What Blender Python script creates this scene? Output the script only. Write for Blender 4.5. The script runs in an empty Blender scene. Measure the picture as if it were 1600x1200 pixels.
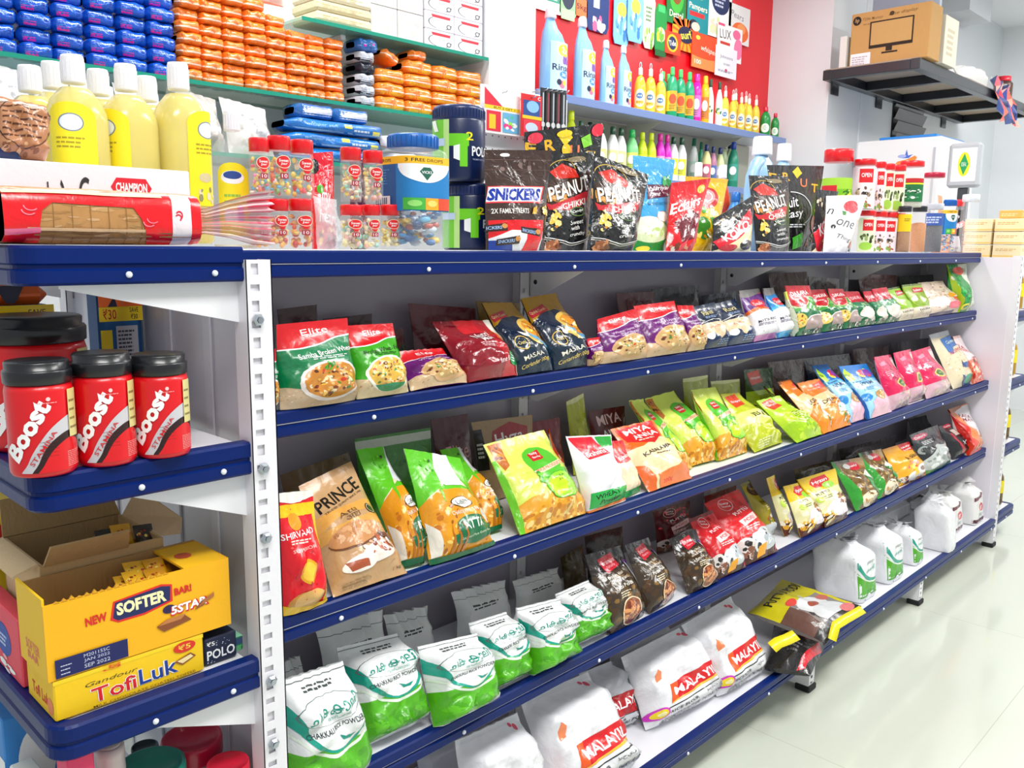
import bpy, bmesh, math, random
import numpy as np
from mathutils import Matrix, Vector

SC = bpy.context.scene
COL = SC.collection
PI = math.pi

# ---------------------------------------------------------------- camera
# world: X along the long shelving run, Y into the shop, Z up; metres. The lens stands at x=0 y=0.
FPX, EYE = 1350.0, 1.34
def _basis():
    dx = np.array([2130.0 - 800, 397.0 - 600, FPX]); dx /= np.linalg.norm(dx)
    n = np.cross(dx, [1.0, 0.01, 0.0]); n /= np.linalg.norm(n)
    if n[1] < 0: n = -n
    up = -n
    return dx, np.cross(up, dx), up
AX, AY, AZ = _basis()
CAM = np.array([0.0, 0.0, EYE])
cam_d = bpy.data.cameras.new('camera')
cam_d.sensor_width = 36.0
cam_d.lens = FPX / 1600.0 * 36.0
cam_d.clip_start = 0.02
cam_o = bpy.data.objects.new('camera', cam_d)
_r = np.array([AX[0], AY[0], AZ[0]]); _u = -np.array([AX[1], AY[1], AZ[1]]); _b = -np.array([AX[2], AY[2], AZ[2]])
cam_o.matrix_world = Matrix(((_r[0], _u[0], _b[0], 0), (_r[1], _u[1], _b[1], 0), (_r[2], _u[2], _b[2], EYE), (0, 0, 0, 1)))
COL.objects.link(cam_o)
SC.camera = cam_o

# ---------------------------------------------------------------- world, lamps, exposure
SC.view_settings.view_transform = 'Standard'
SC.view_settings.look = 'None'
SC.view_settings.gamma = 1.0
SC.view_settings.use_curve_mapping = False
SC.view_settings.exposure = 0.5
SC.cycles.transparent_max_bounces = 20
SC.cycles.max_bounces = 8
SC.cycles.use_denoising = True
w = bpy.data.worlds.new('daylight'); SC.world = w; w.use_nodes = True
w.node_tree.nodes['Background'].inputs[0].default_value = (0.93, 0.97, 1.0, 1)
w.node_tree.nodes['Background'].inputs[1].default_value = 0.4
CEIL = 3.15
def ceiling_lamp(x, y, sx, sy, watts):
    """a light panel let into the ceiling: lamp light, frame and diffuser built further down"""
    ld = bpy.data.lights.new('panel_light', 'AREA'); ld.shape = 'RECTANGLE'; ld.size = sx; ld.size_y = sy; ld.energy = watts
    ld.color = (1.0, 0.985, 0.96)
    lo = bpy.data.objects.new('panel_light', ld); lo.location = (x, y, CEIL - 0.03); COL.objects.link(lo)
    return lo
LAMPS = [(0.2, -0.2, 1.2, 0.6, 32), (2.4, -0.1, 1.2, 0.6, 32), (4.6, -0.1, 1.2, 0.6, 32), (1.2, 2.05, 1.2, 0.3, 20), (3.4, 2.05, 1.2, 0.3, 20), (6.6, 0.6, 1.2, 0.6, 30)]
LAMP_OBJS = [ceiling_lamp(*l) for l in LAMPS]

# ---------------------------------------------------------------- helpers
def ray(x, y):
    r = np.array([x - 800.0, y - 600.0, FPX]); return np.array([r @ AX, r @ AY, r @ AZ])
def at(x, y, **k):
    """the point seen at photo pixel x, y that lies on the plane X=, Y= or Z="""
    r = ray(x, y); (ax, val), = k.items(); i = 'XYZ'.index(ax)
    return CAM + r * (val - CAM[i]) / r[i]
def depth(P):
    d = np.asarray(P, float) - CAM
    return float(d[0] * AX[2] + d[1] * AY[2] + d[2] * AZ[2])
def unit(v):
    v = np.asarray(v, float); return v / (np.linalg.norm(v) + 1e-12)
_lin = {}
def lin(h):
    if not isinstance(h, str): return h
    if h not in _lin:
        s = h.lstrip('#'); o = []
        if len(s) == 3: s = s[0] * 2 + s[1] * 2 + s[2] * 2
        for i in (0, 2, 4):
            c = int(s[i:i + 2], 16) / 255.0
            o.append(c / 12.92 if c <= 0.04045 else ((c + 0.055) / 1.055) ** 2.4)
        _lin[h] = (o[0], o[1], o[2], 1.0)
    return _lin[h]
def sstep(a, b, x):
    t = np.clip((x - a) / (b - a), 0, 1); return t * t * (3 - 2 * t)

# materials: the printed colour of each face sits in the attribute 'ink'; the rest is nodes
_mats = {}
def material(name, rough=0.4, alpha=1.0, bump=0.0, bscale=40.0, metal=0.0, coat=0.0, trans=0.0, spec=0.5, flat=None, stretch=None, emit=0.0):
    if name in _mats: return _mats[name]
    m = bpy.data.materials.new(name); m.use_nodes = True; nt = m.node_tree; b = nt.nodes['Principled BSDF']
    b.inputs['Roughness'].default_value = rough; b.inputs['Metallic'].default_value = metal
    b.inputs['Alpha'].default_value = alpha; b.inputs['Coat Weight'].default_value = coat; b.inputs['Coat Roughness'].default_value = 0.12
    b.inputs['Transmission Weight'].default_value = trans; b.inputs['Specular IOR Level'].default_value = spec
    if flat: b.inputs['Base Color'].default_value = lin(flat)
    else:
        a = nt.nodes.new('ShaderNodeAttribute'); a.attribute_name = 'ink'; nt.links.new(a.outputs['Color'], b.inputs['Base Color'])
        if emit:
            nt.links.new(a.outputs['Color'], b.inputs['Emission Color']); b.inputs['Emission Strength'].default_value = emit
    if bump:
        tc = nt.nodes.new('ShaderNodeTexCoord'); no = nt.nodes.new('ShaderNodeTexNoise'); bp = nt.nodes.new('ShaderNodeBump')
        no.inputs['Scale'].default_value = bscale; no.inputs['Detail'].default_value = 3.0; no.inputs['Distortion'].default_value = 0.8
        if stretch:
            mp = nt.nodes.new('ShaderNodeMapping'); mp.inputs['Scale'].default_value = stretch
            nt.links.new(tc.outputs['Object'], mp.inputs['Vector']); nt.links.new(mp.outputs['Vector'], no.inputs['Vector'])
        else: nt.links.new(tc.outputs['Object'], no.inputs['Vector'])
        bp.inputs['Strength'].default_value = bump; bp.inputs['Distance'].default_value = 0.01
        nt.links.new(no.outputs['Fac'], bp.inputs['Height']); nt.links.new(bp.outputs['Normal'], b.inputs['Normal'])
    _mats[name] = m
    return m
FILM = material('printed_plastic_film', 0.27, bump=0.35, bscale=26, coat=0.25)
FOIL = material('shiny_wrapper_film', 0.18, bump=0.55, bscale=30, coat=0.5)
PAPER = material('printed_card', 0.55, bump=0.05, bscale=120)
PLAST = material('moulded_plastic', 0.3, bump=0.03, bscale=60, coat=0.15)
PAINT = material('painted_steel', 0.32, bump=0.03, bscale=90, coat=0.2)
LIPM = material('blue_enamelled_steel', 0.35, bump=0.03, bscale=90, spec=0.22)
STEEL = material('zinc_steel', 0.3, metal=0.9, bump=0.06, bscale=200)
CARTON = material('corrugated_card', 0.8, bump=0.25, bscale=160, stretch=(1, 1, 0.15))
CLEAR = material('clear_plastic', 0.1, alpha=0.13, flat='#f8fafc')
CLEARF = material('crinkled_clear_film', 0.12, alpha=0.3, bump=0.9, bscale=28, flat='#f2f4f8')
GLASS = material('shelf_glass', 0.05, alpha=0.45, flat='#8fd8c4')
LIQ = material('pale_liquid', 0.15, alpha=0.68)
RUB = material('black_rubber', 0.7, bump=0.1, flat='#15171a')

class Geo:
    def __init__(s): s.V = []; s.F = []; s.C = []; s.S = []; s.N = []; s.n = 0
    def add(s, V, F, c, smooth=False, N=None):
        V = np.asarray(V, float).reshape(-1, 3); o = s.n; s.V.append(V); s.n += len(V)
        s.N.append(np.zeros_like(V) if N is None else np.asarray(N, float).reshape(-1, 3))
        many = isinstance(c, list)
        for i, f in enumerate(F):
            s.F.append([int(k) + o for k in f]); s.C.append(lin(c[i] if many else c)); s.S.append(smooth)
        return s
    def box(s, x0, y0, z0, x1, y1, z1, c, r=0.0):
        cx, cy, cz = (x0 + x1) / 2, (y0 + y1) / 2, (z0 + z1) / 2; h = (abs(x1 - x0) / 2, abs(y1 - y0) / 2, abs(z1 - z0) / 2)
        r = min(r, min(h) * 0.9)
        if r <= 0:
            V = [(cx + a * h[0], cy + b * h[1], cz + d * h[2]) for a in (-1, 1) for b in (-1, 1) for d in (-1, 1)]
            return s.add(V, [(0, 1, 3, 2), (4, 6, 7, 5), (0, 4, 5, 1), (2, 3, 7, 6), (0, 2, 6, 4), (1, 5, 7, 3)], c)
        V = []; idx = {}
        for a in (-1, 1):
            for b in (-1, 1):
                for d in (-1, 1):
                    for k in range(3):
                        p = [a * (h[0] - r), b * (h[1] - r), d * (h[2] - r)]; p[k] = (a, b, d)[k] * h[k]
                        idx[a, b, d, k] = len(V); V.append((cx + p[0], cy + p[1], cz + p[2]))
        F = []
        q = ((-1, -1), (1, -1), (1, 1), (-1, 1))
        for k in range(3):
            for sg in (-1, 1):
                f = []
                for (m, n) in q:
                    t = [0, 0, 0]; t[k] = sg; t[(k + 1) % 3] = m; t[(k + 2) % 3] = n; f.append(idx[t[0], t[1], t[2], k])
                F.append(f if sg > 0 else f[::-1])
        for k in range(3):
            i, j = (k + 1) % 3, (k + 2) % 3
            for (m, n) in q:
                f = []
                for (e, ax) in ((-1, i), (1, i), (1, j), (-1, j)):
                    t = [0, 0, 0]; t[k] = e; t[i] = m; t[j] = n; f.append(idx[t[0], t[1], t[2], ax])
                F.append(f if m * n > 0 else f[::-1])
        for a in (-1, 1):
            for b in (-1, 1):
                for d in (-1, 1):
                    f = [idx[a, b, d, 0], idx[a, b, d, 1], idx[a, b, d, 2]]; F.append(f if a * b * d > 0 else f[::-1])
        return s.add(V, F, c)
    def prism(s, pts, axis, a, b, c):
        """a polygon (2-D points on the other two axes) drawn out along an axis from a to b"""
        n = len(pts); V = []
        for t in (a, b):
            for (p, q) in pts:
                V.append({'X': (t, p, q), 'Y': (p, t, q), 'Z': (p, q, t)}[axis])
        F = [tuple(range(n))[::-1], tuple(range(n, 2 * n))] + [(i, (i + 1) % n, n + (i + 1) % n, n + i) for i in range(n)]
        return s.add(V, F, c)
    def lathe(s, prof, c, n=20, o=(0, 0, 0), smooth=True, cap=True, ell=(1, 1), rot=0.0, sq=0.0):
        """turned body: prof = (radius, height) pairs; sq > 0 squares the section off"""
        th = np.linspace(0, 2 * PI, n, endpoint=False) + rot; V = []
        ct, st = np.cos(th), np.sin(th)
        if sq: k = (np.abs(ct) ** (2 + sq) + np.abs(st) ** (2 + sq)) ** (-1 / (2 + sq)); ct, st = ct * k, st * k
        for (r, z) in prof:
            V += [(o[0] + r * a * ell[0], o[1] + r * b * ell[1], o[2] + z) for a, b in zip(ct, st)]
        F = []; cols = []
        many = isinstance(c, list)
        for i in range(len(prof) - 1):
            for j in range(n):
                k = (j + 1) % n; F.append((i * n + j, i * n + k, (i + 1) * n + k, (i + 1) * n + j)); cols.append(c[i] if many else c)
        if cap:
            F.append(tuple(range(n))[::-1]); cols.append(c[0] if many else c)
            m = (len(prof) - 1) * n; F.append(tuple(range(m, m + n))); cols.append(c[-1] if many else c)
        return s.add(V, F, cols, smooth)
    def tube(s, path, r, c, n=8):
        P = np.asarray(path, float); V = []
        for i, p in enumerate(P):
            t = unit(P[min(i + 1, len(P) - 1)] - P[max(i - 1, 0)]); a = unit(np.cross(t, [0.31, 0.17, 0.93])); b = np.cross(t, a)
            rr = r[i] if isinstance(r, (list, tuple, np.ndarray)) else r
            V += [p + rr * (math.cos(2 * PI * k / n) * a + math.sin(2 * PI * k / n) * b) for k in range(n)]
        F = [(i * n + j, i * n + (j + 1) % n, (i + 1) * n + (j + 1) % n, (i + 1) * n + j) for i in range(len(P) - 1) for j in range(n)]
        F += [tuple(range(n))[::-1], tuple(range((len(P) - 1) * n, len(P) * n))]
        return s.add(V, F, c, True)
    def ball(s, o, r, c, n=8, m=6, sz=(1, 1, 1)):
        V = [(o[0], o[1], o[2] + r * sz[2])]
        for i in range(1, m):
            a = PI * i / m
            V += [(o[0] + sz[0] * r * math.sin(a) * math.cos(2 * PI * j / n), o[1] + sz[1] * r * math.sin(a) * math.sin(2 * PI * j / n), o[2] + sz[2] * r * math.cos(a)) for j in range(n)]
        V.append((o[0], o[1], o[2] - r * sz[2])); F = []
        for j in range(n):
            k = (j + 1) % n; F.append((0, 1 + j, 1 + k))
            for i in range(m - 2): F.append((1 + i * n + j, 1 + (i + 1) * n + j, 1 + (i + 1) * n + k, 1 + i * n + k))
            F.append((len(V) - 1, 1 + (m - 2) * n + k, 1 + (m - 2) * n + j))
        return s.add(V, F, c, True)
    def mesh(s, name, mat, org=(0, 0, 0), nrm=False):
        V = np.concatenate(s.V) - np.asarray(org, float)
        me = bpy.data.meshes.new(name); me.from_pydata(V.tolist(), [], s.F)
        me.polygons.foreach_set('use_smooth', s.S)
        L = np.repeat(np.array(s.C, np.float32), [len(f) for f in s.F], axis=0)
        a = me.color_attributes.new('ink', 'FLOAT_COLOR', 'CORNER'); a.data.foreach_set('color', L.ravel())
        me.materials.append(mat)
        if nrm:
            N = np.concatenate(s.N)
            me.normals_split_custom_set_from_vertices(N.tolist())
        me.update()
        return me

def obj(name, geo, mat, parent=None, org=None, nrm=False):
    """one mesh object; its origin is its parent's, or org"""
    o0 = np.array(parent['_o'] if parent is not None and org is None else (org if org is not None else (0, 0, 0)), float)
    me = geo.mesh(name, mat, o0, nrm)
    o = bpy.data.objects.new(name, me); COL.objects.link(o)
    if parent is not None:
        o.parent = parent; o.location = o0 - np.array(parent['_o'])
    else: o.location = o0
    o['_o'] = [float(v) for v in o0]
    return o
def tag(o, label, cat, group=None):
    o['label'] = label; o['category'] = cat
    if group: o['group'] = group
    return o
def thing(name, label, cat, loc, group=None):
    o = bpy.data.objects.new(name, None); o.empty_display_size = 0.02; COL.objects.link(o); o.location = [float(v) for v in loc]
    o['_o'] = [float(v) for v in loc]
    return tag(o, label, cat, group)
def struct(name, geo, mat):
    o = obj(name, geo, mat); o['kind'] = 'structure'; return o
def stuffed(o): o['kind'] = 'stuff'; return o
def copy_tree(o, loc, label, group=None):
    """a thing and copies of its parts, put down at loc"""
    c = o.copy(); COL.objects.link(c); c.location = [float(v) for v in loc]; c['label'] = label
    if group: c['group'] = group
    for ch in list(o.children):
        d = ch.copy(); COL.objects.link(d); d.parent = c
        for g in list(ch.children):
            e = g.copy(); COL.objects.link(e); e.parent = d
    return c

# ---------------------------------------------------------------- print: flat artwork laid on a surface
_txt = {}
def text_mesh(s, bold=0.0, shear=0.0, sp=1.0):
    k = (s, bold, shear, sp)
    if k in _txt: return _txt[k]
    cu = bpy.data.curves.new('lettering', 'FONT'); cu.body = s; cu.size = 1.0; cu.resolution_u = 2; cu.offset = bold; cu.shear = shear; cu.space_character = sp
    o = bpy.data.objects.new('lettering', cu); COL.objects.link(o)
    dg = bpy.context.evaluated_depsgraph_get(); ev = o.evaluated_get(dg); me = ev.to_mesh()
    V = np.array([v.co[:2] for v in me.vertices]).reshape(-1, 2); F = [tuple(p.vertices) for p in me.polygons]
    ev.to_mesh_clear(); bpy.data.objects.remove(o); bpy.data.curves.remove(cu)
    if len(V):
        lo, hi = V.min(0), V.max(0); V = (V - lo) / np.maximum(hi - lo, 1e-6) - 0.5
    _txt[k] = (V, F)
    return _txt[k]
# art is a list of (points, faces or None, colour), later ones on top; x and y run 0..1 over the printed face
def R(x0, y0, x1, y1, c): return [([(x0, y0), (x1, y0), (x1, y1), (x0, y1)], None, c)]
def P(pts, c): return [(pts, None, c)]
def PS(pts, c, k=5):
    """a closed outline rounded through its points"""
    Q = np.array(pts, float); n = len(Q); out = []
    for i in range(n):
        a, b, d, e = Q[i - 1], Q[i], Q[(i + 1) % n], Q[(i + 2) % n]
        for t in np.arange(k) / k: out.append(tuple(0.5 * (2 * b + (d - a) * t + (2 * a - 5 * b + 4 * d - e) * t * t + (3 * b - a - 3 * d + e) * t ** 3)))
    return [(out, None, c)]
def E(cx, cy, rx, ry, c, n=22, a0=0, a1=360): return [([(cx + rx * math.cos(math.radians(a0 + (a1 - a0) * i / n)), cy + ry * math.sin(math.radians(a0 + (a1 - a0) * i / n))) for i in range(n if a1 - a0 == 360 else n + 1)], None, c)]
def RING(cx, cy, rx, ry, w, c, n=24, a0=0, a1=360):
    V = []
    for i in range(n + 1):
        t = math.radians(a0 + (a1 - a0) * i / n); V += [(cx + rx * math.cos(t), cy + ry * math.sin(t)), (cx + (rx - w) * math.cos(t), cy + (ry - w * ry / max(rx, 1e-6)) * math.sin(t))]
    return [(V, [(2 * i, 2 * i + 2, 2 * i + 3, 2 * i + 1) for i in range(n)], c)]
def T(s, cx, cy, wd, ht, c, rot=0, bold=0.0, shear=0.0, asp=0.75, sp=1.0):
    V, F = text_mesh(s, round(bold * 0.45, 4), shear, sp)
    if not len(V): return []
    x, y = V[:, 0] * wd, V[:, 1] * ht / asp; a = math.radians(rot); X = x * math.cos(a) - y * math.sin(a); Y = (x * math.sin(a) + y * math.cos(a)) * asp
    return [(list(zip(cx + X, cy + Y)), F, c)]
def WAVE(ys, top, c):
    """everything between a curve through ys (even steps) and the level top"""
    n = len(ys); xs = np.linspace(0, 1, 4 * (n - 1) + 1); yy = np.interp(xs, np.linspace(0, 1, n), ys)
    k = np.array([.25, .5, .25]); yy[1:-1] = np.convolve(yy, k, 'valid')
    V = []; F = []
    for i, (x, y) in enumerate(zip(xs, yy)):
        V += [(x, y), (x, top)]
        if i: F.append((2 * i - 2, 2 * i, 2 * i + 1, 2 * i - 1))
    return [(V, F, c)]
def LINE(ys, wd, c): 
    a = WAVE(ys, 0, c)[0]; V = [(x, y) if i % 2 == 0 else (x, a[0][i - 1][1] - wd) for i, (x, y) in enumerate(a[0])]
    return [(V, a[1], c)]
def SPK(cx, cy, rx, ry, n, size, cols, seed=1, asp=0.75):
    """bits of food, grains or flakes inside an oval"""
    rg = random.Random(seed); out = []
    for i in range(n):
        a = rg.random() * 2 * PI; q = math.sqrt(rg.random()) * 0.93; x, y = cx + rx * q * math.cos(a), cy + ry * q * math.sin(a)
        s = size * (0.5 + rg.random()); t = rg.random() * PI; k = rg.choice((5, 6, 7)); e = 0.4 + 0.6 * rg.random(); V = []
        for j in range(k):
            p, r = s * math.cos(2 * PI * j / k), s * e * math.sin(2 * PI * j / k); V.append((x + p * math.cos(t) - r * math.sin(t), y + (p * math.sin(t) + r * math.cos(t)) * asp))
        out.append((V, None, rg.choice(cols)))
    return [('layer', out)]
def LN(x0, y0, x1, y1, n, c, seed=3, fill=0.55):
    """rows of small print"""
    rg = random.Random(seed); out = []; h = (y1 - y0) / n
    for i in range(n):
        x = x0; y = y1 - (i + 1) * h
        e = x1 - (x1 - x0) * 0.3 * rg.random()
        while x < e:
            wd = (x1 - x0) * (0.08 + 0.16 * rg.random()); out.append(([(x, y), (min(x + wd, e), y), (min(x + wd, e), y + h * fill), (x, y + h * fill)], None, c)); x += wd + (x1 - x0) * 0.035
    return [('layer', out)]

_arts = {}
def compile_art(key, art, nu, nv, diag=False):
    """cut the artwork along the surface's grid so that it can follow every fold; gives points, layer heights, faces, colours"""
    key = (key, diag)
    if key in _arts: return _arts[key]
    bm = bmesh.new(); pal = []
    def put(shape, z):
        pts, F, c = shape; pal.append(c); k = len(pal) - 1
        vs = [bm.verts.new((p[0], p[1], z)) for p in pts]
        for f in (F if F is not None else [range(len(pts))]):
            try: fc = bm.faces.new([vs[i] for i in f]); fc.material_index = k
            except ValueError: pass
    z = 1
    for a in art:
        if a[0] == 'layer':
            for s in a[1]: put(s, z); z += 0.004
            z = math.floor(z) + 1
        else: put(a, z); z += 1
    bm.normal_update()
    for f in bm.faces:
        if f.normal.z < 0: f.normal_flip()
    bmesh.ops.triangulate(bm, faces=[f for f in bm.faces if len(f.verts) > 4])
    for ax, n in ((0, nu), (1, nv)):
        for i in range(-1, n + 2):
            co = [0, 0, 0]; no = [0, 0, 0]; co[ax] = i / n; no[ax] = 1
            if i in (0, n):   # trim what runs off the face
                bmesh.ops.bisect_plane(bm, geom=bm.verts[:] + bm.edges[:] + bm.faces[:], dist=1e-6, plane_co=co, plane_no=no, clear_inner=(i == 0), clear_outer=(i == n))
            elif 0 < i < n:
                bmesh.ops.bisect_plane(bm, geom=bm.verts[:] + bm.edges[:] + bm.faces[:], dist=1e-6, plane_co=co, plane_no=no)
    if diag:
        for k in range(-nv + 1, nu):
            bmesh.ops.bisect_plane(bm, geom=bm.verts[:] + bm.edges[:] + bm.faces[:], dist=1e-6, plane_co=(k / nu, 0, 0), plane_no=(nu, -nv, 0))
    bm.verts.ensure_lookup_table(); bm.verts.index_update(); bm.normal_update()
    V = np.array([v.co[:] for v in bm.verts]).reshape(-1, 3)
    F = []; C = []
    for f in bm.faces:
        ix = [v.index for v in f.verts]; F.append(ix if f.normal.z > 0 else ix[::-1]); C.append(pal[f.material_index])
    bm.free()
    _arts[key] = (V, F, C)
    return _arts[key]
LAYER = 0.00012
def lay(geo, art, surf, smooth=True, step=LAYER):
    """surf(u, v) -> points, normals"""
    V, F, C = art
    if not len(V): return
    Pp, N = surf(np.clip(V[:, 0], 0, 1), np.clip(V[:, 1], 0, 1))
    geo.add(Pp + N * (V[:, 2:3] * step + 0.0002), F, C, smooth, N)
def flat_surf(o, ux, uy):
    o, ux, uy = map(lambda t: np.asarray(t, float), (o, ux, uy)); n = unit(np.cross(ux, uy))
    return lambda u, v: (o + u[:, None] * ux + v[:, None] * uy, np.repeat(n[None], len(u), 0))
def drum_surf(cx, cy, r, z0, z1, a0, a1, sq=0.0, ell=(1, 1)):
    """part of a turned wall between two angles (degrees, seen from above, 270 = towards the aisle)"""
    def f(u, v):
        t = np.radians(a0 + u * (a1 - a0)); ct, st = np.cos(t), np.sin(t)
        k = (np.abs(ct) ** (2 + sq) + np.abs(st) ** (2 + sq)) ** (-1 / (2 + sq)) if sq else 1.0
        q = np.stack([ct * k * ell[0], st * k * ell[1]], 1); zz = z0 + v * (z1 - z0)
        N = np.stack([np.sign(ct) * np.abs(ct) ** (1 + sq), np.sign(st) * np.abs(st) ** (1 + sq), 0 * t], 1); N /= np.linalg.norm(N, axis=1)[:, None]
        return np.stack([cx + r * q[:, 0], cy + r * q[:, 1], zz], 1), N
    return f

# ---------------------------------------------------------------- filled bags
def grid_surf(G, N):
    nv, nu = G.shape[0] - 1, G.shape[1] - 1
    def f(u, v):
        a, b = u * nu, v * nv; i = np.minimum(a.astype(int), nu - 1); j = np.minimum(b.astype(int), nv - 1); s, t = (a - i)[:, None], (b - j)[:, None]
        def g(A):   # flat over each half of a cell, as the mesh is
            a_, b_, c_, d_ = A[j, i], A[j, i + 1], A[j + 1, i + 1], A[j + 1, i]
            return np.where(s >= t, a_ + s * (b_ - a_) + t * (c_ - b_), a_ + t * (d_ - a_) + s * (c_ - d_))
        n = g(N); return g(G), n / (np.linalg.norm(n, axis=1)[:, None] + 1e-9)
    return f
def bag_shape(q, T, kind, seed, nu, nv, floor_z=None, pucker=1.0, clamps=()):
    bl, br, tl, tr = [np.asarray(p, float) for p in q]; rg = np.random.default_rng(seed)
    n = unit(np.cross((br + tr) - (bl + tl), (tl + tr) - (bl + br)))
    v, u = np.meshgrid(np.linspace(0, 1, nv + 1), np.linspace(0, 1, nu + 1), indexing='ij'); s = np.abs(2 * u - 1)
    if kind == 'brick':
        pu = (1 - s ** 7) ** 0.5; pv = (0.35 + 0.65 * sstep(0, 0.1, v)) * (1 - 0.93 * sstep(0.72, 0.97, v)); waist = 0.03
    elif kind == 'crumple':
        pu = (1 - s ** 4) ** 0.6; pv = (0.35 + 0.65 * sstep(0, 0.1, v)) * (1 - 0.9 * sstep(0.45, 0.97, v)); waist = 0.10; pucker = 5.0
    elif kind == 'stand':
        pu = (1 - s ** 3) ** 0.8; pv = (0.55 + 0.45 * sstep(0, .12, v)) * (1 - 0.96 * sstep(.15, .93, v)); waist = 0.01
    else:
        pu = (1 - s ** 2.8) ** 0.75; pv = (0.25 + 0.75 * sstep(0, .16, v)) * (1 - 0.96 * sstep(.38, .94, v)); waist = 0.06
    t = T * pu * pv
    wr = np.zeros_like(t)
    for i in range(7):
        fx, fy = rg.uniform(-4, 4), rg.uniform(1, 6); wr += np.sin(2 * PI * (fx * u + fy * v * 0.8) + rg.uniform(0, 6.3)) / 7
    t = t * (1 + 0.32 * wr)
    k = rg.integers(4, 7); ph = rg.uniform(0, 6.3)
    pk = pucker * np.sin(2 * PI * k * u + ph + 1.3 * np.sin(5 * u + ph)) * sstep(.5, .9, v) * (1 - s ** 4)
    cr = rg.uniform(-1, 1, 3)
    h = np.linalg.norm((tl + tr - bl - br) / 2)
    uu = 0.5 + (u - 0.5) * (1 - waist * np.sin(PI * np.clip(v, 0, 1)) + 0.015 * wr)
    B = bl * (1 - uu)[..., None] * (1 - v)[..., None] + br * uu[..., None] * (1 - v)[..., None] + tl * (1 - uu)[..., None] * v[..., None] + tr * uu[..., None] * v[..., None]
    mid = (0.05 * cr[0] * (u - .5) + 0.03 * cr[1]) * v ** 3 * h + pk * 0.05 * T
    fr = B + n * (t + mid + 0.0006)[..., None]; bk = B + n * (mid - 0.45 * t - 0.0006)[..., None]
    if floor_z is not None:
        fr[..., 2] = np.maximum(fr[..., 2], floor_z + 0.0015); bk[..., 2] = np.maximum(bk[..., 2], floor_z + 0.0012)
    for pt, nn in clamps:   # pressed flat against what stands beside it
        for A in (fr, bk):
            dd = np.maximum((A - pt) @ nn, 0)
            if abs(nn[0]) > 0.3: A[..., 0] -= dd / nn[0]
            else: A -= dd[..., None] * nn
    if floor_z is not None:
        fr[..., 2] = np.maximum(fr[..., 2], floor_z + 0.0015); bk[..., 2] = np.maximum(bk[..., 2], floor_z + 0.0012)
    du = np.gradient(fr, axis=1); dv = np.gradient(fr, axis=0); N = np.cross(du, dv); N /= np.linalg.norm(N, axis=2)[..., None] + 1e-9
    du = np.gradient(bk, axis=1); dv = np.gradient(bk, axis=0); M = -np.cross(du, dv); M /= np.linalg.norm(M, axis=2)[..., None] + 1e-9
    return fr, bk, N, M, n
def sheet(geo, G, N, j0, j1, c, flip=False):
    nu = G.shape[1] - 1; A = G[j0:j1 + 1]; rows = j1 - j0
    F = [(r * (nu + 1) + i, r * (nu + 1) + i + 1, (r + 1) * (nu + 1) + i + 1, (r + 1) * (nu + 1) + i) for r in range(rows) for i in range(nu)]
    F = [q for f in F for q in ((f[0], f[1], f[2]), (f[0], f[2], f[3]))]
    if flip: F = [f[::-1] for f in F]
    geo.add(A.reshape(-1, 3), F, c, True, N[j0:j1 + 1].reshape(-1, 3))
def rim(geo, fr, bk, j0, j1, c):
    nu = fr.shape[1] - 1
    for i, fl in ((0, 1), (nu, 0)):
        V = np.concatenate([fr[j0:j1 + 1, i], bk[j0:j1 + 1, i]]); k = j1 - j0 + 1
        F = [(a, a + 1, k + a + 1, k + a) for a in range(k - 1)]; d = unit(fr[j0, i] - fr[j0, nu - i])
        geo.add(V, [f if fl else f[::-1] for f in F], c, True, np.repeat(d[None], len(V), 0))
    for j, fl in ((j0, 0), (j1, 1)):
        V = np.concatenate([fr[j], bk[j]]); k = nu + 1; F = [(a, a + 1, k + a + 1, k + a) for a in range(nu)]; d = unit(fr[j, nu // 2] - fr[(j1 if j == j0 else j0), nu // 2])
        geo.add(V, [f if fl else f[::-1] for f in F], c, True, np.repeat(d[None], len(V), 0))
def make_bag(name, label, cat, q, base, art_key, art, T=0.03, kind='pillow', seed=1, seal=None, floor_z=None, group=None, mat=None, parts=True, nu=14, nv=18, pucker=1.0, sealrows=1, clamps=()):
    mat = mat or FILM
    fr, bk, N, M, n = bag_shape(q, T, kind, seed, nu, nv, floor_z, pucker, clamps)
    org = (np.asarray(q[0]) + np.asarray(q[1])) / 2
    cut = nv - sealrows if parts else nv
    g = Geo(); sheet(g, fr, N, 0, cut, base); sheet(g, bk, M, 0, cut, base, True); rim(g, fr, bk, 0, cut, base)
    if art: lay(g, compile_art((art_key, nu, nv), art, nu, nv, True), grid_surf(fr, N))
    if not parts:
        o = obj(name, g, mat, org=org, nrm=True); return tag(o, label, cat, group)
    t = thing(name, label, cat, org, group)
    obj('pouch', g, mat, t, nrm=True)
    g = Geo(); c = seal or base; sheet(g, fr, N, cut, nv, c); sheet(g, bk, M, cut, nv, c, True); rim(g, fr, bk, cut, nv, c)
    obj('top_seal', g, mat, t, nrm=True)
    return t
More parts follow.
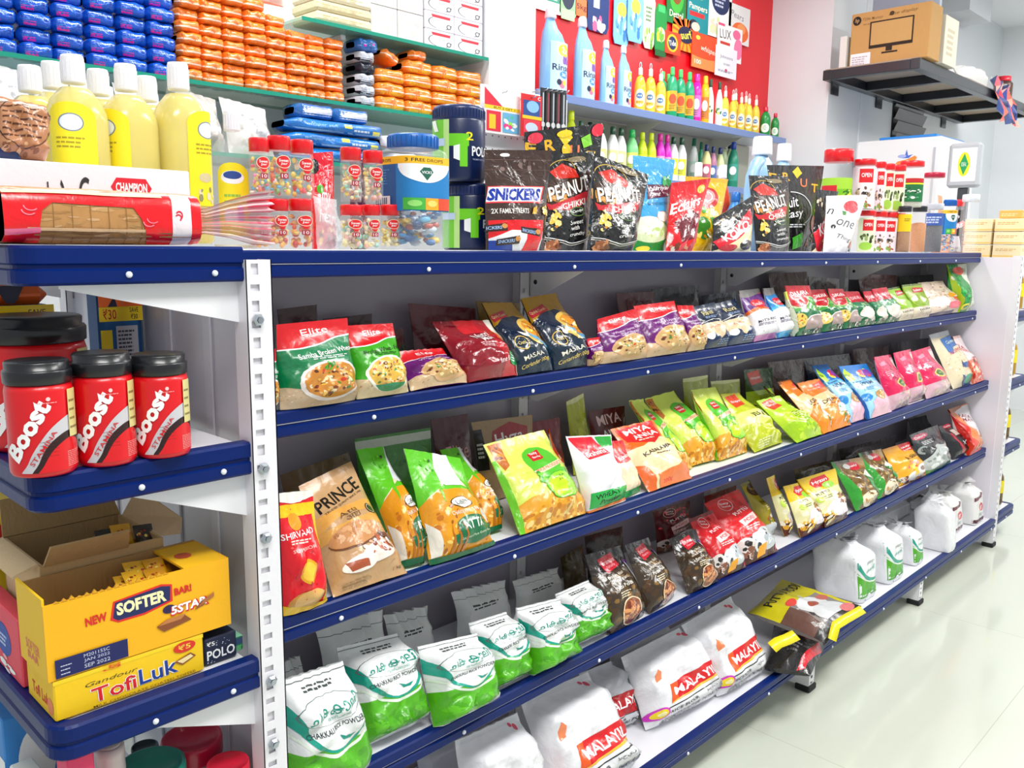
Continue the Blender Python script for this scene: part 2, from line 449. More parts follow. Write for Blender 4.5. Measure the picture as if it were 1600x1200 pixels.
def lean_quad(px, z=None, Y=None, lean=None, ymax=None, ymin=None):
    """four photo pixels (bottom pair, top pair) of a bag that stands on a level z, or whose foot is Y into the shop, leaning back"""
    a, b = px[0:2], px[2:4]
    if Y is None: bl, br = at(*a, Z=z), at(*b, Z=z)
    else: bl, br = at(*a, Y=Y), at(*b, Y=Y); bl[2] = br[2] = z
    if ymin:
        for p_ in (bl, br): p_[1] = max(p_[1], ymin)
    d = br - bl; d[2] = 0; d = unit(d)
    if d[0] < 0.95:
        s = math.copysign(0.3, d[1]); m = (bl + br) / 2; L = np.linalg.norm(br - bl); d = np.array([math.sqrt(1 - s * s), s, 0]); bl, br = m - d * L / 2, m + d * L / 2
    p = np.array([-d[1], d[0], 0.0]); best = None
    for th in ([lean] if lean is not None else range(6, 46, 3)):
        c = math.radians(th); up = np.array([0, 0, math.cos(c)]) + p * math.sin(c); n = np.cross(up, d); pts = []
        for k in (4, 6):
            r = ray(px[k], px[k + 1]); pts.append(CAM + r * (n @ (bl - CAM)) / (n @ r))
        dx = abs(((pts[0] + pts[1]) / 2 - (bl + br) / 2) @ d); over = max(0, max(pts[0][1], pts[1][1]) - (ymax or 9))
        cost = dx + 4 * over + 0.0004 * abs(th - 24)
        if best is None or cost < best[0]: best = (cost, pts, th)
    tl, tr = best[1]
    wt, wb = np.linalg.norm(tr - tl), np.linalg.norm(br - bl)
    if wb > 1.3 * wt: m = (bl + br) / 2; k = 1.3 * wt / wb; bl, br = m + (bl - m) * k, m + (br - m) * k
    return [bl, br, tl, tr]

# ================================================================ the room
def tile_material():
    m = bpy.data.materials.new('polished_floor_tile'); m.use_nodes = True; nt = m.node_tree; b = nt.nodes['Principled BSDF']
    tc = nt.nodes.new('ShaderNodeTexCoord'); mp = nt.nodes.new('ShaderNodeMapping'); br = nt.nodes.new('ShaderNodeTexBrick'); no = nt.nodes.new('ShaderNodeTexNoise'); mx = nt.nodes.new('ShaderNodeMix'); mx.data_type = 'RGBA'
    mp.inputs['Location'].default_value = (0.3, 0.0, 0); nt.links.new(tc.outputs['Object'], mp.inputs['Vector']); nt.links.new(mp.outputs['Vector'], br.inputs['Vector'])
    br.offset = 0.0; br.inputs['Scale'].default_value = 1.0; br.inputs['Brick Width'].default_value = 1.2; br.inputs['Row Height'].default_value = 0.6; br.inputs['Mortar Size'].default_value = 0.0012; br.inputs['Mortar Smooth'].default_value = 0.0
    br.inputs['Color1'].default_value = lin('#d0d5c7'); br.inputs['Color2'].default_value = lin('#ced3c5'); br.inputs['Mortar'].default_value = lin('#b4b8a9')
    no.inputs['Scale'].default_value = 2.2; no.inputs['Detail'].default_value = 4; nt.links.new(tc.outputs['Object'], no.inputs['Vector'])
    nt.links.new(no.outputs['Fac'], mx.inputs['Factor']); nt.links.new(br.outputs['Color'], mx.inputs[6]); mx.inputs[7].default_value = lin('#c8cebf'); mm = nt.nodes.new('ShaderNodeMath'); mm.operation = 'MULTIPLY'; mm.inputs[1].default_value = 0.35
    nt.links.new(no.outputs['Fac'], mm.inputs[0]); nt.links.new(mm.outputs[0], mx.inputs['Factor'])
    nt.links.new(mx.outputs[2], b.inputs['Base Color']); b.inputs['Roughness'].default_value = 0.13; b.inputs['Coat Weight'].default_value = 0.4; b.inputs['Coat Roughness'].default_value = 0.06
    return m
def wall_material(name, c, rough=0.6):
    m = bpy.data.materials.new(name); m.use_nodes = True; nt = m.node_tree; b = nt.nodes['Principled BSDF']; no = nt.nodes.new('ShaderNodeTexNoise'); cr = nt.nodes.new('ShaderNodeValToRGB'); tc = nt.nodes.new('ShaderNodeTexCoord'); bp = nt.nodes.new('ShaderNodeBump')
    no.inputs['Scale'].default_value = 3.0; no.inputs['Detail'].default_value = 6; nt.links.new(tc.outputs['Object'], no.inputs['Vector']); nt.links.new(no.outputs['Fac'], cr.inputs['Fac'])
    k = lin(c); cr.color_ramp.elements[0].color = tuple(v * 0.95 for v in k[:3]) + (1,); cr.color_ramp.elements[1].color = k
    nt.links.new(cr.outputs['Color'], b.inputs['Base Color']); b.inputs['Roughness'].default_value = rough; bp.inputs['Strength'].default_value = 0.05; nt.links.new(no.outputs['Fac'], bp.inputs['Height']); nt.links.new(bp.outputs['Normal'], b.inputs['Normal'])
    return m
WALLM = wall_material('white_emulsion', '#eef0f4'); REDM = wall_material('red_board', '#e3061b', 0.35); GREYW = wall_material('grey_white_panel', '#dfe3e8', 0.5)
g = Geo(); g.box(-2.2, -3.0, -0.1, 9.0, 3.2, 0, '#d8dccf'); struct('floor', g, tile_material())
g = Geo(); g.box(-2.2, -3.0, CEIL, 9.0, 3.2, CEIL + 0.1, '#f2f3f5'); struct('ceiling', g, WALLM)
g = Geo(); g.box(-2.2, 2.75, 0, 5.03, 2.9, CEIL, '#f0f1f4'); struct('wall_back', g, WALLM)
g = Geo(); g.box(2.43, 2.5, 0, 2.69, 2.75, CEIL, '#f0f1f4'); struct('trim_1', g, WALLM)          # the pier between the glass shelves and the red board
g = Geo(); g.box(5.03, 2.34, 0, 8.3, 2.9, CEIL, '#e6e8ea'); struct('wall_side', g, GREYW)
g = Geo(); g.box(8.2, -3.0, 0, 8.3, 2.34, CEIL, '#f0f1f4'); struct('wall_far', g, WALLM)
g = Geo(); g.box(2.69, 2.725, 1.99, 5.03, 2.75, CEIL, '#e3061b'); struct('trim_2', g, REDM)       # red display board
g = Geo(); g.box(5.476, 2.334, 0, 5.482, 2.34, CEIL, '#ffffff'); struct('trim_3', g, WALLM)       # joint cover between wall panels
# louvred opening high in the side wall
g = Geo(); g.box(5.99, 2.33, 2.02, 6.53, 2.345, 3.02, '#0c1014'); struct('window_1', g, material('dark_window', 0.3))
win = bpy.data.objects['window_1']
g = Geo()
for k in range(12): g.add([(6.0, 2.325, 2.04 + k * .08), (6.52, 2.325, 2.04 + k * .08), (6.52, 2.30, 2.10 + k * .08), (6.0, 2.30, 2.10 + k * .08)], [(0, 1, 2, 3)], '#12171c')
for k in range(12): g.add([(6.0, 2.329, 2.035 + k * .08), (6.52, 2.329, 2.035 + k * .08), (6.52, 2.304, 2.095 + k * .08), (6.0, 2.304, 2.095 + k * .08)], [(3, 2, 1, 0)], '#12171c')
o = obj('louvre_slat', g, PAINT, win); o['kind'] = 'structure'
g = Geo(); g.box(6.72, 2.15, 2.985, 7.2, 2.34, CEIL, '#c9cdd2'); struct('trim_4', g, GREYW)
g = Geo(); g.box(6.93, 2.332, 2.76, 7.03, 2.345, 2.985, '#0c1014'); struct('window_2', g, bpy.data.materials['dark_window'])
for (x, y, sx, sy, wt), lo in zip(LAMPS, LAMP_OBJS):
    t = thing('ceiling_light', 'flat white panel light let into the ceiling', 'light', (x, y, CEIL - 0.005), 'panel lights in the ceiling')
    g = Geo(); fw = 0.03
    for a in ((x - sx / 2 - fw, y - sy / 2 - fw, x + sx / 2 + fw, y - sy / 2), (x - sx / 2 - fw, y + sy / 2, x + sx / 2 + fw, y + sy / 2 + fw), (x - sx / 2 - fw, y - sy / 2, x - sx / 2, y + sy / 2), (x + sx / 2, y - sy / 2, x + sx / 2 + fw, y + sy / 2)):
        g.box(a[0], a[1], CEIL - 0.02, a[2], a[3], CEIL, '#ffffff')
    obj('lamp_frame', g, PAINT, t)
    g = Geo(); g.box(x - sx / 2, y - sy / 2, CEIL - 0.012, x + sx / 2, y + sy / 2, CEIL - 0.002, '#ffffff'); obj('diffuser', g, material('lit_diffuser', 0.5, emit=2.5), t)
    lo.parent = t; lo.location = (0, 0, -0.025)

# ================================================================ the shelving run
BLUE, WHITE = '#001f64', '#eceaf0'
ZS = (1.329, 1.073, 0.765, 0.458, 0.137)              # the five levels
YL = (1.215, 1.212, 1.135, 1.119, 1.052)              # where each shelf's lip stands
XA, XB = 0.622, 4.236
LIPP = [(0.020, 0.0), (0.003, 0.0), (0.0, -0.003), (0.0, -0.019), (0.0035, -0.021), (0.0035, -0.025), (0.0, -0.027), (0.0, -0.040), (0.003, -0.043), (0.020, -0.043)]
def holed_plate(g, x0, x1, z0, z1, y, c, pitch=0.025, hw=0.0055, hh=0.008, off=0.0, yt=0.0018):
    """a steel strip facing the aisle with a column of slots punched through, tall and wide ones in turn"""
    n = int((z1 - z0) / pitch); pitch = (z1 - z0) / n; cx = (x0 + x1) / 2 + off
    for i in range(n):
        a = z0 + i * pitch; b = a + pitch; w_, h_ = (hw, hh) if i % 2 else (hw * 1.25, hh * 0.6)
        m = (a + b) / 2; V = [(x0, a), (cx - w_, m - h_), (cx + w_, m - h_), (x1, a), (x1, b), (cx + w_, m + h_), (cx - w_, m + h_), (x0, b)]
        V3 = [(p[0], y, p[1]) for p in V] + [(p[0], y + yt, p[1]) for p in V]
        F = [(0, 3, 2, 1), (3, 4, 5, 2), (4, 7, 6, 5), (7, 0, 1, 6)]; F = [f[::-1] for f in F]
        B = [tuple(k + 8 for k in f[::-1]) for f in F]; H = [(1, 2, 10, 9), (2, 5, 13, 10), (5, 6, 14, 13), (6, 1, 9, 14)]
        g.add(V3, F + B + H, c)
def post(name, parent, x0, x1, y, z0, z1, deep=0.03, pitch=0.025, c=WHITE, off=0.0, hw=0.0055, hh=0.008):
    g = Geo(); holed_plate(g, x0, x1, z0, z1, y, c, pitch, hw, hh, off)
    g.box(x0, y, z0, x0 + 0.0018, y + deep, z1, c); g.box(x1 - 0.0018, y, z0, x1, y + deep, z1, c)
    g.box(x0 + 0.002, y + 0.004, z0, x1 - 0.002, y + 0.0055, z1, c)
    return obj(name, g, PAINT, parent)
def screw(name, parent, x, y, z, c='#e8edf5', r=0.0042, hexa=False):
    g = Geo(); n = 6 if hexa else 10; V = []
    for (k, q) in ((1.0, 0), (1.0, 0.35), (0.6, 0.75)): V += [(x + r * k * math.cos(2 * PI * i / n), y - r * q, z + r * k * math.sin(2 * PI * i / n)) for i in range(n)]
    F = [(a * n + i, a * n + (i + 1) % n, (a + 1) * n + (i + 1) % n, (a + 1) * n + i) for a in range(2) for i in range(n)] + [tuple(range(2 * n, 3 * n))]
    g.add(V, F, c, not hexa)
    if hexa: g.add([(x + r * .5 * math.cos(2 * PI * i / 8), y - r * .95, z + r * .5 * math.sin(2 * PI * i / 8)) for i in range(8)], [tuple(range(8))], '#aeb6bf')
    return obj(name, g, STEEL if hexa else PAINT, parent)
def sweep_lip(g, path, prof, c):
    """a lip carried along a plan path; the profile's first number runs inwards, to the path's own left"""
    Pq = [np.array(p, float) for p in path]; n = len(prof); V = []
    for i, p in enumerate(Pq):
        t = unit(Pq[min(i + 1, len(Pq) - 1)] - Pq[max(i - 1, 0)]); nrm = np.array([-t[1], t[0], 0]) 
        V += [p + nrm * a + np.array([0, 0, b]) for (a, b) in prof]
    F = [(i * n + j, i * n + (j + 1) % n, (i + 1) * n + (j + 1) % n, (i + 1) * n + j) for i in range(len(Pq) - 1) for j in range(n)]
    F += [tuple(range(n)), tuple(range((len(Pq) - 1) * n, len(Pq) * n))[::-1]]
    g.add(V, [f[::-1] for f in F], c)
unit_t = thing('shelving_unit', 'long white steel shop shelving with five blue edged shelves', 'shelving', (0.6, 1.06, 0))
for i, (z, y) in enumerate(zip(ZS, YL)):
    g = Geo(); yb = 1.69 if i == 0 else 1.445
    g.box(XA, y + 0.003, z - 0.022, XB, yb, z - 0.002, '#e4e4ea')
    sh = obj('shelf', g, PAINT, unit_t)
    g = Geo(); k = 1.0 if i < 4 else 0.95
    sweep_lip(g, [(XA, y, z), (XB, y, z)], [(a, b * k) for a, b in LIPP], BLUE); obj('front_lip', g, LIPM, sh)
    x = 1.03 - 0.13 * (i % 3)
    while x < XB - 0.05: screw('screw', sh, x, y - 0.0005, z - 0.033); x += 0.41
UPX = (0.645, 1.515, 2.425, 3.345, 4.215)
for x in UPX: post('upright', unit_t, x - 0.018, x + 0.018, 1.432, 0.09, 1.31, 0.03, 0.05, '#d9d7da', -0.004, 0.004, 0.009)
for a, b in zip(UPX[:-1], UPX[1:]):
    g = Geo(); g.box(a - 0.018, 1.455, 0.10, b - 0.018, 1.46, 1.305, '#a29ca8'); obj('back_panel', g, PAINT, unit_t)
for x in UPX[1:-1]:
    for i, (z, y) in enumerate(zip(ZS, YL)):
        g = Geo(); zt = z - 0.022; d = 0.085
        g.prism([(y + 0.02, zt), (1.455, zt), (1.455, zt - d), (1.40, zt - d), (y + 0.02, zt - 0.008)], 'X', x + 0.019, x + 0.022, '#e9e7ea'); br = obj('bracket', g, PAINT, unit_t)
        g = Geo(); g.ball((x + 0.019, 1.415, zt - d * 0.62), 0.006, '#15161c', 8, 5, (0.6, 1, 1)); obj('bolt', g, PAINT, br)
# end frames: slotted corner posts and sheet panels
BOLTZ = (1.243, 1.0, 0.90, 0.735, 0.62)
p = post('front_post', unit_t, 0.579, 0.618, 1.056, 0.03, 1.318, 0.034, 0.0245, WHITE, -0.006, 0.0055, 0.0075)
for z in (1.238, 1.032, 0.932, 0.718, 0.62): screw('bolt', p, 0.594, 1.0545, z, '#b7bec6', 0.0085, True)
post('front_post', unit_t, 4.238, 4.285, 1.056, 0.03, 1.318, 0.034, 0.0265, WHITE, -0.004, 0.006, 0.008)
for x0, x1 in ((0.585, 0.618), (4.24, 4.28)): post('rear_post', unit_t, x0, x1, 1.745, 0.03, 1.318, 0.034, 0.05, WHITE, 0, 0.004, 0.008)
g = Geo(); g.box(0.600, 1.09, 0.10, 0.604, 1.745, 1.30, '#d6d8e2'); 
for y in (1.21, 1.34, 1.46, 1.60): g.box(0.596, y - 0.012, 0.10, 0.600, y + 0.012, 1.30, '#dcdee8', 0.0018)
obj('end_panel', g, material('glossy_white_steel', 0.22, coat=0.3), unit_t)
g = Geo(); g.box(4.236, 1.088, 0.10, 4.240, 1.745, 1.31, '#ebe6f0'); obj('end_panel', g, PAINT, unit_t)
for x in (1.505, 2.42, 3.34, 4.262):
    g = Geo(); c = '#f2f2f5'; wd = 0.021 if x < 4 else 0.022
    holed_plate(g, x - wd, x + wd, 0.016, 0.093, 1.058, c, 0.019, 0.006, 0.005); g.box(x - wd, 1.058, 0.016, x - wd + 0.002, 1.40, 0.093, c); g.box(x + wd - 0.002, 1.058, 0.016, x + wd, 1.40, 0.093, c)
    l = obj('leg', g, PAINT, unit_t); g = Geo(); g.box(x - wd - 0.004, 1.052, 0.0005, x + wd + 0.004, 1.10, 0.02, '#15171a', 0.003); obj('rubber_foot', g, RUB, l)
g = Geo(); g.box(0.579, 1.052, 0.0005, 0.618, 1.095, 0.03, '#15171a', 0.003); obj('rubber_foot', g, RUB, unit_t)

def end_unit(x0, x1, levels, label, k):
    """shelves hung on the end frame: rounded blue lip on three sides"""
    t = thing('end_shelf_unit', label, 'shelving', (x0, 1.06, 0)); s = 1 if k < 0 else -1
    xi, xo = (x1, x0) if k < 0 else (x0, x1); r = 0.03
    for i, z in enumerate(levels):
        g = Geo(); e = 0.004
        g.box(min(xi, xo) + 0.011, 1.06 + 0.011, z - 0.02, max(xi, xo) - 0.011, 1.78 - 0.011, z - 0.002, '#e6e6ec'); sh = obj('shelf', g, PAINT, t)
        arc = lambda cy, a0, a1: [(xo + s * r + r * math.cos(math.radians(a)), cy + r * math.sin(math.radians(a)), z) for a in np.linspace(a0, a1, 7)]
        if k < 0: path = [(xi, 1.78, z)] + arc(1.78 - r, 90, 180) + arc(1.06 + r, 180, 270) + [(xi, 1.06, z)]
        else: path = [(xi, 1.06, z)] + arc(1.06 + r, -90, 0) + arc(1.78 - r, 0, 90) + [(xi, 1.78, z)]
        g = Geo(); sweep_lip(g, path, [(a, b * 1.06) for a, b in LIPP], BLUE); obj('front_lip', g, LIPM, sh)
        for q in (0.45, 0.85) if k < 0 else (0.5,): screw('screw', sh, xo + (xi - xo) * q, 1.0595, z - 0.034, r=0.004)
        for yb in (1.078, 1.752):
            zt = z - 0.046 if i == 0 else z - 0.02; d = 0.10 if i == 0 else 0.105
            g = Geo(); g.prism([(xo + s * 0.05, zt), (xi, zt), (xi, zt - 0.055 if i == 0 else zt - 0.088), (xo + s * 0.05, zt - 0.004)], 'Y', yb, yb + 0.0025, '#f0f0f4')
            obj('bracket', g, PAINT, t)
    return t
EZ = (1.335, 1.071, 0.755, 0.40)
end_unit(0.305, 0.579, EZ, 'blue lipped end shelves full of jars and cartons beside the slotted post', -1)
far = end_unit(4.292, 4.58, (1.073, 0.765, 0.458, 0.137), 'blue lipped end shelves holding oil bottles past the slotted end post', 1)
g = Geo(); g.box(4.292, 1.064, 1.288, 4.60, 1.776, 1.306, '#ecebef', .002); sh = obj('shelf', g, PAINT, far)
for yb in (1.078, 1.752): g = Geo(); g.prism([(4.54, 1.288), (4.292, 1.288), (4.292, 1.20), (4.54, 1.284)], 'Y', yb, yb + .0025, '#f0f0f4'); obj('bracket', g, PAINT, far)
# little clear bag snagged on the near post
# ================================================================ wall fixtures
def glass_shelf(x0, x1, y0, z, label):
    t = thing('glass_shelf', label, 'shelf', (x0, y0, z))
    g = Geo(); g.box(x0, y0, z - 0.010, x1, 2.75, z, '#9fe0cc', 0.001); obj('pane', g, GLASS, t)
    g = Geo(); g.box(x0, y0 - 0.002, z - 0.011, x1, y0, z + 0.001, '#1f8f78'); obj('edge', g, material('green_glass_edge', 0.1), t)
    for x in np.arange(x0 + 0.2, x1, 0.75):
        g = Geo(); g.box(x - 0.01, y0 + 0.06, z - 0.03, x + 0.01, 2.75, z - 0.011, '#dfe2e6', 0.003); obj('bracket', g, PAINT, t)
GZ1, GZ2, GZ3 = 1.807, 2.052, 1.60
glass_shelf(0.0, 2.425, 2.5, GZ1, 'green edged glass wall shelf under the blue and orange packets')
glass_shelf(1.60, 2.425, 2.5, GZ2, 'green edged glass wall shelf under the white boxes')
glass_shelf(0.3, 2.425, 2.42, GZ3, 'lowest glass wall shelf behind the jars and bottles')
def wall_shelf(x0, x1, z, label):
    t = thing('wall_shelf', label, 'shelf', (x0, 2.5, z))
    g = Geo(); g.box(x0, 2.505, z - 0.026, x1, 2.735, z - 0.001, '#c8ccd6'); obj('board', g, PAINT, t)
    g = Geo(); g.box(x0, 2.495, z - 0.032, x1, 2.505, z + 0.003, '#6d84b8', 0.002); obj('front_lip', g, PAINT, t)
    for x in (3.62, 4.4):
        g = Geo(); g.prism([(2.52, z - 0.03), (2.735, z - 0.03), (2.735, z - 0.13)], 'X', x, x + 0.003, '#dcdccf'); obj('bracket', g, PAINT, t)
    g = Geo(); g.box(x0, 2.733, z - 0.30, x1, 2.742, z - 0.03, '#b5b7a6'); obj('back_panel', g, PAINT, t)
WZ1, WZ2 = 1.972, 1.665
wall_shelf(2.70, 4.85, WZ1, 'grey blue wall shelf of cleaning bottles under the red board')
wall_shelf(2.70, 4.85, WZ2, 'lower wall shelf of floor cleaner bottles beneath the grey blue one')
# black steel rack on the side wall
RX0, RX1, RY0, RY1, RZ = 4.93, 7.25, 1.80, 2.335, 2.345
rack = thing('wall_rack', 'black steel frame rack high on the grey wall', 'rack', (RX0, RY1, RZ)); BK = '#20252d'
for (a, b) in ((RY0, RY0 + 0.05), (RY1 - 0.05, RY1)):
    g = Geo(); g.box(RX0, a, RZ - 0.055, RX1, b, RZ, BK, 0.003); obj('rail', g, PAINT, rack)
for x in (RX0, 5.42, 6.0, 6.6, RX1 - 0.05):
    g = Geo(); g.box(x, RY0 + 0.05, RZ - 0.053, x + 0.05, RY1 - 0.05, RZ - 0.002, BK, 0.003); obj('crossbar', g, PAINT, rack)
g = Geo(); g.box(RX0 + 0.01, RY0 + 0.01, RZ - 0.001, RX1 - 0.01, RY1 - 0.01, RZ + 0.006, '#a89686'); obj('board', g, material('raw_board', 0.8, bump=0.2, bscale=60), rack)
for x in (5.05, 5.7, 6.9):
    g = Geo(); g.box(x, RY1 - 0.006, RZ - 0.115, x + 0.09, RY1, RZ - 0.05, BK); obj('wall_bracket', g, PAINT, rack)
g = Geo(); g.box(7.2, 1.1, RZ - 0.055, 7.25, RY0, RZ, BK, 0.003); obj('rail', g, PAINT, rack)

# ================================================================ printed designs
RICE = ['#e8cf9a', '#d9b06a', '#f0dfb8', '#b9813f', '#7a4a22']; VEG = ['#c93a1e', '#3f7d22', '#7a3a1c', '#e7b23a', '#5b2a14', '#f3dfa8']
GRAIN = ['#cdb08c', '#dcc4a2', '#b8966e', '#e6d6bc']
def d_elite(base, name, food, bowl, tcol='#ffffff', grain='#cdb394', nm=1.0, seed=1):
    return (R(0, 0, 1, .26, grain) + SPK(.5, .12, .6, .16, 70, .012, GRAIN, seed) + WAVE([.27, .2, .16, .2, .27], .8, base)
        + WAVE([.69, .68, .71, .78, .80], 1, '#ffffff') + WAVE([.705, .695, .725, .795, .815], 1, '#d0101c')
        + T('Elite', .5, .885, .36, .075, '#ffffff', 5) + T('TRADITIONAL', .5, .828, .3, .016, '#f6c9c9', 5)
        + T(name, .57, .62, .78 * nm, .062, tcol, 6, .012) + LN(.34, .545, .92, .585, 2, tcol, 5, .4)
        + E(.55, .29, .41, .235, bowl) + E(.55, .295, .37, .205, food) + SPK(.55, .295, .35, .19, 85, .026, RICE + VEG, seed + 7))
ART = {}
ART['samba'] = d_elite('#0a7a48', 'Samba Broken Wheat', '#c9822e', '#ece4e0') + SPK(.5, .46, .1, .045, 9, .035, ['#4fae2c', '#2f7d1c'], 4)
ART['fine'] = R(0, .5, 1, .7, '#a8cc18') + d_elite('#3ea51c', 'Broken Wheat - Fine', '#e3b64a', '#f1efe2', '#12330c', '#d8c49c', 1, 11) + E(.55, .2, .3, .14, '#0c8a58', 20, 200, 340)
ART['purple'] = d_elite('#6a1570', 'Wheat Upma Rava', '#caa46a', '#d8a878', '#f0d8f4', '#d8b892', .9, 21)
ART['darkgreen'] = WAVE([.6, .62, .66, .7, .72], 1, '#5d0d16') + T('Elite', .5, .85, .36, .07, '#a0545c', 5) + LN(.2, .3, .8, .5, 4, '#5d8a5d')
ART['maroon'] = (R(.62, 0, 1, 1, '#b40d20') + P([(.3, .72), (.62, .72), (.62, 1), (.3, 1)], '#d21222') + P([(.72, 1), (.84, 1), (.82, .62), (.95, .35), (1, .3), (1, 1)], '#e2701c') + P([(.8, 1), (.86, .66), (1, .38), (1, 1)], '#efe6d8')
        + P([(.92, 0), (.86, .35), (.93, .45), (1, .4), (1, 0)], '#e8d8b8') + T('Nutri', .52, .66, .36, .1, '#ffffff', 20, .01, .3) + T('Malt', .56, .57, .3, .08, '#ffffff', 20, .01, .3) + LN(.36, .4, .66, .5, 3, '#f3b6bb') + T('fine flour', .68, .19, .32, .06, '#ffe7ea', 14, .01, .2) + E(.84, .22, .12, .1, '#1f9a4c') + LN(.77, .17, .91, .27, 3, '#ffffff')
        + RING(.2, .55, .25, .4, .02, '#8c1826', 20, 60, 300))
ART['navygold'] = (R(0, .66, 1, 1, '#a97e10') + P([(0, .62), (.3, .75), (.62, .78), (1, .6), (1, .45), (0, .4)], '#0e1f38') + E(.72, .5, .3, .22, '#e3bb57') + E(.74, .51, .24, .17, '#d98e22') + SPK(.74, .51, .22, .15, 40, .03, ['#f2d45a', '#c1571a', '#8a3312', '#f3e2a0'], 9)
        + P([(.08, .7), (.5, .78), (.48, .88), (.06, .8)], '#b3142a') + T('Quick Cook', .28, .79, .36, .05, '#f3d9a0', 8, .01) + P([(.4, .5), (.75, .25), (1, .2), (1, .36), (.8, .33)], '#5aa0c8')
        + RING(.26, .34, .12, .1, .014, '#d9b04a') + T('Oats', .26, .34, .14, .05, '#e9d28c', 0, .02) + T('MASALA', .42, .17, .5, .05, '#e8e2cf', 8, .01) + T('Coriander 100g', .42, .09, .6, .05, '#e3c56a', 8, .01) + P([(.3, .5), (.42, .44), (.5, .52), (.45, .38), (.36, .42)], '#f4f2ea'))
ART['navycream'] = (R(0, .0, 1, .55, '#e6c8a4') + SPK(.5, .4, .5, .16, 60, .012, ['#d8b58c', '#f2dcc0', '#c9a074'], 5) + P([(0, 0), (0, .22), (.3, .3), (.5, .16), (.72, .34), (1, .24), (1, 0)], '#142a52') + P([(0, .52), (.5, .6), (1, .5), (1, 1), (0, 1)], '#13233f') + LINE([.55, .6, .63, .59, .54], .012, '#e8e4d8')
        + T('Rava', .5, .8, .42, .11, '#d9c98a', 4, .02) + T('ROASTED', .42, .44, .4, .05, '#c4653a', 4) + LN(.3, .66, .8, .72, 2, '#8fa4c6') + E(.2, .24, .1, .075, '#f4f4f4') + LN(.45, .06, .9, .16, 3, '#7f98c4'))
def d_idiyappam(c1, c2, c3):
    return (R(0, 0, 1, .1, c3) + SPK(.5, .3, .5, .2, 60, .014, ['#ddd6d4', '#f4f0f0', '#c3bcc0'], 8) + WAVE([.5, .56, .58, .55, .52], 1, c2) + WAVE([.56, .62, .64, .6, .57], .9, c1) + WAVE([.88, .84, .86, .9, .94], 1, '#8a8684') + E(.52, .7, .26, .09, '#d3172c') + T('Double', .52, .7, .38, .07, '#fff', 4, .01)
        + T('MATTA RICE', .5, .36, .62, .05, '#3b2f48', 4, .01) + LN(.2, .27, .8, .32, 2, '#7b7484'))
ART['ricepurple'] = d_idiyappam('#5a1a78', '#ef6a1c', '#d88ac4'); ART['riceblue'] = d_idiyappam('#0f7cc0', '#2aa0dc', '#4fb0e4')
ART['ricegreen'] = R(0, 0, 1, 1, '#e6ebd0') + SPK(.5, .5, .5, .5, 40, .03, ['#b9c79a', '#8fa35c', '#f6f8ea'], 3) + WAVE([.85, .8, .84], 1, '#c3d14a')
ART['samba2'] = (R(0, 0, 1, .5, '#0f6a3e') + WAVE([.45, .5, .55], .8, '#3f9a34') + SPK(.62, .55, .34, .12, 26, .05, ['#2f8a2c', '#58b83c', '#1b5c22', '#7fc94a'], 6) + P([(0, .62), (.35, .5), (.6, .66), (.72, .78), (1, .72), (1, 1), (0, 1)], '#c01024') + LINE([.6, .52, .6, .78, .73], .014, '#f0d9a8')
        + T('DAKARA', .5, .84, .66, .09, '#ffffff', 4, .02) + LN(.2, .7, .5, .74, 1, '#ffd9d9') + E(.62, .2, .38, .17, '#e9e0de', 24, 0, 180) + E(.62, .2, .35, .15, '#a8938e', 24, 0, 180) + R(.24, .1, 1, .21, '#a08a86') + E(.12, .28, .17, .14, '#e6c260') + SPK(.12, .28, .15, .12, 22, .03, VEG, 2) + SPK(.6, .05, .4, .05, 30, .025, ['#f3efe8', '#14351f'], 5))
ART['samba3'] = (SPK(.5, .1, .5, .12, 40, .04, ['#e9e4dc', '#1c4a33', '#c7beb4'], 4) + R(0, .4, 1, .72, '#2f7c56') + SPK(.5, .52, .5, .15, 24, .05, ['#57a862', '#1e5a3a', '#8cc38a'], 8) + E(.5, .28, .36, .18, '#ddd3cb') + WAVE([.66, .62, .7], 1, '#bf1530') + T('DAKARA', .5, .8, .6, .1, '#f7d5d8', 6, .02))
ART['greenred'] = (R(0, 0, 1, .3, '#d8cdb8') + SPK(.5, .12, .5, .12, 40, .02, GRAIN, 3) + P([(.4, .72), (.85, .74), (.95, .86), (.5, .9)], '#c3112a') + T('Dakara', .66, .81, .36, .07, '#fff', 5, .01) + T('NAVARA', .5, .22, .5, .06, '#2c2c1c', 4, .01) + RING(.5, .5, .36, .2, .02, '#b9d65a'))
ART['specks'] = (SPK(.5, .5, .5, .5, 160, .03, ['#d9c5b4', '#bfa48c', '#efe5da', '#a8886c'], 5) + E(.25, .33, .24, .12, '#f1efef') + P([(.5, .5), (.65, .6), (.78, .5), (.6, .42)], '#e08a1c') + P([(.6, .42), (.9, .46), (.82, .3), (.62, .32)], '#d21c2c') + E(.6, .2, .2, .1, '#ee5a70') + R(0, 0, .6, .07, '#3c2a55'))
ART['greenlong'] = (R(0, 0, .28, 1, '#a8cc18') + R(.28, 0, .66, 1, '#0b8a34') + R(.66, 0, 1, 1, '#dfe6cf') + SPK(.84, .5, .15, .5, 60, .03, ['#7a8a5a', '#f4f4ec', '#a9b48a'], 5) + E(.62, .86, .2, .09, '#ee4a1c') + E(.42, .1, .2, .06, '#f2df3a') + E(.42, .1, .11, .03, '#0b8a34') + E(.15, .72, .1, .05, '#f4f4e0') + SPK(.45, .5, .15, .3, 14, .05, ['#2bb04c', '#067026'], 6))
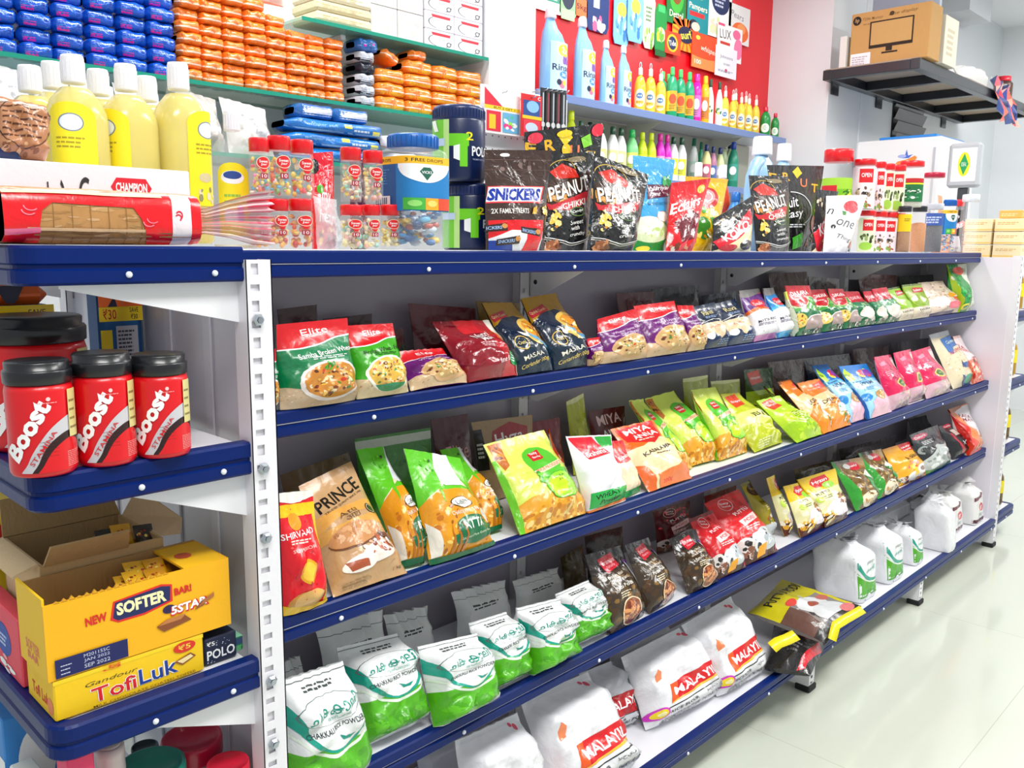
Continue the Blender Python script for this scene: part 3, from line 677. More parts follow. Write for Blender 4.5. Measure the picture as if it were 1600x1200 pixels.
ART['red_atta'] = (R(0, 0, 1, .86, '#e01020') + R(0, .8, 1, .9, '#f2c40e') + R(.88, 0, 1, .9, '#f2c40e') + WAVE([.94, .9, .95], 1, '#f4f2ea') + T('SHIRVAAD', .42, .66, .72, .05, '#fff', 3, .02) + LN(.2, .585, .7, .625, 2, '#ffd9d0') + E(.4, .76, .14, .07, '#f39a1c') + T('SUPERIOR', .45, .54, .5, .025, '#ffd0c8', 3) + E(.45, .36, .19, .1, '#e9a818') + E(.45, .36, .15, .075, '#f6c63a') + E(.45, .1, .36, .11, '#c98a34') + E(.48, .12, .3, .09, '#e2b062') + P([(0, 0), (1, 0), (1, .03), (.5, .05), (0, .1)], '#f0c020') + SPK(.4, .5, .38, .4, 18, .02, ['#ff5a52', '#b50818'], 4))
ART['kraft'] = (WAVE([.5, .58, .6, .56, .52], .66, '#e0a24a') + R(0, .42, 1, .52, '#dba04a') + T('PRINCE', .5, .78, .8, .12, '#161008', 9, .035) + T('TRUSTED QUALITY SINCE 1990', .52, .695, .72, .022, '#3a2a18', 9) + T('Atta', .46, .595, .3, .045, '#6a4a2a', 6, -.01) + T('\u0906\u091f\u093e', .5, .545, .26, .04, '#6a4a2a', 6) + E(.82, .56, .085, .055, '#2a1a10') + RING(.82, .56, .07, .045, .01, '#d8c0a0')
        + E(.4, .385, .34, .1, '#6e3d1c') + E(.4, .4, .34, .1, '#c98d58') + SPK(.4, .42, .28, .07, 26, .03, ['#dba574', '#b0723e', '#e3b58a'], 3) + E(.6, .2, .24, .07, '#efe3d8') + SPK(.62, .24, .22, .09, 26, .04, ['#b4532c', '#e8b09a', '#f4ece6', '#7d2c1c'], 5) + E(.33, .16, .22, .06, '#f3ece4') + P([(.15, .2), (.4, .17), (.42, .12), (.2, .12)], '#a8502e') + P([(.7, .35), (.95, .3), (.93, .27), (.72, .3)], '#5a2418') + T('1 kg', .84, .06, .12, .025, '#2a1a10', 5, .01) + LN(.1, .03, .5, .07, 2, '#a08058'))
ART['kraftback'] = T('PRINCE', .5, .72, .8, .13, '#14100c', 10, .035) + LN(.2, .56, .8, .6, 1, '#3a2a18')
ART['liberty'] = (R(0, 0, 1, .62, '#e79a14') + WAVE([.5, .6, .7, .66, .6], .85, '#f6e6c0') + SPK(.5, .25, .5, .28, 60, .03, ['#c9730c', '#f3b63a', '#a85a08', '#f7cf6a'], 3) + P([(0, 1), (0, .48), (.1, .55), (.28, .62), (.3, .48), (.38, .7), (.48, 1)], '#5fc51c') + P([(1, 1), (1, .5), (.86, .56), (.8, .74), (.72, 1)], '#5fc51c') + P([(.48, 1), (.38, .7), (.46, .66), (.76, .66), (.8, .74), (.72, 1)], '#e8e9ee')
        + P([(.02, .35), (.12, .25), (.14, .05), (.02, .05)], '#f0e9dc') + RING(.54, .47, .2, .055, .012, '#1c2b22') + E(.54, .47, .185, .047, '#fbfbf6') + T('LIBERTY', .54, .47, .28, .04, '#1c2b22', 4, .02) + T('CHAKKI FRESH', .52, .385, .46, .035, '#f6f1e2', 4, .01) + E(.6, .24, .26, .1, '#0d6b3f') + P([(.26, .18), (.94, .24), (.98, .14), (.6, .08), (.3, .11)], '#0d6b3f') + T('ATTA', .6, .255, .38, .085, '#ffffff', 4, .035) + T('Goodness of Pure Golden Wheat', .62, .155, .54, .02, '#e6efd2', 5)
        + sum([P([(x, .02), (x + .03, .3), (x + .055, .02)], '#b3680c') for x in (.24, .32, .4)], []) + WAVE([.05, .04, .05], 0, '#0b5c36') + SPK(.3, .85, .12, .1, 6, .02, ['#8fdc4a', '#4bb010'], 3) + E(.36, .91, .02, .015, '#1b4a10'))
ART['libertyback'] = R(0, .5, 1, 1, '#2f7a1c') + R(0, .88, 1, .97, '#b9bfb4') + SPK(.5, .6, .4, .2, 8, .05, ['#3b9424', '#1f5c12'], 4)
ART['limepouch'] = (R(0, 0, 1, .3, '#e8a528') + SPK(.5, .1, .55, .14, 90, .035, ['#f2c04a', '#d98a14', '#f7d98a', '#c47a10'], 5) + WAVE([.26, .32, .3, .26, .22], 1, '#d9ea62') + SPK(.5, .55, .5, .3, 40, .03, ['#e6f286', '#cfe04c', '#eef6a8'], 7) + P([(.03, .98), (.24, .98), (.16, .7), (.08, .66)], '#c06a1c') + SPK(.13, .86, .07, .1, 10, .03, ['#7d3310', '#e0902c'], 3)
        + E(.6, .66, .25, .18, '#54bf2c') + P([(.36, .6), (.86, .5), (.9, .4), (.34, .44)], '#54bf2c') + P([(.46, .76), (.68, .8), (.66, .68), (.58, .66), (.46, .66)], '#cb1c22') + T('tasty', .57, .755, .16, .04, '#fff', 5, .02) + T('family', .57, .705, .16, .035, '#fff', 5, .02)
        + P([(.34, .54), (.86, .62), (.88, .57), (.36, .49)], '#efd9b4') + T('RICE PRODUCT', .62, .56, .48, .035, '#d0401c', 8, .02) + E(.64, .33, .25, .15, '#3fa81c') + E(.64, .33, .235, .14, '#96dc2c') + E(.56, .33, .12, .1, '#c3e81c') + T('IDEA', .62, .42, .14, .022, '#2a6a10', 5, .02) + T('500', .63, .385, .1, .02, '#2a6a10', 5) + SPK(.38, .46, .08, .06, 8, .05, ['#2f9a1c', '#6fd02c'], 4) + R(0, 0, .05, .8, '#6cc41c'))
ART['limeback'] = SPK(.5, .5, .5, .5, 20, .07, ['#c6cf3a', '#97a31c', '#dbe06a'], 5) + WAVE([.95, .93, .96], 1, '#dfe3a0')
ART['white_wheat'] = (P([(.05, .98), (.55, .98), (.82, .72), (.28, .66)], '#d8102a') + T('Brahmins', .5, .75, .46, .07, '#fff', 8, .02) + P([(.62, .98), (.98, .98), (.98, .84), (.7, .82)], '#27a23a') + R(.08, .04, .98, .23, '#22b04a') + T('WHEAT', .36, .175, .44, .06, '#0d2a14', 4, .03) + T('Powder', .42, .105, .38, .06, '#0d2a14', 4, .02) + P([(0, 0), (1, .02), (1, .06), (.5, .05), (0, .02)], '#ee7a1c') + SPK(.82, .14, .14, .07, 10, .03, ['#45c768', '#118a34'], 3))
ART['redwhite_pack'] = WAVE([.6, .56, .62], 1, '#cf1026') + T('Brahmins', .55, .68, .6, .07, '#fff', 8, .02) + R(0, 0, 1, .1, '#1f9a40') + P([(.3, .8), (.9, .82), (.9, .94), (.4, .95)], '#d93a1c')
ART['miya'] = (WAVE([.62, .6, .66, .7, .7], 1, '#ee6a1c') + P([(.05, .96), (.95, 1), (.92, .74), (.5, .6), (.1, .74)], '#d8141c') + T('MIYA', .5, .9, .62, .09, '#fff', 4, .04) + T('ANNA', .56, .79, .6, .08, '#fff', 4, .04) + LN(.3, .7, .72, .735, 1, '#ffe0d0') + T('KADALA MAVU', .5, .49, .72, .06, '#2a1a10', 5, .02) + LN(.3, .41, .7, .44, 1, '#6a5a48') + P([(.2, 0), (.16, .16), (.6, .18), (.95, .28), (1, .22), (1, 0)], '#ee7a3a') + T('200g', .36, .06, .2, .05, '#d8141c', 5, .03) + P([(0, 0), (0, .4), (.1, .3), (.14, 0)], '#e86a2a'))
ART['miyaback'] = T('MIYA', .5, .82, .66, .17, '#e9c9cc', 3, .03) + R(0, 0, 1, .5, '#7a0f18') + T('ANNA', .52, .58, .6, .14, '#ffffff', 3, .03)
ART['elitebox'] = T('Elite', .52, .62, .62, .17, '#c98a94', 3, -.005) + LN(.35, .46, .7, .5, 1, '#8c4a54')
ART['hyzaback'] = P([(.2, .6), (.3, .86), (.6, .95), (.9, .86), (.86, .58), (.5, .5)], '#a8141c') + T('Hyza', .54, .73, .5, .2, '#fff', 6, .02, .2) + P([(.0, .4), (.13, .4), (.13, .9), (0, .9)], '#1a1a22') + LN(.02, .55, .11, .75, 4, '#d8d8d8')
def d_idli(top, band, w1, dark='#1a1a10'):
    return (R(0, .0, 1, .36, top) + SPK(.5, .12, .5, .14, 24, .05, [w1, band], 5) + WAVE([.42, .36, .33, .4, .44], .62, w1) + P([(.08, .94), (.5, .98), (.56, .76), (.16, .72)], '#e0421c') + T('Nirapara', .34, .84, .34, .06, '#fff', 4, .015))
ART['idli'] = d_idli('#b9c41c', '#d3db4a', '#e2e67a') + T('IDLI', .52, .52, .46, .085, '#1a1a10', 5, .03) + T('PODI', .62, .45, .2, .03, '#3a3a18', 5, .01) + R(.86, .1, 1, .6, '#d7dadd') + LN(.12, .03, .5, .14, 4, '#eef0b0')
ART['lime'] = d_idli('#a5d01c', '#c9e63a', '#bfe02c') + LN(.3, .4, .8, .55, 5, '#4b6a10', 6, .3) + P([(.84, .6), (1, .6), (1, .1), (.9, .2)], '#dfe2e6') + SPK(.5, .25, .4, .2, 30, .05, ['#d8f04a', '#8fc010', '#b4dc1c'], 4)
ART['orange'] = (WAVE([.3, .42, .5, .56, .6], .75, '#f3cf9a') + P([(.1, .98), (.9, .98), (.8, .72), (.2, .66)], '#ee7a10') + P([(.5, .9), (.9, .98), (.94, .84), (.6, .78)], '#e2402c') + T('Nirapara', .5, .82, .4, .05, '#ffe0d0', 4, .01) + T('DOSA', .46, .5, .42, .075, '#22180c', 5, .03) + LN(.3, .42, .7, .45, 1, '#6a4a2a') + E(.3, .24, .22, .12, '#f0902c') + SPK(.75, .2, .24, .17, 34, .04, ['#f3ecd8', '#f2b63a', '#3f8a3a', '#d97a1c'], 5) + E(.7, .3, .2, .1, '#dfe6e4') + E(.64, .33, .03, .03, '#2f9a3a'))
ART['bluepack'] = (WAVE([.0, .0, .05, .2, .3], .62, '#9fd2ee') + R(.0, .7, 1, 1, '#1173c4') + P([(.06, .8), (.26, .95), (.34, .82), (.3, .7), (.16, .68)], '#b8e01c') + T('new', .2, .81, .16, .05, '#1a5a10', -20, .02) + SPK(.68, .82, .2, .08, 12, .07, ['#f06a8a', '#e01c3a', '#f4d8e0', '#8a3aa8', '#f2d83a'], 5) + T('Rosepetal', .36, .66, .36, .035, '#0d3a6a', 5, .01) + T('APPAM', .42, .595, .48, .065, '#0d3a6a', 5, .03) + LN(.25, .46, .62, .53, 3, '#4f90c0') + P([(.2, 0), (.3, .24), (.6, .38), (.95, .34), (1, .3), (1, 0)], '#e8b8c8') + E(.2, .34, .12, .07, '#2a86cc') + E(.62, .33, .16, .09, '#b98a4a') + SPK(.62, .33, .14, .07, 12, .04, ['#f4ecd0', '#e3c07a'], 4) + P([(0, 0), (0, .6), (.06, .55), (.16, 0)], '#0d5aa8'))
ART['pinkpack'] = (SPK(.6, .1, .5, .14, 50, .035, ['#f0dfcf', '#d9c09a', '#e9e2d8', '#c9a874'], 6) + R(0, .26, .82, 1, '#d80f52') + SPK(.4, .6, .3, .3, 16, .06, ['#f02a6a', '#b30a48', '#ee5a86'], 4) + R(.82, .1, 1, .9, '#e6d3cb') + E(.52, .42, .17, .1, '#e8c25a') + E(.52, .42, .12, .07, '#2f6a22') + T('OK', .52, .42, .1, .03, '#e8e070', 0, .02) + P([(.2, .86), (.5, .9), (.52, .82), (.26, .8)], '#f48aa8') + LN(.2, .6, .6, .7, 3, '#f7a8c0'))
ART['riceclear'] = (SPK(.5, .4, .5, .42, 150, .02, ['#e9dcc0', '#d6c49c', '#f3ecd8', '#c9b48a'], 5) + P([(.22, .62), (.3, .88), (.8, .92), (.9, .72), (.5, .68), (.36, .56)], '#0f66b0') + T('Green', .58, .8, .36, .06, '#d8ecd8', 6, .01) + T('ALLEPPEY', .5, .61, .52, .055, '#c93a3a', 6, .02) + R(.42, .28, .82, .37, '#1a5aa0') + R(.74, .4, .92, .48, '#123a78') + P([(.36, .3), (.42, .42), (.47, .3)], '#123a78') + P([(.3, 0), (.2, .18), (.5, .08), (.8, .16), (1, .14), (1, 0)], '#16427a') + E(.5, .09, .17, .07, '#10a080') + R(0, .92, 1, 1, '#c9ced4'))
ART['redrice'] = (R(0, 0, 1, .45, '#ee7a5a') + SPK(.5, .2, .5, .22, 40, .06, ['#e3482c', '#f6c0a0', '#d8281c', '#f4d8c8'], 5) + T('PATA', .45, .8, .6, .08, '#c02a1c', -22, .02) + T('BROWN', .5, .7, .6, .07, '#d8402c', -22, .02) + SPK(.6, .42, .24, .08, 16, .05, ['#a8382c', '#6a1c14', '#e8a08a'], 4))
MAL = '\u0d1a\u0d15\u0d15\u0d3e\u0d32\u0d3f'
ART['chakkali'] = (R(0, 0, 1, .42, '#56b31c') + SPK(.5, .2, .42, .16, 14, .08, ['#63c024', '#4aa314'], 3) + P([(0, .0), (.3, .06), (.7, .04), (1, .16), (1, 0)], '#eef1ee') + WAVE([.66, .46, .37, .36, .43, .66], 1, '#0fa08a') + LINE([.60, .43, .36, .355, .40, .56], .03, '#e9f4e4') + WAVE([.86, .52, .39, .38, .47, .74], 1, '#eef0f0')
        + RING(.5, .72, .45, .115, .012, '#58706c') + T(MAL, .5, .735, .74, .115, '#10907e', 3, .03, 0, .78) + T('\u0d05\u0d30\u0d3f\u0d2a\u0d4a\u0d1f\u0d3f', .56, .655, .3, .034, '#2aa596', 3) + T('CHAKKALI RICE POWDER', .5, .57, .74, .042, '#2b3a40', 4, .03) + LN(.25, .87, .75, .925, 2, '#444c4c', 7, .5) + P([(.52, .5), (.6, .47), (.74, .475), (.66, .445), (.56, .45)], '#10907e') + LN(.72, .02, .95, .07, 3, '#8a9290') + R(0, .955, 1, .962, '#4a5554'))
ART['chakkaliback'] = LN(.2, .55, .8, .7, 2, '#4a5250', 5, .5) + R(0, .82, 1, .828, '#5a6462')
ART['brown'] = (SPK(.5, .35, .5, .4, 60, .05, ['#6a4a1c', '#8a6428', '#4a3010', '#5a3c18'], 5) + R(0, .72, 1, 1, '#1f1512') + P([(.3, .9), (.68, .95), (.72, .76), (.32, .7)], '#d0142c') + T('Brahmins', .51, .845, .34, .06, '#ffd8dc', 6, .015) + T('Nature', .5, .78, .24, .035, '#ffb8c0', 6, .01, .3) + T('Broken black', .46, .655, .42, .04, '#f2ead8', 5, .01) + T('wheat rava', .46, .585, .42, .04, '#f2ead8', 5, .01) + T('Puttu Podi', .44, .5, .36, .045, '#fff8e8', 5, .015) + LN(.3, .36, .6, .45, 3, '#e2d2b0', 5, .5)
        + P([(.8, .8), (.9, .7), (.92, .35), (1, .2), (1, .8)], '#4b1a66') + P([(.84, .78), (1, .6), (1, .26), (.93, .36)], '#c8ccd0') + RING(.5, .17, .24, .17, .02, '#f0d8b0') + E(.5, .17, .22, .155, '#8a4420') + SPK(.5, .17, .2, .14, 34, .05, ['#c9703a', '#a84c22', '#e39a5c', '#6a2c10'], 8) + RING(.48, .96, .06, .025, .012, '#b8b8b8'))
ART['redputtu'] = (SPK(.5, .7, .5, .3, 30, .04, ['#f0303a', '#b80c18', '#f8505a'], 4) + RING(.4, .86, .17, .1, .015, '#f3c8c8') + T('tasty', .4, .885, .22, .04, '#fff', -12, .015) + T('home', .4, .84, .2, .035, '#fff', -12, .015) + T('PUTTU', .56, .69, .46, .05, '#fff', 5, .03) + P([(.28, .56), (.84, .62), (.86, .52), (.3, .46)], '#f8d8d8') + T('PODI', .58, .54, .36, .05, '#d81c2c', 5, .03) + LN(.3, .4, .8, .46, 2, '#ffd0d0') + R(0, 0, 1, .3, '#4a2a20') + E(.66, .22, .3, .15, '#c8ced2') + E(.42, .2, .2, .13, '#dfe3e6') + SPK(.55, .22, .34, .12, 12, .05, ['#eef0f2', '#b5bcc2', '#23282c'], 5) + E(.12, .2, .14, .12, '#e9e2dc') + P([(.3, .02), (.54, .04), (.56, .16), (.34, .14)], '#f2a614') + SPK(.15, .14, .16, .1, 16, .05, ['#8a5a44', '#2c2420', '#e0cfc4'], 6) + P([(.86, .02), (1, .06), (1, .14), (.9, .12)], '#e8485a'))
ART['olive'] = E(.36, .84, .26, .12, '#4a2c14') + T('tasty', .36, .84, .3, .06, '#b0903a', -14, .02) + T('PATHIRI', .55, .6, .56, .06, '#3a3010', 5, .02) + LN(.3, .44, .8, .54, 3, '#d8cc7a') + R(0, 0, 1, .2, '#c9cfd0') + SPK(.6, .25, .4, .14, 14, .06, ['#e0d8c8', '#c0392c', '#4b7a2a'], 3)
ART['yellow'] = (R(0, .0, 1, .2, '#5a2412') + WAVE([.25, .2, .2, .26], .7, '#e9e3a8') + SPK(.4, .5, .4, .2, 20, .06, ['#f3efcf', '#dfe08a'], 5) + R(0, .68, 1, 1, '#eec30c') + P([(.28, .84), (.4, .94), (.7, .95), (.76, .84), (.62, .74), (.36, .74)], '#d3121c') + T('Hyzan', .53, .845, .36, .085, '#fff', 5, .025, .2) + E(.66, .74, .15, .07, '#8fd024') + T('PUTTU', .38, .62, .34, .05, '#33321c', 4, .02) + LN(.25, .5, .6, .57, 2, '#7d8a3c') + E(.2, .52, .08, .06, '#bcd84a') + E(.58, .28, .36, .16, '#e3dae2') + E(.58, .31, .3, .12, '#f4eef4') + SPK(.75, .42, .22, .12, 26, .05, ['#8a4c2c', '#b0703e', '#5a2a14', '#d8c0a8'], 4) + SPK(.2, .18, .2, .14, 20, .05, ['#e3a81c', '#f2d04a', '#a85a10', '#f3e8d0'], 7))
ART['greenbrown'] = (SPK(.45, .5, .4, .5, 60, .05, ['#a8843c', '#6a4c1c', '#c9aa6a', '#4a3414'], 5) + P([(0, 1), (0, .0), (.1, 0), (.2, .3), (.12, .7), (.1, 1)], '#2f9a2c') + R(.55, .76, 1, 1, '#a8781c') + E(.56, .84, .2, .1, '#d3142c') + E(.36, .86, .1, .06, '#d9d9d4') + T('tasty', .56, .84, .28, .05, '#fff', 4, .02) + P([(.6, .62), (.86, .72), (.96, .42), (.8, .3)], '#eceae2') + P([(.6, .62), (.62, .3), (.82, .1), (1, .3), (.96, .42)], '#1f8a34') + E(.4, .14, .26, .14, '#efe3c8') + SPK(.4, .14, .22, .11, 26, .04, ['#e0b45a', '#c98a3a', '#f3dca0', '#7d5a2c'], 6))
ART['coconut'] = (P([(.5, 1), (.56, .8), (.9, .76), (1, .86), (1, 1)], '#d21c1c') + T('tasty', .74, .89, .34, .06, '#fff', 6, .02) + T('home', .74, .82, .3, .05, '#fff', 6, .02) + T('A tikka', .6, .6, .5, .1, '#3a2a0c', 8, .02) + SPK(.5, .12, .5, .14, 40, .06, ['#f2f0ea', '#8a5a3c', '#d8c8b8', '#c03a4a', '#5a3a28'], 5) + E(.72, .22, .22, .12, '#efece8') + E(.72, .22, .1, .06, '#8a6a58') + E(.4, .12, .2, .1, '#efece8') + P([(.34, .4), (.5, .36), (.52, .12), (.4, .1)], '#f5c61c') + SPK(.4, .4, .3, .1, 8, .05, ['#e8342c', '#f4a0a0'], 4))
ART['darkwhite'] = (WAVE([.3, .42, .6, .5, .7], 0, '#b9bfbc') + SPK(.5, .25, .5, .22, 20, .08, ['#d8dcd8', '#8d9690', '#e9ecea'], 5) + E(.3, .88, .24, .07, '#d8305a') + T('Dakara', .3, .88, .36, .06, '#fff', 4, .02) + LN(.2, .66, .62, .76, 3, '#c9cccc') + WAVE([.1, .04, .02, .08, .06], 0, '#4f8a24') + RING(.14, .55, .13, .1, .05, '#8f9894', 20, 30, 250))
ART['black'] = (SPK(.5, .5, .5, .5, 20, .05, ['#2c3034', '#101214'], 4) + E(.4, .94, .26, .06, '#c8284a') + T('Dakara', .4, .94, .38, .05, '#fff', 4, .02) + P([(.18, .7), (.26, .72), (.34, .1), (.24, .1)], '#a8142c') + R(.3, .62, .62, .8, '#cfc7bc') + P([(.5, .8), (.82, .86), (.76, .62), (.56, .64)], '#34322e') + P([(.62, .5), (1, .66), (1, .14), (.78, .12)], '#e0e2de') + P([(.76, .28), (.84, .1), (.98, .12), (.86, .3)], '#7fae2c') + T('X', .44, .36, .14, .12, '#d8d8d8', 0, .02))
ART['redpata'] = (R(0, 0, .42, 1, '#dc1a14') + WAVE([.2, .35, .5], 0, '#e83a1c') + P([(.3, 1), (.42, .6), (.4, .34), (.62, .14), (1, .1), (1, 1)], '#ee8a4a') + P([(.44, .96), (.56, .6), (.6, .34), (.76, .24), (1, .22), (1, .98)], '#e6dfe2') + P([(.2, 1), (.4, .9), (.7, .95), (.85, 1)], '#a8642c') + T('PATA', .68, .76, .4, .08, '#8a1420', -22, .03) + T('MAVU', .7, .66, .4, .07, '#8a1420', -22, .03) + E(.84, .34, .17, .09, '#b4683a') + SPK(.84, .34, .15, .08, 14, .05, ['#8a4422', '#d8985c', '#6a2c14'], 4) + SPK(.24, .5, .14, .4, 20, .05, ['#f0504a', '#f8a09a', '#b80c10'], 6) + SPK(.7, .12, .26, .06, 14, .05, ['#f2b48a', '#e8742c'], 3))
ART['malayil'] = (P([(.12, .60), (.16, .68), (.21, .63), (.2, .54), (.12, .52)], '#f08a5a') + E(.84, .9, .03, .03, '#e0526a') + E(.79, .93, .025, .02, '#e0526a') + P([(.2, .2), (.95, .26), (.97, .47), (.24, .43)], '#f05a1c') + P([(.3, .205), (.95, .26), (.97, .47), (.34, .44)], '#d8161c') + P([(.22, .215), (.95, .29), (.95, .26), (.2, .2)], '#f6c23a') + T('MALAYIL', .6, .34, .64, .105, '#ffffff', 4, .04) + LINE([.165, .17, .18, .2, .225], .012, '#17191c') + T('RICE FLOUR', .36, .115, .36, .035, '#1c1e22', 4, .015) + T('\u0637\u062d\u064a\u0646', .74, .145, .2, .04, '#1c1e22', 4, .01) + T('APPAM IDIYAPPAM PATHIRI PODI', .52, .055, .86, .042, '#1c1e22', 4, .02) + LN(.1, .005, .6, .025, 1, '#5a5e64')
        + E(.08, .14, .085, .065, '#d23ac0') + E(.085, .135, .06, .046, '#f3d81c') + E(.09, .13, .035, .024, '#fff6b0'))
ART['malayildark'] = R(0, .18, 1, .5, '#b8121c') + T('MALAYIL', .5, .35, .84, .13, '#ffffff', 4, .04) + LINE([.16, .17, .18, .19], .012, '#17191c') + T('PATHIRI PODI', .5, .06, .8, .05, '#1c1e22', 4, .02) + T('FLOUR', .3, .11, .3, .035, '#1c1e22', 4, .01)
ART['chakbrick'] = (R(.05, .1, 1, .45, '#4fb01c') + WAVE([.8, .52, .4, .36, .34], 1, '#0fa08a') + WAVE([.7, .46, .36, .33, .34], .38, '#4fb01c') + WAVE([.98, .62, .5, .44, .42], 1, '#f2f4f6') + LINE([.66, .5, .42, .38, .37], .03, '#e9f6e4') + R(0, 0, .05, .9, '#eef0f2') + R(0, 0, 1, .1, '#eef0f2') + E(.5, .1, .1, .05, '#ffffff') + T(MAL, .6, .66, .56, .09, '#2aa596', 2, .02) + RING(.66, .66, .3, .08, .01, '#a9b8b5', 24, -90, 90) + LN(.4, .78, .9, .84, 2, '#8a9290') + E(.25, .05, .03, .02, '#3a6ab8'))
ART['maroonbrick'] = (R(.0, .05, 1, .16, '#5a1424') + WAVE([.18, .15, .14, .17, .2], .05, '#5a1424') + WAVE([.22, .19, .18, .21, .24], .17, '#f4f2f2') + E(.68, .5, .22, .13, '#d62032') + E(.62, .47, .14, .09, '#f0a0a4') + T('Double', .68, .52, .26, .05, '#fff', 5, .02) + P([(.1, .72), (.8, .78), (.82, .84), (.9, .9), (.74, .93), (.66, .84), (.1, .84)], '#6a1c34') + LN(.4, .24, .8, .32, 3, '#8a9aa0'))
ART['puttu'] = (R(0, 0, .46, 1, '#cfc313') + SPK(.68, .5, .3, .4, 30, .06, ['#8c8a88', '#5a5856', '#c9c6c2', '#3a302c'], 5) + E(.62, .55, .17, .28, '#e9eaec') + E(.8, .62, .16, .3, '#d9dbdd') + E(.62, .55, .06, .1, '#a8503c') + E(.42, .34, .06, .1, '#e0483a') + E(.58, .86, .07, .1, '#c8685a') + R(.9, 0, 1, 1, '#23201f') + R(.46, 0, .9, .25, '#6a4a40') + E(.9, .86, .07, .12, '#e07a7a') + T('PUTTU PODI', .2, .55, .82, .13, '#1f1d0c', 90, .03, 0, 1.0) + T('100% Steamed', .86, .2, .2, .06, '#eceae4', 70, .02))
# pouches on the top shelf
ART['snick'] = (R(0, .9, 1, .905, '#6a5048') + R(0, .8, 1, .806, '#5c443c') + SPK(.5, .85, .45, .07, 14, .03, ['#7a6460', '#4c3630'], 5) + E(.28, .95, .07, .018, '#e8e4e4') + P([(.0, .47), (.02, .64), (.9, .64), (.84, .47)], '#e23a44') + P([(.0, .485), (.03, .63), (.87, .63), (.82, .485)], '#f4f6fa') + T('SNICKERS', .42, .555, .82, .125, '#0d2f9a', 0, .11, .25) + T('2X FAMILY TREATS', .32, .39, .54, .05, '#f3efe8', 0, .03) + R(.02, .0, .84, .3, '#e6e8ee') + P([(.02, .3), (.84, .3), (.84, .19), (.3, .2), (.02, .12)], '#d8101c') + P([(.6, .3), (.84, .3), (.8, 0), (.5, 0)], '#e01822') + P([(.02, 0), (.36, 0), (.3, .1), (.02, .1)], '#123a9a')
        + sum([P([(x - .16, y - .025), (x + .16, y - .025 + dy), (x + .15, y + .05 + dy), (x - .16, y + .035)], '#2c1a14') + T('SNICKERS', x - .03, y + .008 + dy / 2, .22, .032, '#9cc0f0', rr, .03) + E(x + .12, y + .02 + dy, .04, .025, '#c98a4a') for x, y, dy, rr in ((.6, .2, -.04, -10), (.26, .075, .02, 5), (.08, .21, .01, 2))], []) + P([(.66, .42), (.74, .44), (.72, .36), (.64, .36)], '#e0a82c') + SPK(.92, .4, .06, .05, 8, .03, ['#e0b63a', '#f3d88a'], 3) + T('A', .98, .05, .05, .07, '#e8e8e8', 0, .02))
ART['peanut'] = (P([(.0, .68), (.3, .84), (.62, .76), (.98, .82), (.92, .5), (.6, .36), (.1, .42)], '#3a2116') + P([(.06, .82), (.3, .9), (.6, .82), (.66, .74), (.2, .74)], '#cf2a1c') + RING(.3, .78, .32, .16, .014, '#d9b24a', 20, 20, 200) + SPK(.3, .58, .3, .14, 12, .06, ['#c98a3c', '#7d4a1c', '#e3b46a'], 6) + P([(.02, .5), (.1, .47), (.84, .6), (.86, .66), (.84, .5), (.5, .4), (.06, .42)], '#c3202c')
        + T('PEANUT', .46, .625, .84, .17, '#2a1710', 10, .075) + T('PEANUT', .46, .63, .82, .155, '#f1ece6', 10, .035) + T('CHIKKI', .52, .465, .5, .065, '#f6f0e8', 8, .04) + E(.58, .385, .17, .05, '#5d7a3c') + E(.58, .385, .15, .04, '#101610') + T('Candys', .58, .388, .24, .035, '#e8efe0', 8, .02, .2) + T('Sweet', .56, .28, .3, .045, '#f2f0ec', 6, .01) + T('with', .53, .22, .2, .045, '#f2f0ec', 6, .01) + T('crunchy', .58, .155, .36, .045, '#f2f0ec', 6, .01)
        + LINE([.14, .1, .07, .1, .16], .008, '#f4f4f0') + LINE([.12, .08, .05, .08, .14], .006, '#d9d4c4') + SPK(.12, .3, .1, .12, 14, .05, ['#e8c24a', '#f3dc8a', '#c98a2a'], 8) + SPK(.14, .05, .12, .05, 8, .05, ['#9a5a34', '#6a3a1c', '#c98a5a'], 5) + E(.6, .93, .2, .03, '#8a7a5c') + RING(.5, .9, .3, .05, .012, '#b9a46a', 16, 0, 180) + SPK(.5, .35, .48, .3, 10, .02, ['#3c3c42', '#000000'], 3))
ART['fruitnut'] = sum([T(ch, x, y, .13, .1, c, r, .05) for ch, x, y, c, r in (('F', .06, .86, '#e8b42c', -8), ('R', .3, .87, '#f0b01c', 5), ('U', .62, .8, '#ee7a4a', -4), ('I', .5, .92, '#f2d01c', 40), ('T', .84, .74, '#f2b81c', -6), ('N', .12, .66, '#7ccf3a', 10), ('U', .92, .45, '#e8b42c', 10), ('T', .1, .34, '#ee7a4a', -10), ('S', .76, .16, '#d8b41c', 8), ('A', .6, .1, '#c86a34', -6))], []) + E(.12, .94, .09, .045, '#e0304a') + E(.93, .95, .09, .05, '#e3203c') + P([(.7, .9), (.82, .93), (.86, .84), (.74, .82)], '#86d43a') + E(.48, .95, .1, .03, '#f2d01c') + E(.5, .82, .06, .05, '#ecc81c') + P([(.62, .28), (.72, .3), (.7, .2), (.6, .2)], '#3a9a2c') + SPK(.5, .5, .45, .45, 12, .03, ['#e8b42c', '#58b02c', '#d83a4a', '#ee8a4a'], 6)
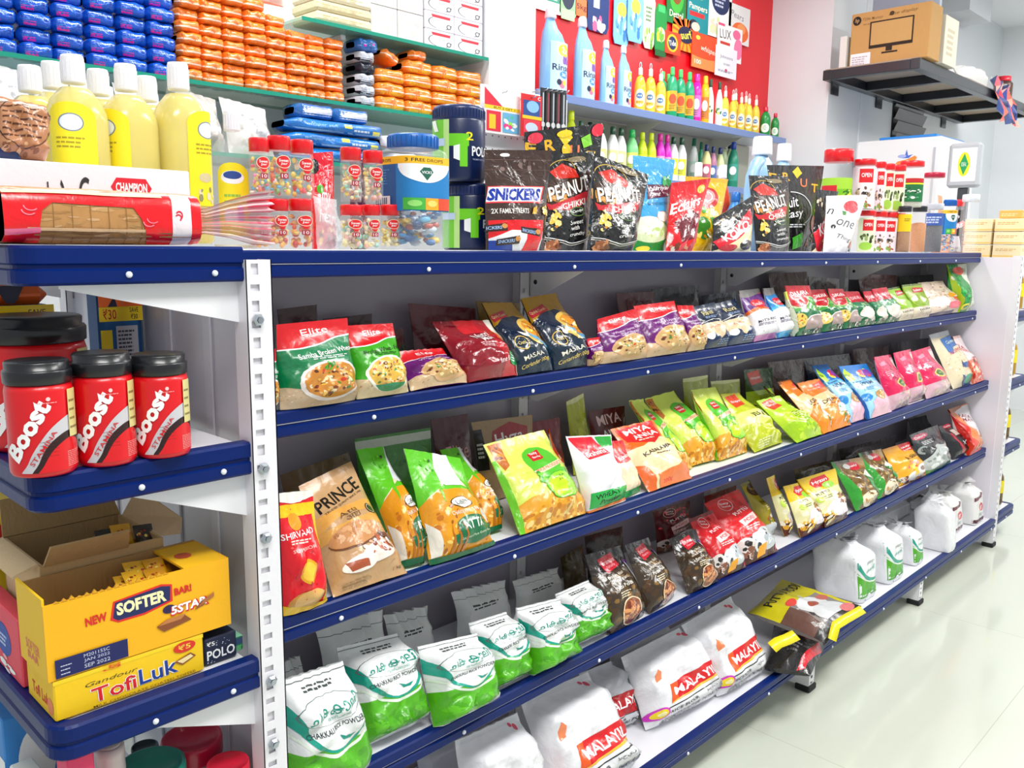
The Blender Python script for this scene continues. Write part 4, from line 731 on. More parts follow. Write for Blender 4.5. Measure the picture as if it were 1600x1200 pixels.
ART['fruiteasy'] = ART['fruitnut'][:10] + RING(.34, .5, .42, .2, .02, '#eef0f2', 24, -60, 90) + T('Fruit', .26, .57, .4, .12, '#ffffff', 6, .02, .2) + T('Easy', .34, .43, .44, .12, '#ffffff', 6, .02, .2) + LN(.1, .28, .6, .33, 2, '#d0d4d8') + P([(.2, .16), (.46, .22), (.44, .06), (.2, .02)], '#3fa82c') + E(.8, .3, .08, .12, '#e0743a')
ART['nariyal'] = (WAVE([.0, .0, .0], .3, '#1f8a3c') + R(0, 0, 1, .17, '#1c8a34') + E(.38, .2, .5, .12, '#d9e3b4') + E(.3, .26, .4, .1, '#e8edd6') + SPK(.4, .2, .4, .05, 16, .05, ['#f3f4e4', '#b9cf7a'], 4) + E(.68, .36, .17, .06, '#f6efe2') + RING(.68, .36, .17, .06, .02, '#b98a5a') + P([(.28, .54), (.98, .6), (.96, .72), (.3, .7)], '#5a2442') + T('Nariyal', .62, .665, .56, .06, '#ffffff', 5, .01, .25) + T('Pang', .5, .6, .3, .045, '#ffffff', 5, .01, .25) + T('IMPORTED COCONUT', .58, .5, .6, .028, '#1a6a94', 3, .02) + RING(.5, .9, .5, .01, .004, '#bfe4f4') + SPK(.85, .76, .12, .05, 8, .05, ['#3fae5c', '#1f8a3c'], 3) + E(.2, .02, .16, .03, '#e8d43a'))
ART['eclair'] = (P([(.1, .42), (.6, .56), (.84, .5), (.66, .16), (.3, .1)], '#6a0c22') + T('Eclairs', .42, .655, .86, .15, '#ffffff', 10, .04, .25) + T('Choco', .5, .5, .34, .065, '#ffffff', 8, .02, .2) + E(.8, .86, .1, .06, '#e8c85a') + SPK(.8, .86, .1, .06, 8, .03, ['#c98a2c', '#f6e8a0'], 4) + SPK(.3, .06, .3, .06, 12, .05, ['#7a3a28', '#c98a6a', '#e8d8c8'], 5) + P([(.3, .1), (.5, .2), (.42, .0), (.26, 0)], '#f23a4a') + P([(.62, .46), (.8, .46), (.7, .3)], '#8a1430'))
ART['ychips'] = (E(.5, .72, .3, .15, '#c81c24') + E(.5, .74, .2, .1, '#e8a0a4') + RING(.5, .74, .14, .07, .03, '#f4f0ea') + E(.3, .3, .2, .16, '#3f8a2c') + P([(.5, .45), (.6, .2), (.7, .44)], '#2f9a34') + SPK(.5, .12, .46, .14, 40, .06, ['#f2c61c', '#d99a10', '#f8e06a'], 6) + E(.35, .55, .06, .05, '#4fae3a'))
ART['koko'] = (P([(.0, .3), (.9, .8), (.96, .5), (.1, .06)], '#d8142c') + T('KOKO', .5, .43, .72, .2, '#ffffff', 22, .05) + P([(0, 0), (.1, .06), (.96, .5), (1, .3), (1, 0)], '#e9dcae') + SPK(.3, .78, .26, .1, 10, .05, ['#b9a888', '#e3d9c4', '#6a5a48'], 3) + E(.75, .12, .2, .09, '#20201f') + E(.3, .08, .2, .08, '#c02030'))
ART['one'] = (T('n', .1, .72, .16, .1, '#22242a', -8, .0, .3) + E(.62, .8, .19, .1, '#e02032') + E(.7, .74, .14, .07, '#f03a48') + P([(.4, .72), (.52, .7), (.5, .64), (.42, .64)], '#3f8a2c') + T('one', .52, .48, .56, .12, '#22242a', -14, -.005, .3) + T('Thing', .5, .22, .5, .1, '#3a3c44', -14, 0, .3) + E(.16, .44, .06, .04, '#1c1c22') + SPK(.5, .5, .5, .5, 14, .008, ['#c8c8d0', '#a0a4b0'], 3) + E(.86, .12, .12, .06, '#d2202c'))
ART['orangepk'] = R(.0, .3, 1, .44, '#ffe3cf') + SPK(.5, .7, .45, .2, 6, .05, ['#ff9a4a', '#e8641c'], 3)
ART['orangepk2'] = R(.0, .34, 1, .44, '#ffe9d6') + R(.1, .1, 1, .3, '#f6b010') + SPK(.5, .7, .45, .2, 6, .05, ['#ffa04a', '#e8701c'], 3)
ART['bluepk'] = P([(.14, .08), (.5, .12), (.48, .36), (.12, .32)], '#e81ca0') + T('Whisper', .62, .66, .56, .17, '#bfe0ff', 8, .01, .3) + SPK(.5, .6, .45, .3, 8, .06, ['#1a62c8', '#0a3a94', '#3a8ae0'], 5)
ART['greypk'] = R(0, .05, 1, .35, '#1a2436') + LN(.1, .5, .8, .8, 2, '#9aa0ac')
ART['bluedot'] = SPK(.5, .5, .48, .45, 26, .06, ['#58a0e0', '#123f8a', '#8cc4f0'], 4) + E(.3, .4, .06, .1, '#d81cb0') + E(.72, .6, .06, .1, '#d81cb0')

# ================================================================ bags on the four lower shelves
_seed = [100]
def B(art, base, q, sh, T, name, label, group=None, seal=None, kind='pillow', lean=None, mat=None, pucker=1.0, sr=1):
    """a bag in the front rows: bottom pair and top pair of corners as seen in the photo, on shelf sh"""
    z = ZS[sh]; _seed[0] += 1
    if sh == 1 and q[0] > 1230: q = (q[0], 651 - .1524 * (q[0] - 430), q[2], 651 - .1524 * (q[2] - 430)) + q[4:]
    Q = lean_quad(q, z=z, lean=lean, ymax=1.33 if sh == 1 else 1.35, ymin=YL[sh] + .01)
    ov = max(0, max(p[0] for p in Q) - 4.222)
    if ov: Q = [p - [ov, 0, 0] for p in Q]
    Q = [Q[0] + (Q[0] - Q[1]) * .03, Q[1] + (Q[1] - Q[0]) * .03, Q[2] + (Q[2] - Q[3]) * .03, Q[3] + (Q[3] - Q[2]) * .03]; T *= 1.12
    ROW.append((Q, (name, label, 'bag' if 'bag' in name else 'pouch', base, art, T, kind, _seed[0], seal, z, group, mat, pucker, sr)))
ROW = []
YSPLIT = 1.35
V3 = lambda *a: np.array(a, float)
ENDS = [(V3(0.626, 0, 0), V3(-1, 0, 0)), (V3(4.230, 0, 0), V3(1, 0, 0))]
def between(A, Bq, gap=0.003):
    """the plane two neighbours share, as a stop for each"""
    p0, p1 = (A[1] + Bq[0]) / 2, (A[3] + Bq[2]) / 2; nn = unit(np.cross(V3(0, 1, 0), p1 - p0)); nn = nn if nn[0] > 0 else -nn
    return (p0 - nn * gap, nn), (p0 + nn * gap, -nn)
def set_row():
    """settle a row: neighbours that would share room press flat against each other"""
    ROW.sort(key=lambda r: r[0][0][0] + r[0][1][0])
    top = ZS[ZS.index(ROW[0][1][8 + 1]) - 1]
    C = [list(ENDS) + [(V3(0, YSPLIT - .001, 0), V3(0, 1, 0)), (V3(0, 0, top - .026), V3(0, 0, 1))] for _ in ROW]
    for i in range(len(ROW)):
        for j in range(i + 1, min(i + 4, len(ROW))):
            A, Bq = ROW[i][0], ROW[j][0]
            if j > i + 1 and max(A[1][0] - Bq[0][0], A[3][0] - Bq[2][0]) < -0.006: continue
            dy = (A[0][1] + A[1][1] - Bq[0][1] - Bq[1][1]) / 2
            if dy < -0.018: b = between((0, A[1], 0, A[3]), (A[1], 0, A[3], 0), .006)[1]; C[j].append(b)       # the one set back gives way
            elif dy > 0.018: a = between((0, Bq[0], 0, Bq[2]), (Bq[0], 0, Bq[2], 0), .006)[0]; C[i].append(a)
            else: a, b = between(A, Bq); C[i].append(a); C[j].append(b)
    for (Q, (name, label, cat, base, art, T, kind, seed, seal, z, group, mat, pucker, sr)), cl in zip(ROW, C):
        make_bag(name, label, cat, Q, base, art, ART.get(art), T, kind, seed, seal, z, group, mat, True, pucker=pucker, sealrows=sr, clamps=cl)
    ROW.clear()
def K(art, base, q, sh, Y, T, name, label, group=None, kind='pillow'):
    """a bag of the back row: only its top shows; q = top pair of corners, Y = how deep its top stands"""
    z = ZS[sh]; _seed[0] += 1; Y = max(Y, 1.385)
    tl, tr = at(q[0], q[1], Y=Y), at(q[2], q[3], Y=Y); zt = (tl[2] + tr[2]) / 2
    dy = (zt - z) * 0.16; bl, br = np.array([tl[0], Y - dy, z]), np.array([tr[0], Y - dy, z])
    return make_bag(name, label, 'bag' if 'bag' in name else 'pouch', [bl, br, tl, tr], base, art, ART.get(art), min(T, .022) if kind == 'pillow' else T, kind, _seed[0], None, z, group, FILM, False, clamps=ENDS + [(V3(0, YSPLIT + .001, 0), V3(0, -1, 0)), (V3(0, 1.429, 0), V3(0, 1, 0))])
GR2 = 'red topped broken wheat bags'
# ---- second shelf
B('samba', '#0a7a48', (400, 654, 448, 648, 398, 545, 434, 545), 1, .022, 'wheat_bag', 'green wheat bag half hidden behind the slotted corner post', seal='#0a5a38')
B('samba', '#0a7a48', (455, 645, 572, 628, 426, 508, 542, 497), 1, .034, 'wheat_bag', 'green bag with red top and big white bowl, first whole bag beside the slotted post', GR2, seal='#c30d1a')
B('fine', '#3ea51c', (570, 630, 655, 617, 540, 509, 612, 505), 1, .032, 'wheat_bag', 'bright green bag with red top between the dark green and purple bags', GR2, seal='#b50d18')
B('purple', '#6a1570', (664, 617, 752, 602, 622, 552, 690, 545), 1, .03, 'wheat_bag', 'purple wheat bag slumped low between green and maroon bags', seal='#a00c18')
B('maroon', '#8a0c20', (752, 604, 827, 591, 676, 503, 770, 500), 1, .036, 'flour_bag', 'maroon and red glossy bag with white script and a green dot', seal='#8a0c20', mat=FOIL)
B('navygold', '#0c2438', (824, 591, 874, 581, 746, 474, 812, 470), 1, .03, 'oats_bag', 'navy and gold pouch leaning beside the maroon bag', 'navy and gold pouches', seal='#8a680c', mat=FOIL)
B('navygold', '#0c2438', (874, 582, 929, 570, 804, 470, 872, 458), 1, .032, 'oats_bag', 'navy and gold pouch whose gold top flares up under the bracket', 'navy and gold pouches', seal='#a07a10', mat=FOIL)
B('purple', '#6a1570', (918, 578, 950, 572, 912, 530, 945, 525), 1, .02, 'wheat_bag', 'small dark purple bag sunk in the gap behind the navy pouch')
B('purple', '#6a1570', (962, 573, 1024, 561, 925, 501, 993, 482), 1, .03, 'wheat_bag', 'purple bag with pointed red corner, first of the purple three', GR2, seal='#d0101c')
B('purple', '#6a1570', (1022, 562, 1080, 550, 991, 478, 1056, 470), 1, .032, 'wheat_bag', 'purple bag with red top, middle one of the purple three', GR2, seal='#d0101c')
B('purple', '#6a1570', (1072, 553, 1107, 546, 1050, 478, 1082, 478), 1, .028, 'wheat_bag', 'purple bag with red top next to the navy and cream bags', GR2, seal='#d0101c')
B('navycream', '#13233f', (1104, 548, 1142, 541, 1080, 480, 1117, 472), 1, .028, 'flour_bag', 'navy and cream bag touching the purple bags', 'navy and cream bags', seal='#0e1a30')
B('navycream', '#13233f', (1138, 543, 1182, 534, 1114, 475, 1152, 466), 1, .028, 'flour_bag', 'navy and cream bag touching the white and violet rice bag', 'navy and cream bags', seal='#0e1a30')
B('ricepurple', '#eceaf0', (1178, 537, 1212, 528, 1150, 455, 1190, 450), 1, .032, 'rice_bag', 'white rice bag with violet cap and orange band', seal='#8a8684')
B('riceblue', '#eceaf0', (1208, 530, 1238, 524, 1186, 452, 1214, 450), 1, .03, 'rice_bag', 'white rice bag with blue cap and blue foot', seal='#8a8684')
B('ricegreen', '#e4e8d4', (1234, 526, 1250, 521, 1217, 458, 1231, 455), 1, .022, 'rice_bag', 'pale flecked bag squeezed beside the blue capped rice bag')
for i, (q, a) in enumerate((((1240, 525, 1292, 513, 1226, 446, 1264, 446), 'samba2'), ((1289, 515, 1322, 507, 1260, 454, 1290, 452), 'samba2'), ((1318, 510, 1346, 502, 1288, 453, 1318, 452), 'samba2'), ((1344, 505, 1370, 498, 1314, 457, 1344, 456), 'samba3'), ((1366, 502, 1386, 496, 1344, 456, 1364, 455), 'samba3'), ((1380, 500, 1408, 492, 1360, 452, 1390, 448), 'samba3'))):
    B(a, '#0f6a3e', q, 1, .03, 'rice_bag', ['red and green bag with leafy print, biggest and nearest the pale flecked bag', 'second red and green leafy bag counting from the pale flecked bag', 'third red and green leafy bag counting from the pale flecked bag', 'fourth red and green bag, its grain window tilted', 'narrow red and green bag, fifth of its row', 'last red and green bag, beside the lime ones'][i], 'red and green leafy bags', seal='#9c0c1e')
B('greenred', '#8fbf2a', (1398, 498, 1428, 490, 1380, 452, 1412, 446), 1, .028, 'rice_bag', 'light green bag with a red patch behind the olive one', 'lime bags with red patches', seal='#4a5a20')
B('greenred', '#86a81c', (1420, 494, 1452, 486, 1402, 446, 1442, 442), 1, .03, 'rice_bag', 'olive green bag with a red patch next to the speckled bag', 'lime bags with red patches', seal='#5a7018')
B('specks', '#d8c4b4', (1450, 490, 1503, 479, 1432, 442, 1484, 438), 1, .034, 'snack_bag', 'speckled beige bag with orange and red flame print', seal='#c9b4a0')
B('greenlong', '#0b8a34', (1502, 484, 1532, 476, 1489, 414, 1526, 412), 1, .04, 'snack_bag', 'tall bulging green striped bag against the white end panel', seal='#b8d04a')
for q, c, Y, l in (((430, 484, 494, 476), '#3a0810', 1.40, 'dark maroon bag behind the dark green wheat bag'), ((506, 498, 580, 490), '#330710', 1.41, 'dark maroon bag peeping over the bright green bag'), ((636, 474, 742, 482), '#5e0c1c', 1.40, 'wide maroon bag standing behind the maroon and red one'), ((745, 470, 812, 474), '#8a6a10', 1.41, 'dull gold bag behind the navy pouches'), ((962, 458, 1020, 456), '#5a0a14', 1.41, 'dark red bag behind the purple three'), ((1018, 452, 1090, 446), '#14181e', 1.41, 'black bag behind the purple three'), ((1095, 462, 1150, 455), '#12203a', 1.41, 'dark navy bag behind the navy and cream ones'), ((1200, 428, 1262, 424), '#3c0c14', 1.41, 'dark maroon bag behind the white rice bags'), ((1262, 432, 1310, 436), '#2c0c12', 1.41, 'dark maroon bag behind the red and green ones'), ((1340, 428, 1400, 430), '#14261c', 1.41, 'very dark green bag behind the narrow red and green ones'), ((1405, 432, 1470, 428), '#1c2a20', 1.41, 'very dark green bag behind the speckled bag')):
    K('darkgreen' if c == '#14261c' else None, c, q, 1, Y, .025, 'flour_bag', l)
K('darkgreen', '#14361c', (606, 520, 630, 512), 1, 1.33, .03, 'wheat_bag', 'dark green bag with a dark red top behind the slumped purple one')
set_row()
# ---- third shelf
B('red_atta', '#e01020', (436, 968, 521, 942, 428, 772, 484, 765), 2, .034, 'flour_bag', 'red and yellow flour bag tight against the slotted post', seal='#d8d4c8')
B('kraft', '#c49a6c', (526, 935, 634, 898, 466, 762, 546, 722), 2, .038, 'flour_bag', 'brown kraft flour bag with bold black lettering and bread picture', seal='#b88e60', pucker=.5)
B('liberty', '#5fc51c', (628, 888, 690, 872, 556, 706, 640, 694), 2, .034, 'flour_bag', 'green and wheat gold flour bag beside the brown kraft bag', 'green and wheat gold flour bags', seal='#2f7a1c')
B('liberty', '#5fc51c', (682, 888, 782, 855, 632, 702, 712, 718), 2, .036, 'flour_bag', 'green and wheat gold flour bag standing out in front of its two neighbours', 'green and wheat gold flour bags', seal='#dfe3dc')
B('liberty', '#5fc51c', (752, 838, 818, 815, 690, 702, 744, 694), 2, .03, 'flour_bag', 'green and wheat gold flour bag set back beside the lime yellow pouch', 'green and wheat gold flour bags', seal='#4aa81c')
B('limepouch', '#d9ea62', (820, 838, 917, 802, 756, 696, 850, 672), 2, .04, 'rice_bag', 'lime yellow pouch with green oval, nearest the wheat gold bags', 'lime yellow pouches with green ovals', seal='#eef2d8')
B('redwhite_pack', '#f1eef0', (884, 800, 916, 788, 850, 674, 886, 664), 2, .026, 'flour_bag', 'white bag with a red cap half behind the lime yellow pouch', seal='#c01024')
B('white_wheat', '#efedf2', (918, 805, 984, 785, 884, 682, 950, 680), 2, .036, 'flour_bag', 'white powder bag with green foot and pink red label', seal='#f4f2f4')
B('redwhite_pack', '#ead9b8', (972, 780, 1000, 766, 945, 690, 972, 688), 2, .02, 'flour_bag', 'cream and red bag between the white and orange bags')
B('miya', '#f3dfae', (1025, 772, 1085, 750, 956, 670, 1019, 656), 2, .036, 'flour_bag', 'orange and cream flour bag with red shield', seal='#e8551c')
B('limepouch', '#d9ea62', (1052, 742, 1082, 732, 976, 626, 1008, 620), 2, .024, 'rice_bag', 'slim lime yellow pouch behind the orange and cream bag', 'lime yellow pouches with green ovals', seal='#dfe6a0')
B('limepouch', '#d9ea62', (1078, 730, 1124, 718, 1003, 624, 1066, 606), 2, .036, 'rice_bag', 'lime yellow pouch with green oval beside the orange flour bag', 'lime yellow pouches with green ovals', seal='#e9efc8')
B('limepouch', '#d9ea62', (1112, 724, 1168, 706, 1066, 612, 1118, 604), 2, .036, 'rice_bag', 'lime yellow pouch with green oval touching the olive packet', 'lime yellow pouches with green ovals', seal='#e9efc8')
B('idli', '#c4ce2c', (1178, 708, 1222, 692, 1124, 618, 1163, 614), 2, .036, 'spice_pouch', 'olive yellow powder packet slumped flat with folded foot', seal='#c9c43a')
B('lime', '#a5d01c', (1232, 684, 1248, 678, 1178, 608, 1200, 603), 2, .03, 'spice_pouch', 'dark lime packet tucked behind the bright lime one', seal='#3f6a14')
B('lime', '#b4dc24', (1250, 693, 1288, 680, 1180, 629, 1216, 619), 2, .036, 'spice_pouch', 'bright lime packet lying low with a red flag', seal='#a5d01c')
B('orange', '#ee8a1c', (1296, 682, 1312, 675, 1214, 598, 1242, 592), 2, .03, 'spice_pouch', 'orange packet behind its twin, next to the bright lime one', 'orange packets', seal='#8a4a1c')
B('orange', '#ee8a1c', (1296, 678, 1330, 664, 1234, 602, 1284, 592), 2, .034, 'spice_pouch', 'orange packet in front of its twin, next to the blue packet', 'orange packets', seal='#c46a14')
B('bluepack', '#5fb2e4', (1322, 664, 1352, 654, 1262, 572, 1304, 566), 2, .028, 'flour_bag', 'sky blue packet half covered by its twin', 'sky blue packets', seal='#0f5a9c', pucker=.4)
B('bluepack', '#5fb2e4', (1352, 658, 1393, 644, 1300, 574, 1358, 568), 2, .03, 'flour_bag', 'sky blue packet with pink flowers in full view', 'sky blue packets', seal='#0f66b0', pucker=.4)
for q, l in (((1392, 642, 1420, 630, 1358, 560, 1391, 554), 'magenta bag touching the sky blue packet'), ((1418, 630, 1443, 621, 1394, 552, 1420, 546), 'magenta bag in the middle of the three'), ((1447, 624, 1486, 611, 1422, 550, 1450, 542), 'magenta bag beside the bag with the blue flag')):
    B('pinkpack', '#cfa8b4', q, 2, .034, 'rice_bag', l, 'magenta bags', seal='#b50a48', mat=FOIL)
B('riceclear', '#e0d2b2', (1490, 608, 1521, 597, 1450, 524, 1489, 514), 2, .036, 'rice_bag', 'see through rice bag with a blue flag on top', seal='#c9ced4')
B('redrice', '#ead8d8', (1522, 602, 1546, 591, 1484, 528, 1508, 522), 2, .03, 'rice_bag', 'pinkish white rice bag with red grain leaning on the end panel', seal='#e0b8b8')
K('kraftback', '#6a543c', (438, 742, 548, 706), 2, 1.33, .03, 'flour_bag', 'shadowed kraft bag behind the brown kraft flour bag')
K('libertyback', '#2f7a1c', (550, 686, 672, 668), 2, 1.32, .03, 'flour_bag', 'dark green flour bag with a grey top strip behind the wheat gold bags')
K('elitebox', '#4a0a16', (674, 656, 732, 646), 2, 1.34, .03, 'wheat_bag', 'dark maroon bag lettered in pink behind the wheat gold bags')
K('hyzaback', '#a98a62', (736, 660, 830, 648), 2, 1.34, .035, 'flour_bag', 'tan bag with a red badge above the lime yellow pouch')
K('limeback', '#b4bc28', (884, 628, 914, 614), 2, 1.40, .03, 'rice_bag', 'crumpled lime bag top poking up before the upright')
K(None, '#7a0f1c', (832, 660, 874, 652), 2, 1.37, .02, 'flour_bag', 'dark red bag between the tan bag and the crumpled lime top')
K('miyaback', '#5a0c16', (918, 642, 976, 634), 2, 1.38, .03, 'flour_bag', 'dark red bag lettered white behind the orange flour bag')
K('limeback', '#a8b020', (1064, 592, 1104, 586), 2, 1.38, .02, 'rice_bag', 'lime bag top behind the lime pouches, first of two')
K('limeback', '#a8b020', (1112, 596, 1156, 592), 2, 1.36, .03, 'rice_bag', 'lime bag top behind the lime pouches, beside the dark gap')
K('lime', '#31551c', (1160, 578, 1206, 574), 2, 1.38, .02, 'spice_pouch', 'deep green bag behind the lime packets')
K(None, '#4a2c1c', (1202, 566, 1256, 560), 2, 1.39, .025, 'spice_pouch', 'dark brown bag behind the orange packets')
K(None, '#161e30', (1258, 560, 1330, 552), 2, 1.39, .03, 'flour_bag', 'dark navy bag behind the sky blue packets')
K(None, '#3c0c1c', (1330, 546, 1388, 540), 2, 1.39, .03, 'rice_bag', 'dark wine bag behind the magenta ones')
K(None, '#20242c', (1392, 536, 1450, 528), 2, 1.39, .03, 'rice_bag', 'black bag behind the magenta ones beside the blue flag bag')
set_row()
# ---- fourth shelf
GC = 'white and green rice powder bags'
for q, l, thk in (((440, 1256, 574, 1190, 440, 1064, 534, 1034), 'white and green rice powder bag against the slotted post', .05), ((562, 1166, 663, 1120, 528, 1012, 626, 988), 'white and green rice powder bag, second from the slotted post', .05), ((690, 1142, 766, 1092, 652, 1010, 742, 990), 'white and green rice powder bag with crinkled clear top, third from the slotted post', .05), ((764, 1078, 816, 1050, 732, 974, 796, 954), 'white and green rice powder bag with crinkled clear top, fourth from the slotted post', .045), ((822, 1056, 886, 1020, 800, 952, 872, 934), 'white and green rice powder bag, fifth from the slotted post', .048), ((884, 1012, 944, 986, 868, 928, 918, 906), 'white and green rice powder bag touching the brown wood print bag', .045)):
    B("chakkali", "#eef0f0", q, 3, thk, 'rice_flour_bag', l, GC, seal='#dfe3e2', kind='brick')
for q, Y, l in (((430, 1040, 470, 1024), 1.36, 'white bag top in the dark corner by the slotted post'), ((492, 978, 598, 952), 1.34, 'white bag behind the second rice powder bag'), ((600, 962, 668, 946), 1.36, 'white bag in shadow behind the third rice powder bag'), ((706, 926, 790, 906), 1.34, 'white bag behind the fourth rice powder bag'), ((800, 908, 872, 886), 1.34, 'white bag behind the fifth rice powder bag')):
    K('chakkaliback', '#f6f8f6', q, 3, Y, .04, 'rice_flour_bag', l, 'rice powder bags of the back row', 'crumple')
for q, l in (((946, 994, 1006, 958, 912, 868, 970, 852), 'brown wood print bag beside the white and green bags'), ((1012, 960, 1052, 930, 976, 852, 1012, 840), 'brown wood print bag in the middle of the three'), ((1076, 928, 1122, 908, 1046, 842, 1083, 828), 'brown wood print bag touching the red bags')):
    B('brown', '#3c2c1a', q, 3, .036, 'flour_bag', l, 'brown wood print bags', seal='#17110f', mat=FOIL)
B('redputtu', '#d8121e', (1118, 906, 1166, 886, 1076, 812, 1110, 798), 3, .036, 'flour_bag', 'red bag with white steamed cakes beside the brown bags', 'red bags with steamed cakes', seal='#7a0c14')
B('redputtu', '#e0141f', (1164, 884, 1214, 862, 1102, 786, 1154, 764), 3, .036, 'flour_bag', 'red bag with white steamed cakes beside the olive bag', 'red bags with steamed cakes', seal='#c8101c')
B('olive', '#a09018', (1194, 840, 1214, 830, 1160, 756, 1192, 742), 3, .026, 'flour_bag', 'olive bag half hidden behind the second red bag', seal='#7a6e14')
B('yellow', '#d8b00c', (1226, 838, 1246, 828, 1194, 748, 1222, 736), 3, .024, 'flour_bag', 'yellow bag seen edge on next to the bare shelf patch', 'yellow bags with oval red badges', seal='#b0900c')
B('yellow', '#d8b00c', (1252, 840, 1288, 822, 1224, 760, 1256, 752), 3, .03, 'flour_bag', 'yellow bag in the middle of the three', 'yellow bags with oval red badges', seal='#d0aa10')
B('yellow', '#e3c010', (1280, 828, 1330, 810, 1238, 752, 1304, 732), 3, .034, 'flour_bag', 'yellow bag in front of the other two, its badge in full view', 'yellow bags with oval red badges', seal='#c9a40c')
B('greenbrown', '#7a5a24', (1338, 799, 1370, 782, 1300, 722, 1346, 714), 3, .034, 'flour_bag', 'brown bag with a green edge and pale bowl beside the yellow bags', 'brown bags with green corners', seal='#4a3a18', mat=FOIL)
B('greenbrown', '#7a5a24', (1372, 780, 1404, 764, 1342, 708, 1374, 702), 3, .034, 'flour_bag', 'brown bag with a green corner beside the orange yellow one', 'brown bags with green corners', seal='#3a2c16', mat=FOIL)
B('coconut', '#f0a81c', (1404, 760, 1446, 742, 1380, 702, 1420, 690), 3, .034, 'flour_bag', 'orange yellow bag with sliced ring prints', seal='#e8981c')
B('darkwhite', '#23282a', (1446, 742, 1484, 722, 1420, 680, 1464, 664), 3, .034, 'flour_bag', 'black and silver white bag with a pink badge', seal='#17191b', mat=FOIL)
B('black', '#1a1c1f', (1490, 718, 1516, 706, 1468, 666, 1498, 656), 3, .032, 'flour_bag', 'black bag with a dark red stripe beside the tall red one', seal='#101113', mat=FOIL)
B('redpata', '#e8d8d8', (1520, 710, 1552, 694, 1488, 637, 1526, 624), 3, .04, 'flour_bag', 'tall red and pink bag resting on the end panel', seal='#b8221c')
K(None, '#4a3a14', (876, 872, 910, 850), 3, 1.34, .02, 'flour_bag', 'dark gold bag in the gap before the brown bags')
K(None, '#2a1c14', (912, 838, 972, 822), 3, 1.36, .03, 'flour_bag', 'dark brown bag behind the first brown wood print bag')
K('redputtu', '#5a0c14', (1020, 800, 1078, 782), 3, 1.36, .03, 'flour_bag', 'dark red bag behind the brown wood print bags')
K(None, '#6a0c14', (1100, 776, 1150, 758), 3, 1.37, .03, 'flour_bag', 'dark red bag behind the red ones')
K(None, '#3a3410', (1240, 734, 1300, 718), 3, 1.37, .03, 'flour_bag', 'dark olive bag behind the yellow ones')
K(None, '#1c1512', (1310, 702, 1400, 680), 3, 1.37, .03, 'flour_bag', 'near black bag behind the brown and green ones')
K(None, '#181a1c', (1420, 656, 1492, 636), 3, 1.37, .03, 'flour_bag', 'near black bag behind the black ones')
set_row()
# ---- bottom shelf
GM = 'white rice flour bags with red panels'
B('malayil', '#eeeef2', (735, 1330, 850, 1262, 712, 1156, 806, 1114), 4, .06, 'rice_flour_bag', 'white rice flour bag cut off at the frame edge, first of the red panel bags', GM, seal='#e4e6ea', kind='brick')
B('malayil', '#eeeef2', (868, 1262, 986, 1196, 816, 1094, 918, 1050), 4, .06, 'rice_flour_bag', 'white rice flour bag with red panel tilted, pushed forward of the dark one', GM, seal='#e4e6ea', kind='brick')
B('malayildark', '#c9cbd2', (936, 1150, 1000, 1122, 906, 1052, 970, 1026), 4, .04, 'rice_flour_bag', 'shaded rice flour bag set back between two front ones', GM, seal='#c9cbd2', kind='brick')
B('malayil', '#eeeef2', (1012, 1140, 1120, 1082, 972, 1026, 1070, 976), 4, .055, 'rice_flour_bag', 'white rice flour bag with red panel and blue side in clear view', GM, seal='#e4e6ea', kind='brick')
B('malayil', '#eeeef2', (1122, 1088, 1186, 1050, 1066, 976, 1142, 932), 4, .05, 'rice_flour_bag', 'white rice flour bag with red panel beside the black packets', GM, seal='#e4e6ea', kind='brick')
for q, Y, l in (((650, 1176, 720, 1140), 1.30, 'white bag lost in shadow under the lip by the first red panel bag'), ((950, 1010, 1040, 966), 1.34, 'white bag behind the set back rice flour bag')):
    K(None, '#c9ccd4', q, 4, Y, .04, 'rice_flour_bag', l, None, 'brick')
set_row()
def lying(art, base, corners, z0, z1, T, name, label, mat=None, seal=None):
    bl = at(*corners[0:2], Z=z0); br = at(*corners[2:4], Z=z0); tl = at(*corners[4:6], Z=z1); tr = at(*corners[6:8], Z=z1); _seed[0] += 1
    return make_bag(name, label, 'bag', [bl, br, tl, tr], base, art, ART.get(art), T, 'pillow', _seed[0], seal, ZS[4], None, mat or FILM, True)
ART['puttu_lying'] = ART['puttu']
flat_bag = lying('puttu_lying', '#8c8480', (1168, 958, 1284, 1004, 1222, 900, 1346, 948), ZS[4] + .082, ZS[4] + .105, .03, 'flour_bag', 'yellow and grey flour bag lying flat on a black packet', FILM, '#cfc313')
ART['blackpk'] = E(.62, .62, .2, .12, '#d3142c') + T('tasty', .62, .62, .3, .08, '#fff', 10, .02) + P([(.1, .9), (.4, .98), (.42, .6), (.2, .5)], '#c9d2d2') + P([(.7, 0), (.86, .05), (1, .5), (.9, .6)], '#d8122c') + E(.2, .3, .12, .06, '#1f8a4c') + LN(.4, .2, .7, .4, 3, '#6a6a6c')
black_bag = lying('blackpk', '#1c1b1d', (1194, 1046, 1266, 1056, 1212, 950, 1304, 990), ZS[4] + .02, ZS[4] + .034, .034, 'flour_bag', 'black glossy packet lying crumpled under the yellow and grey bag', FOIL, '#c8102c')
g = Geo()
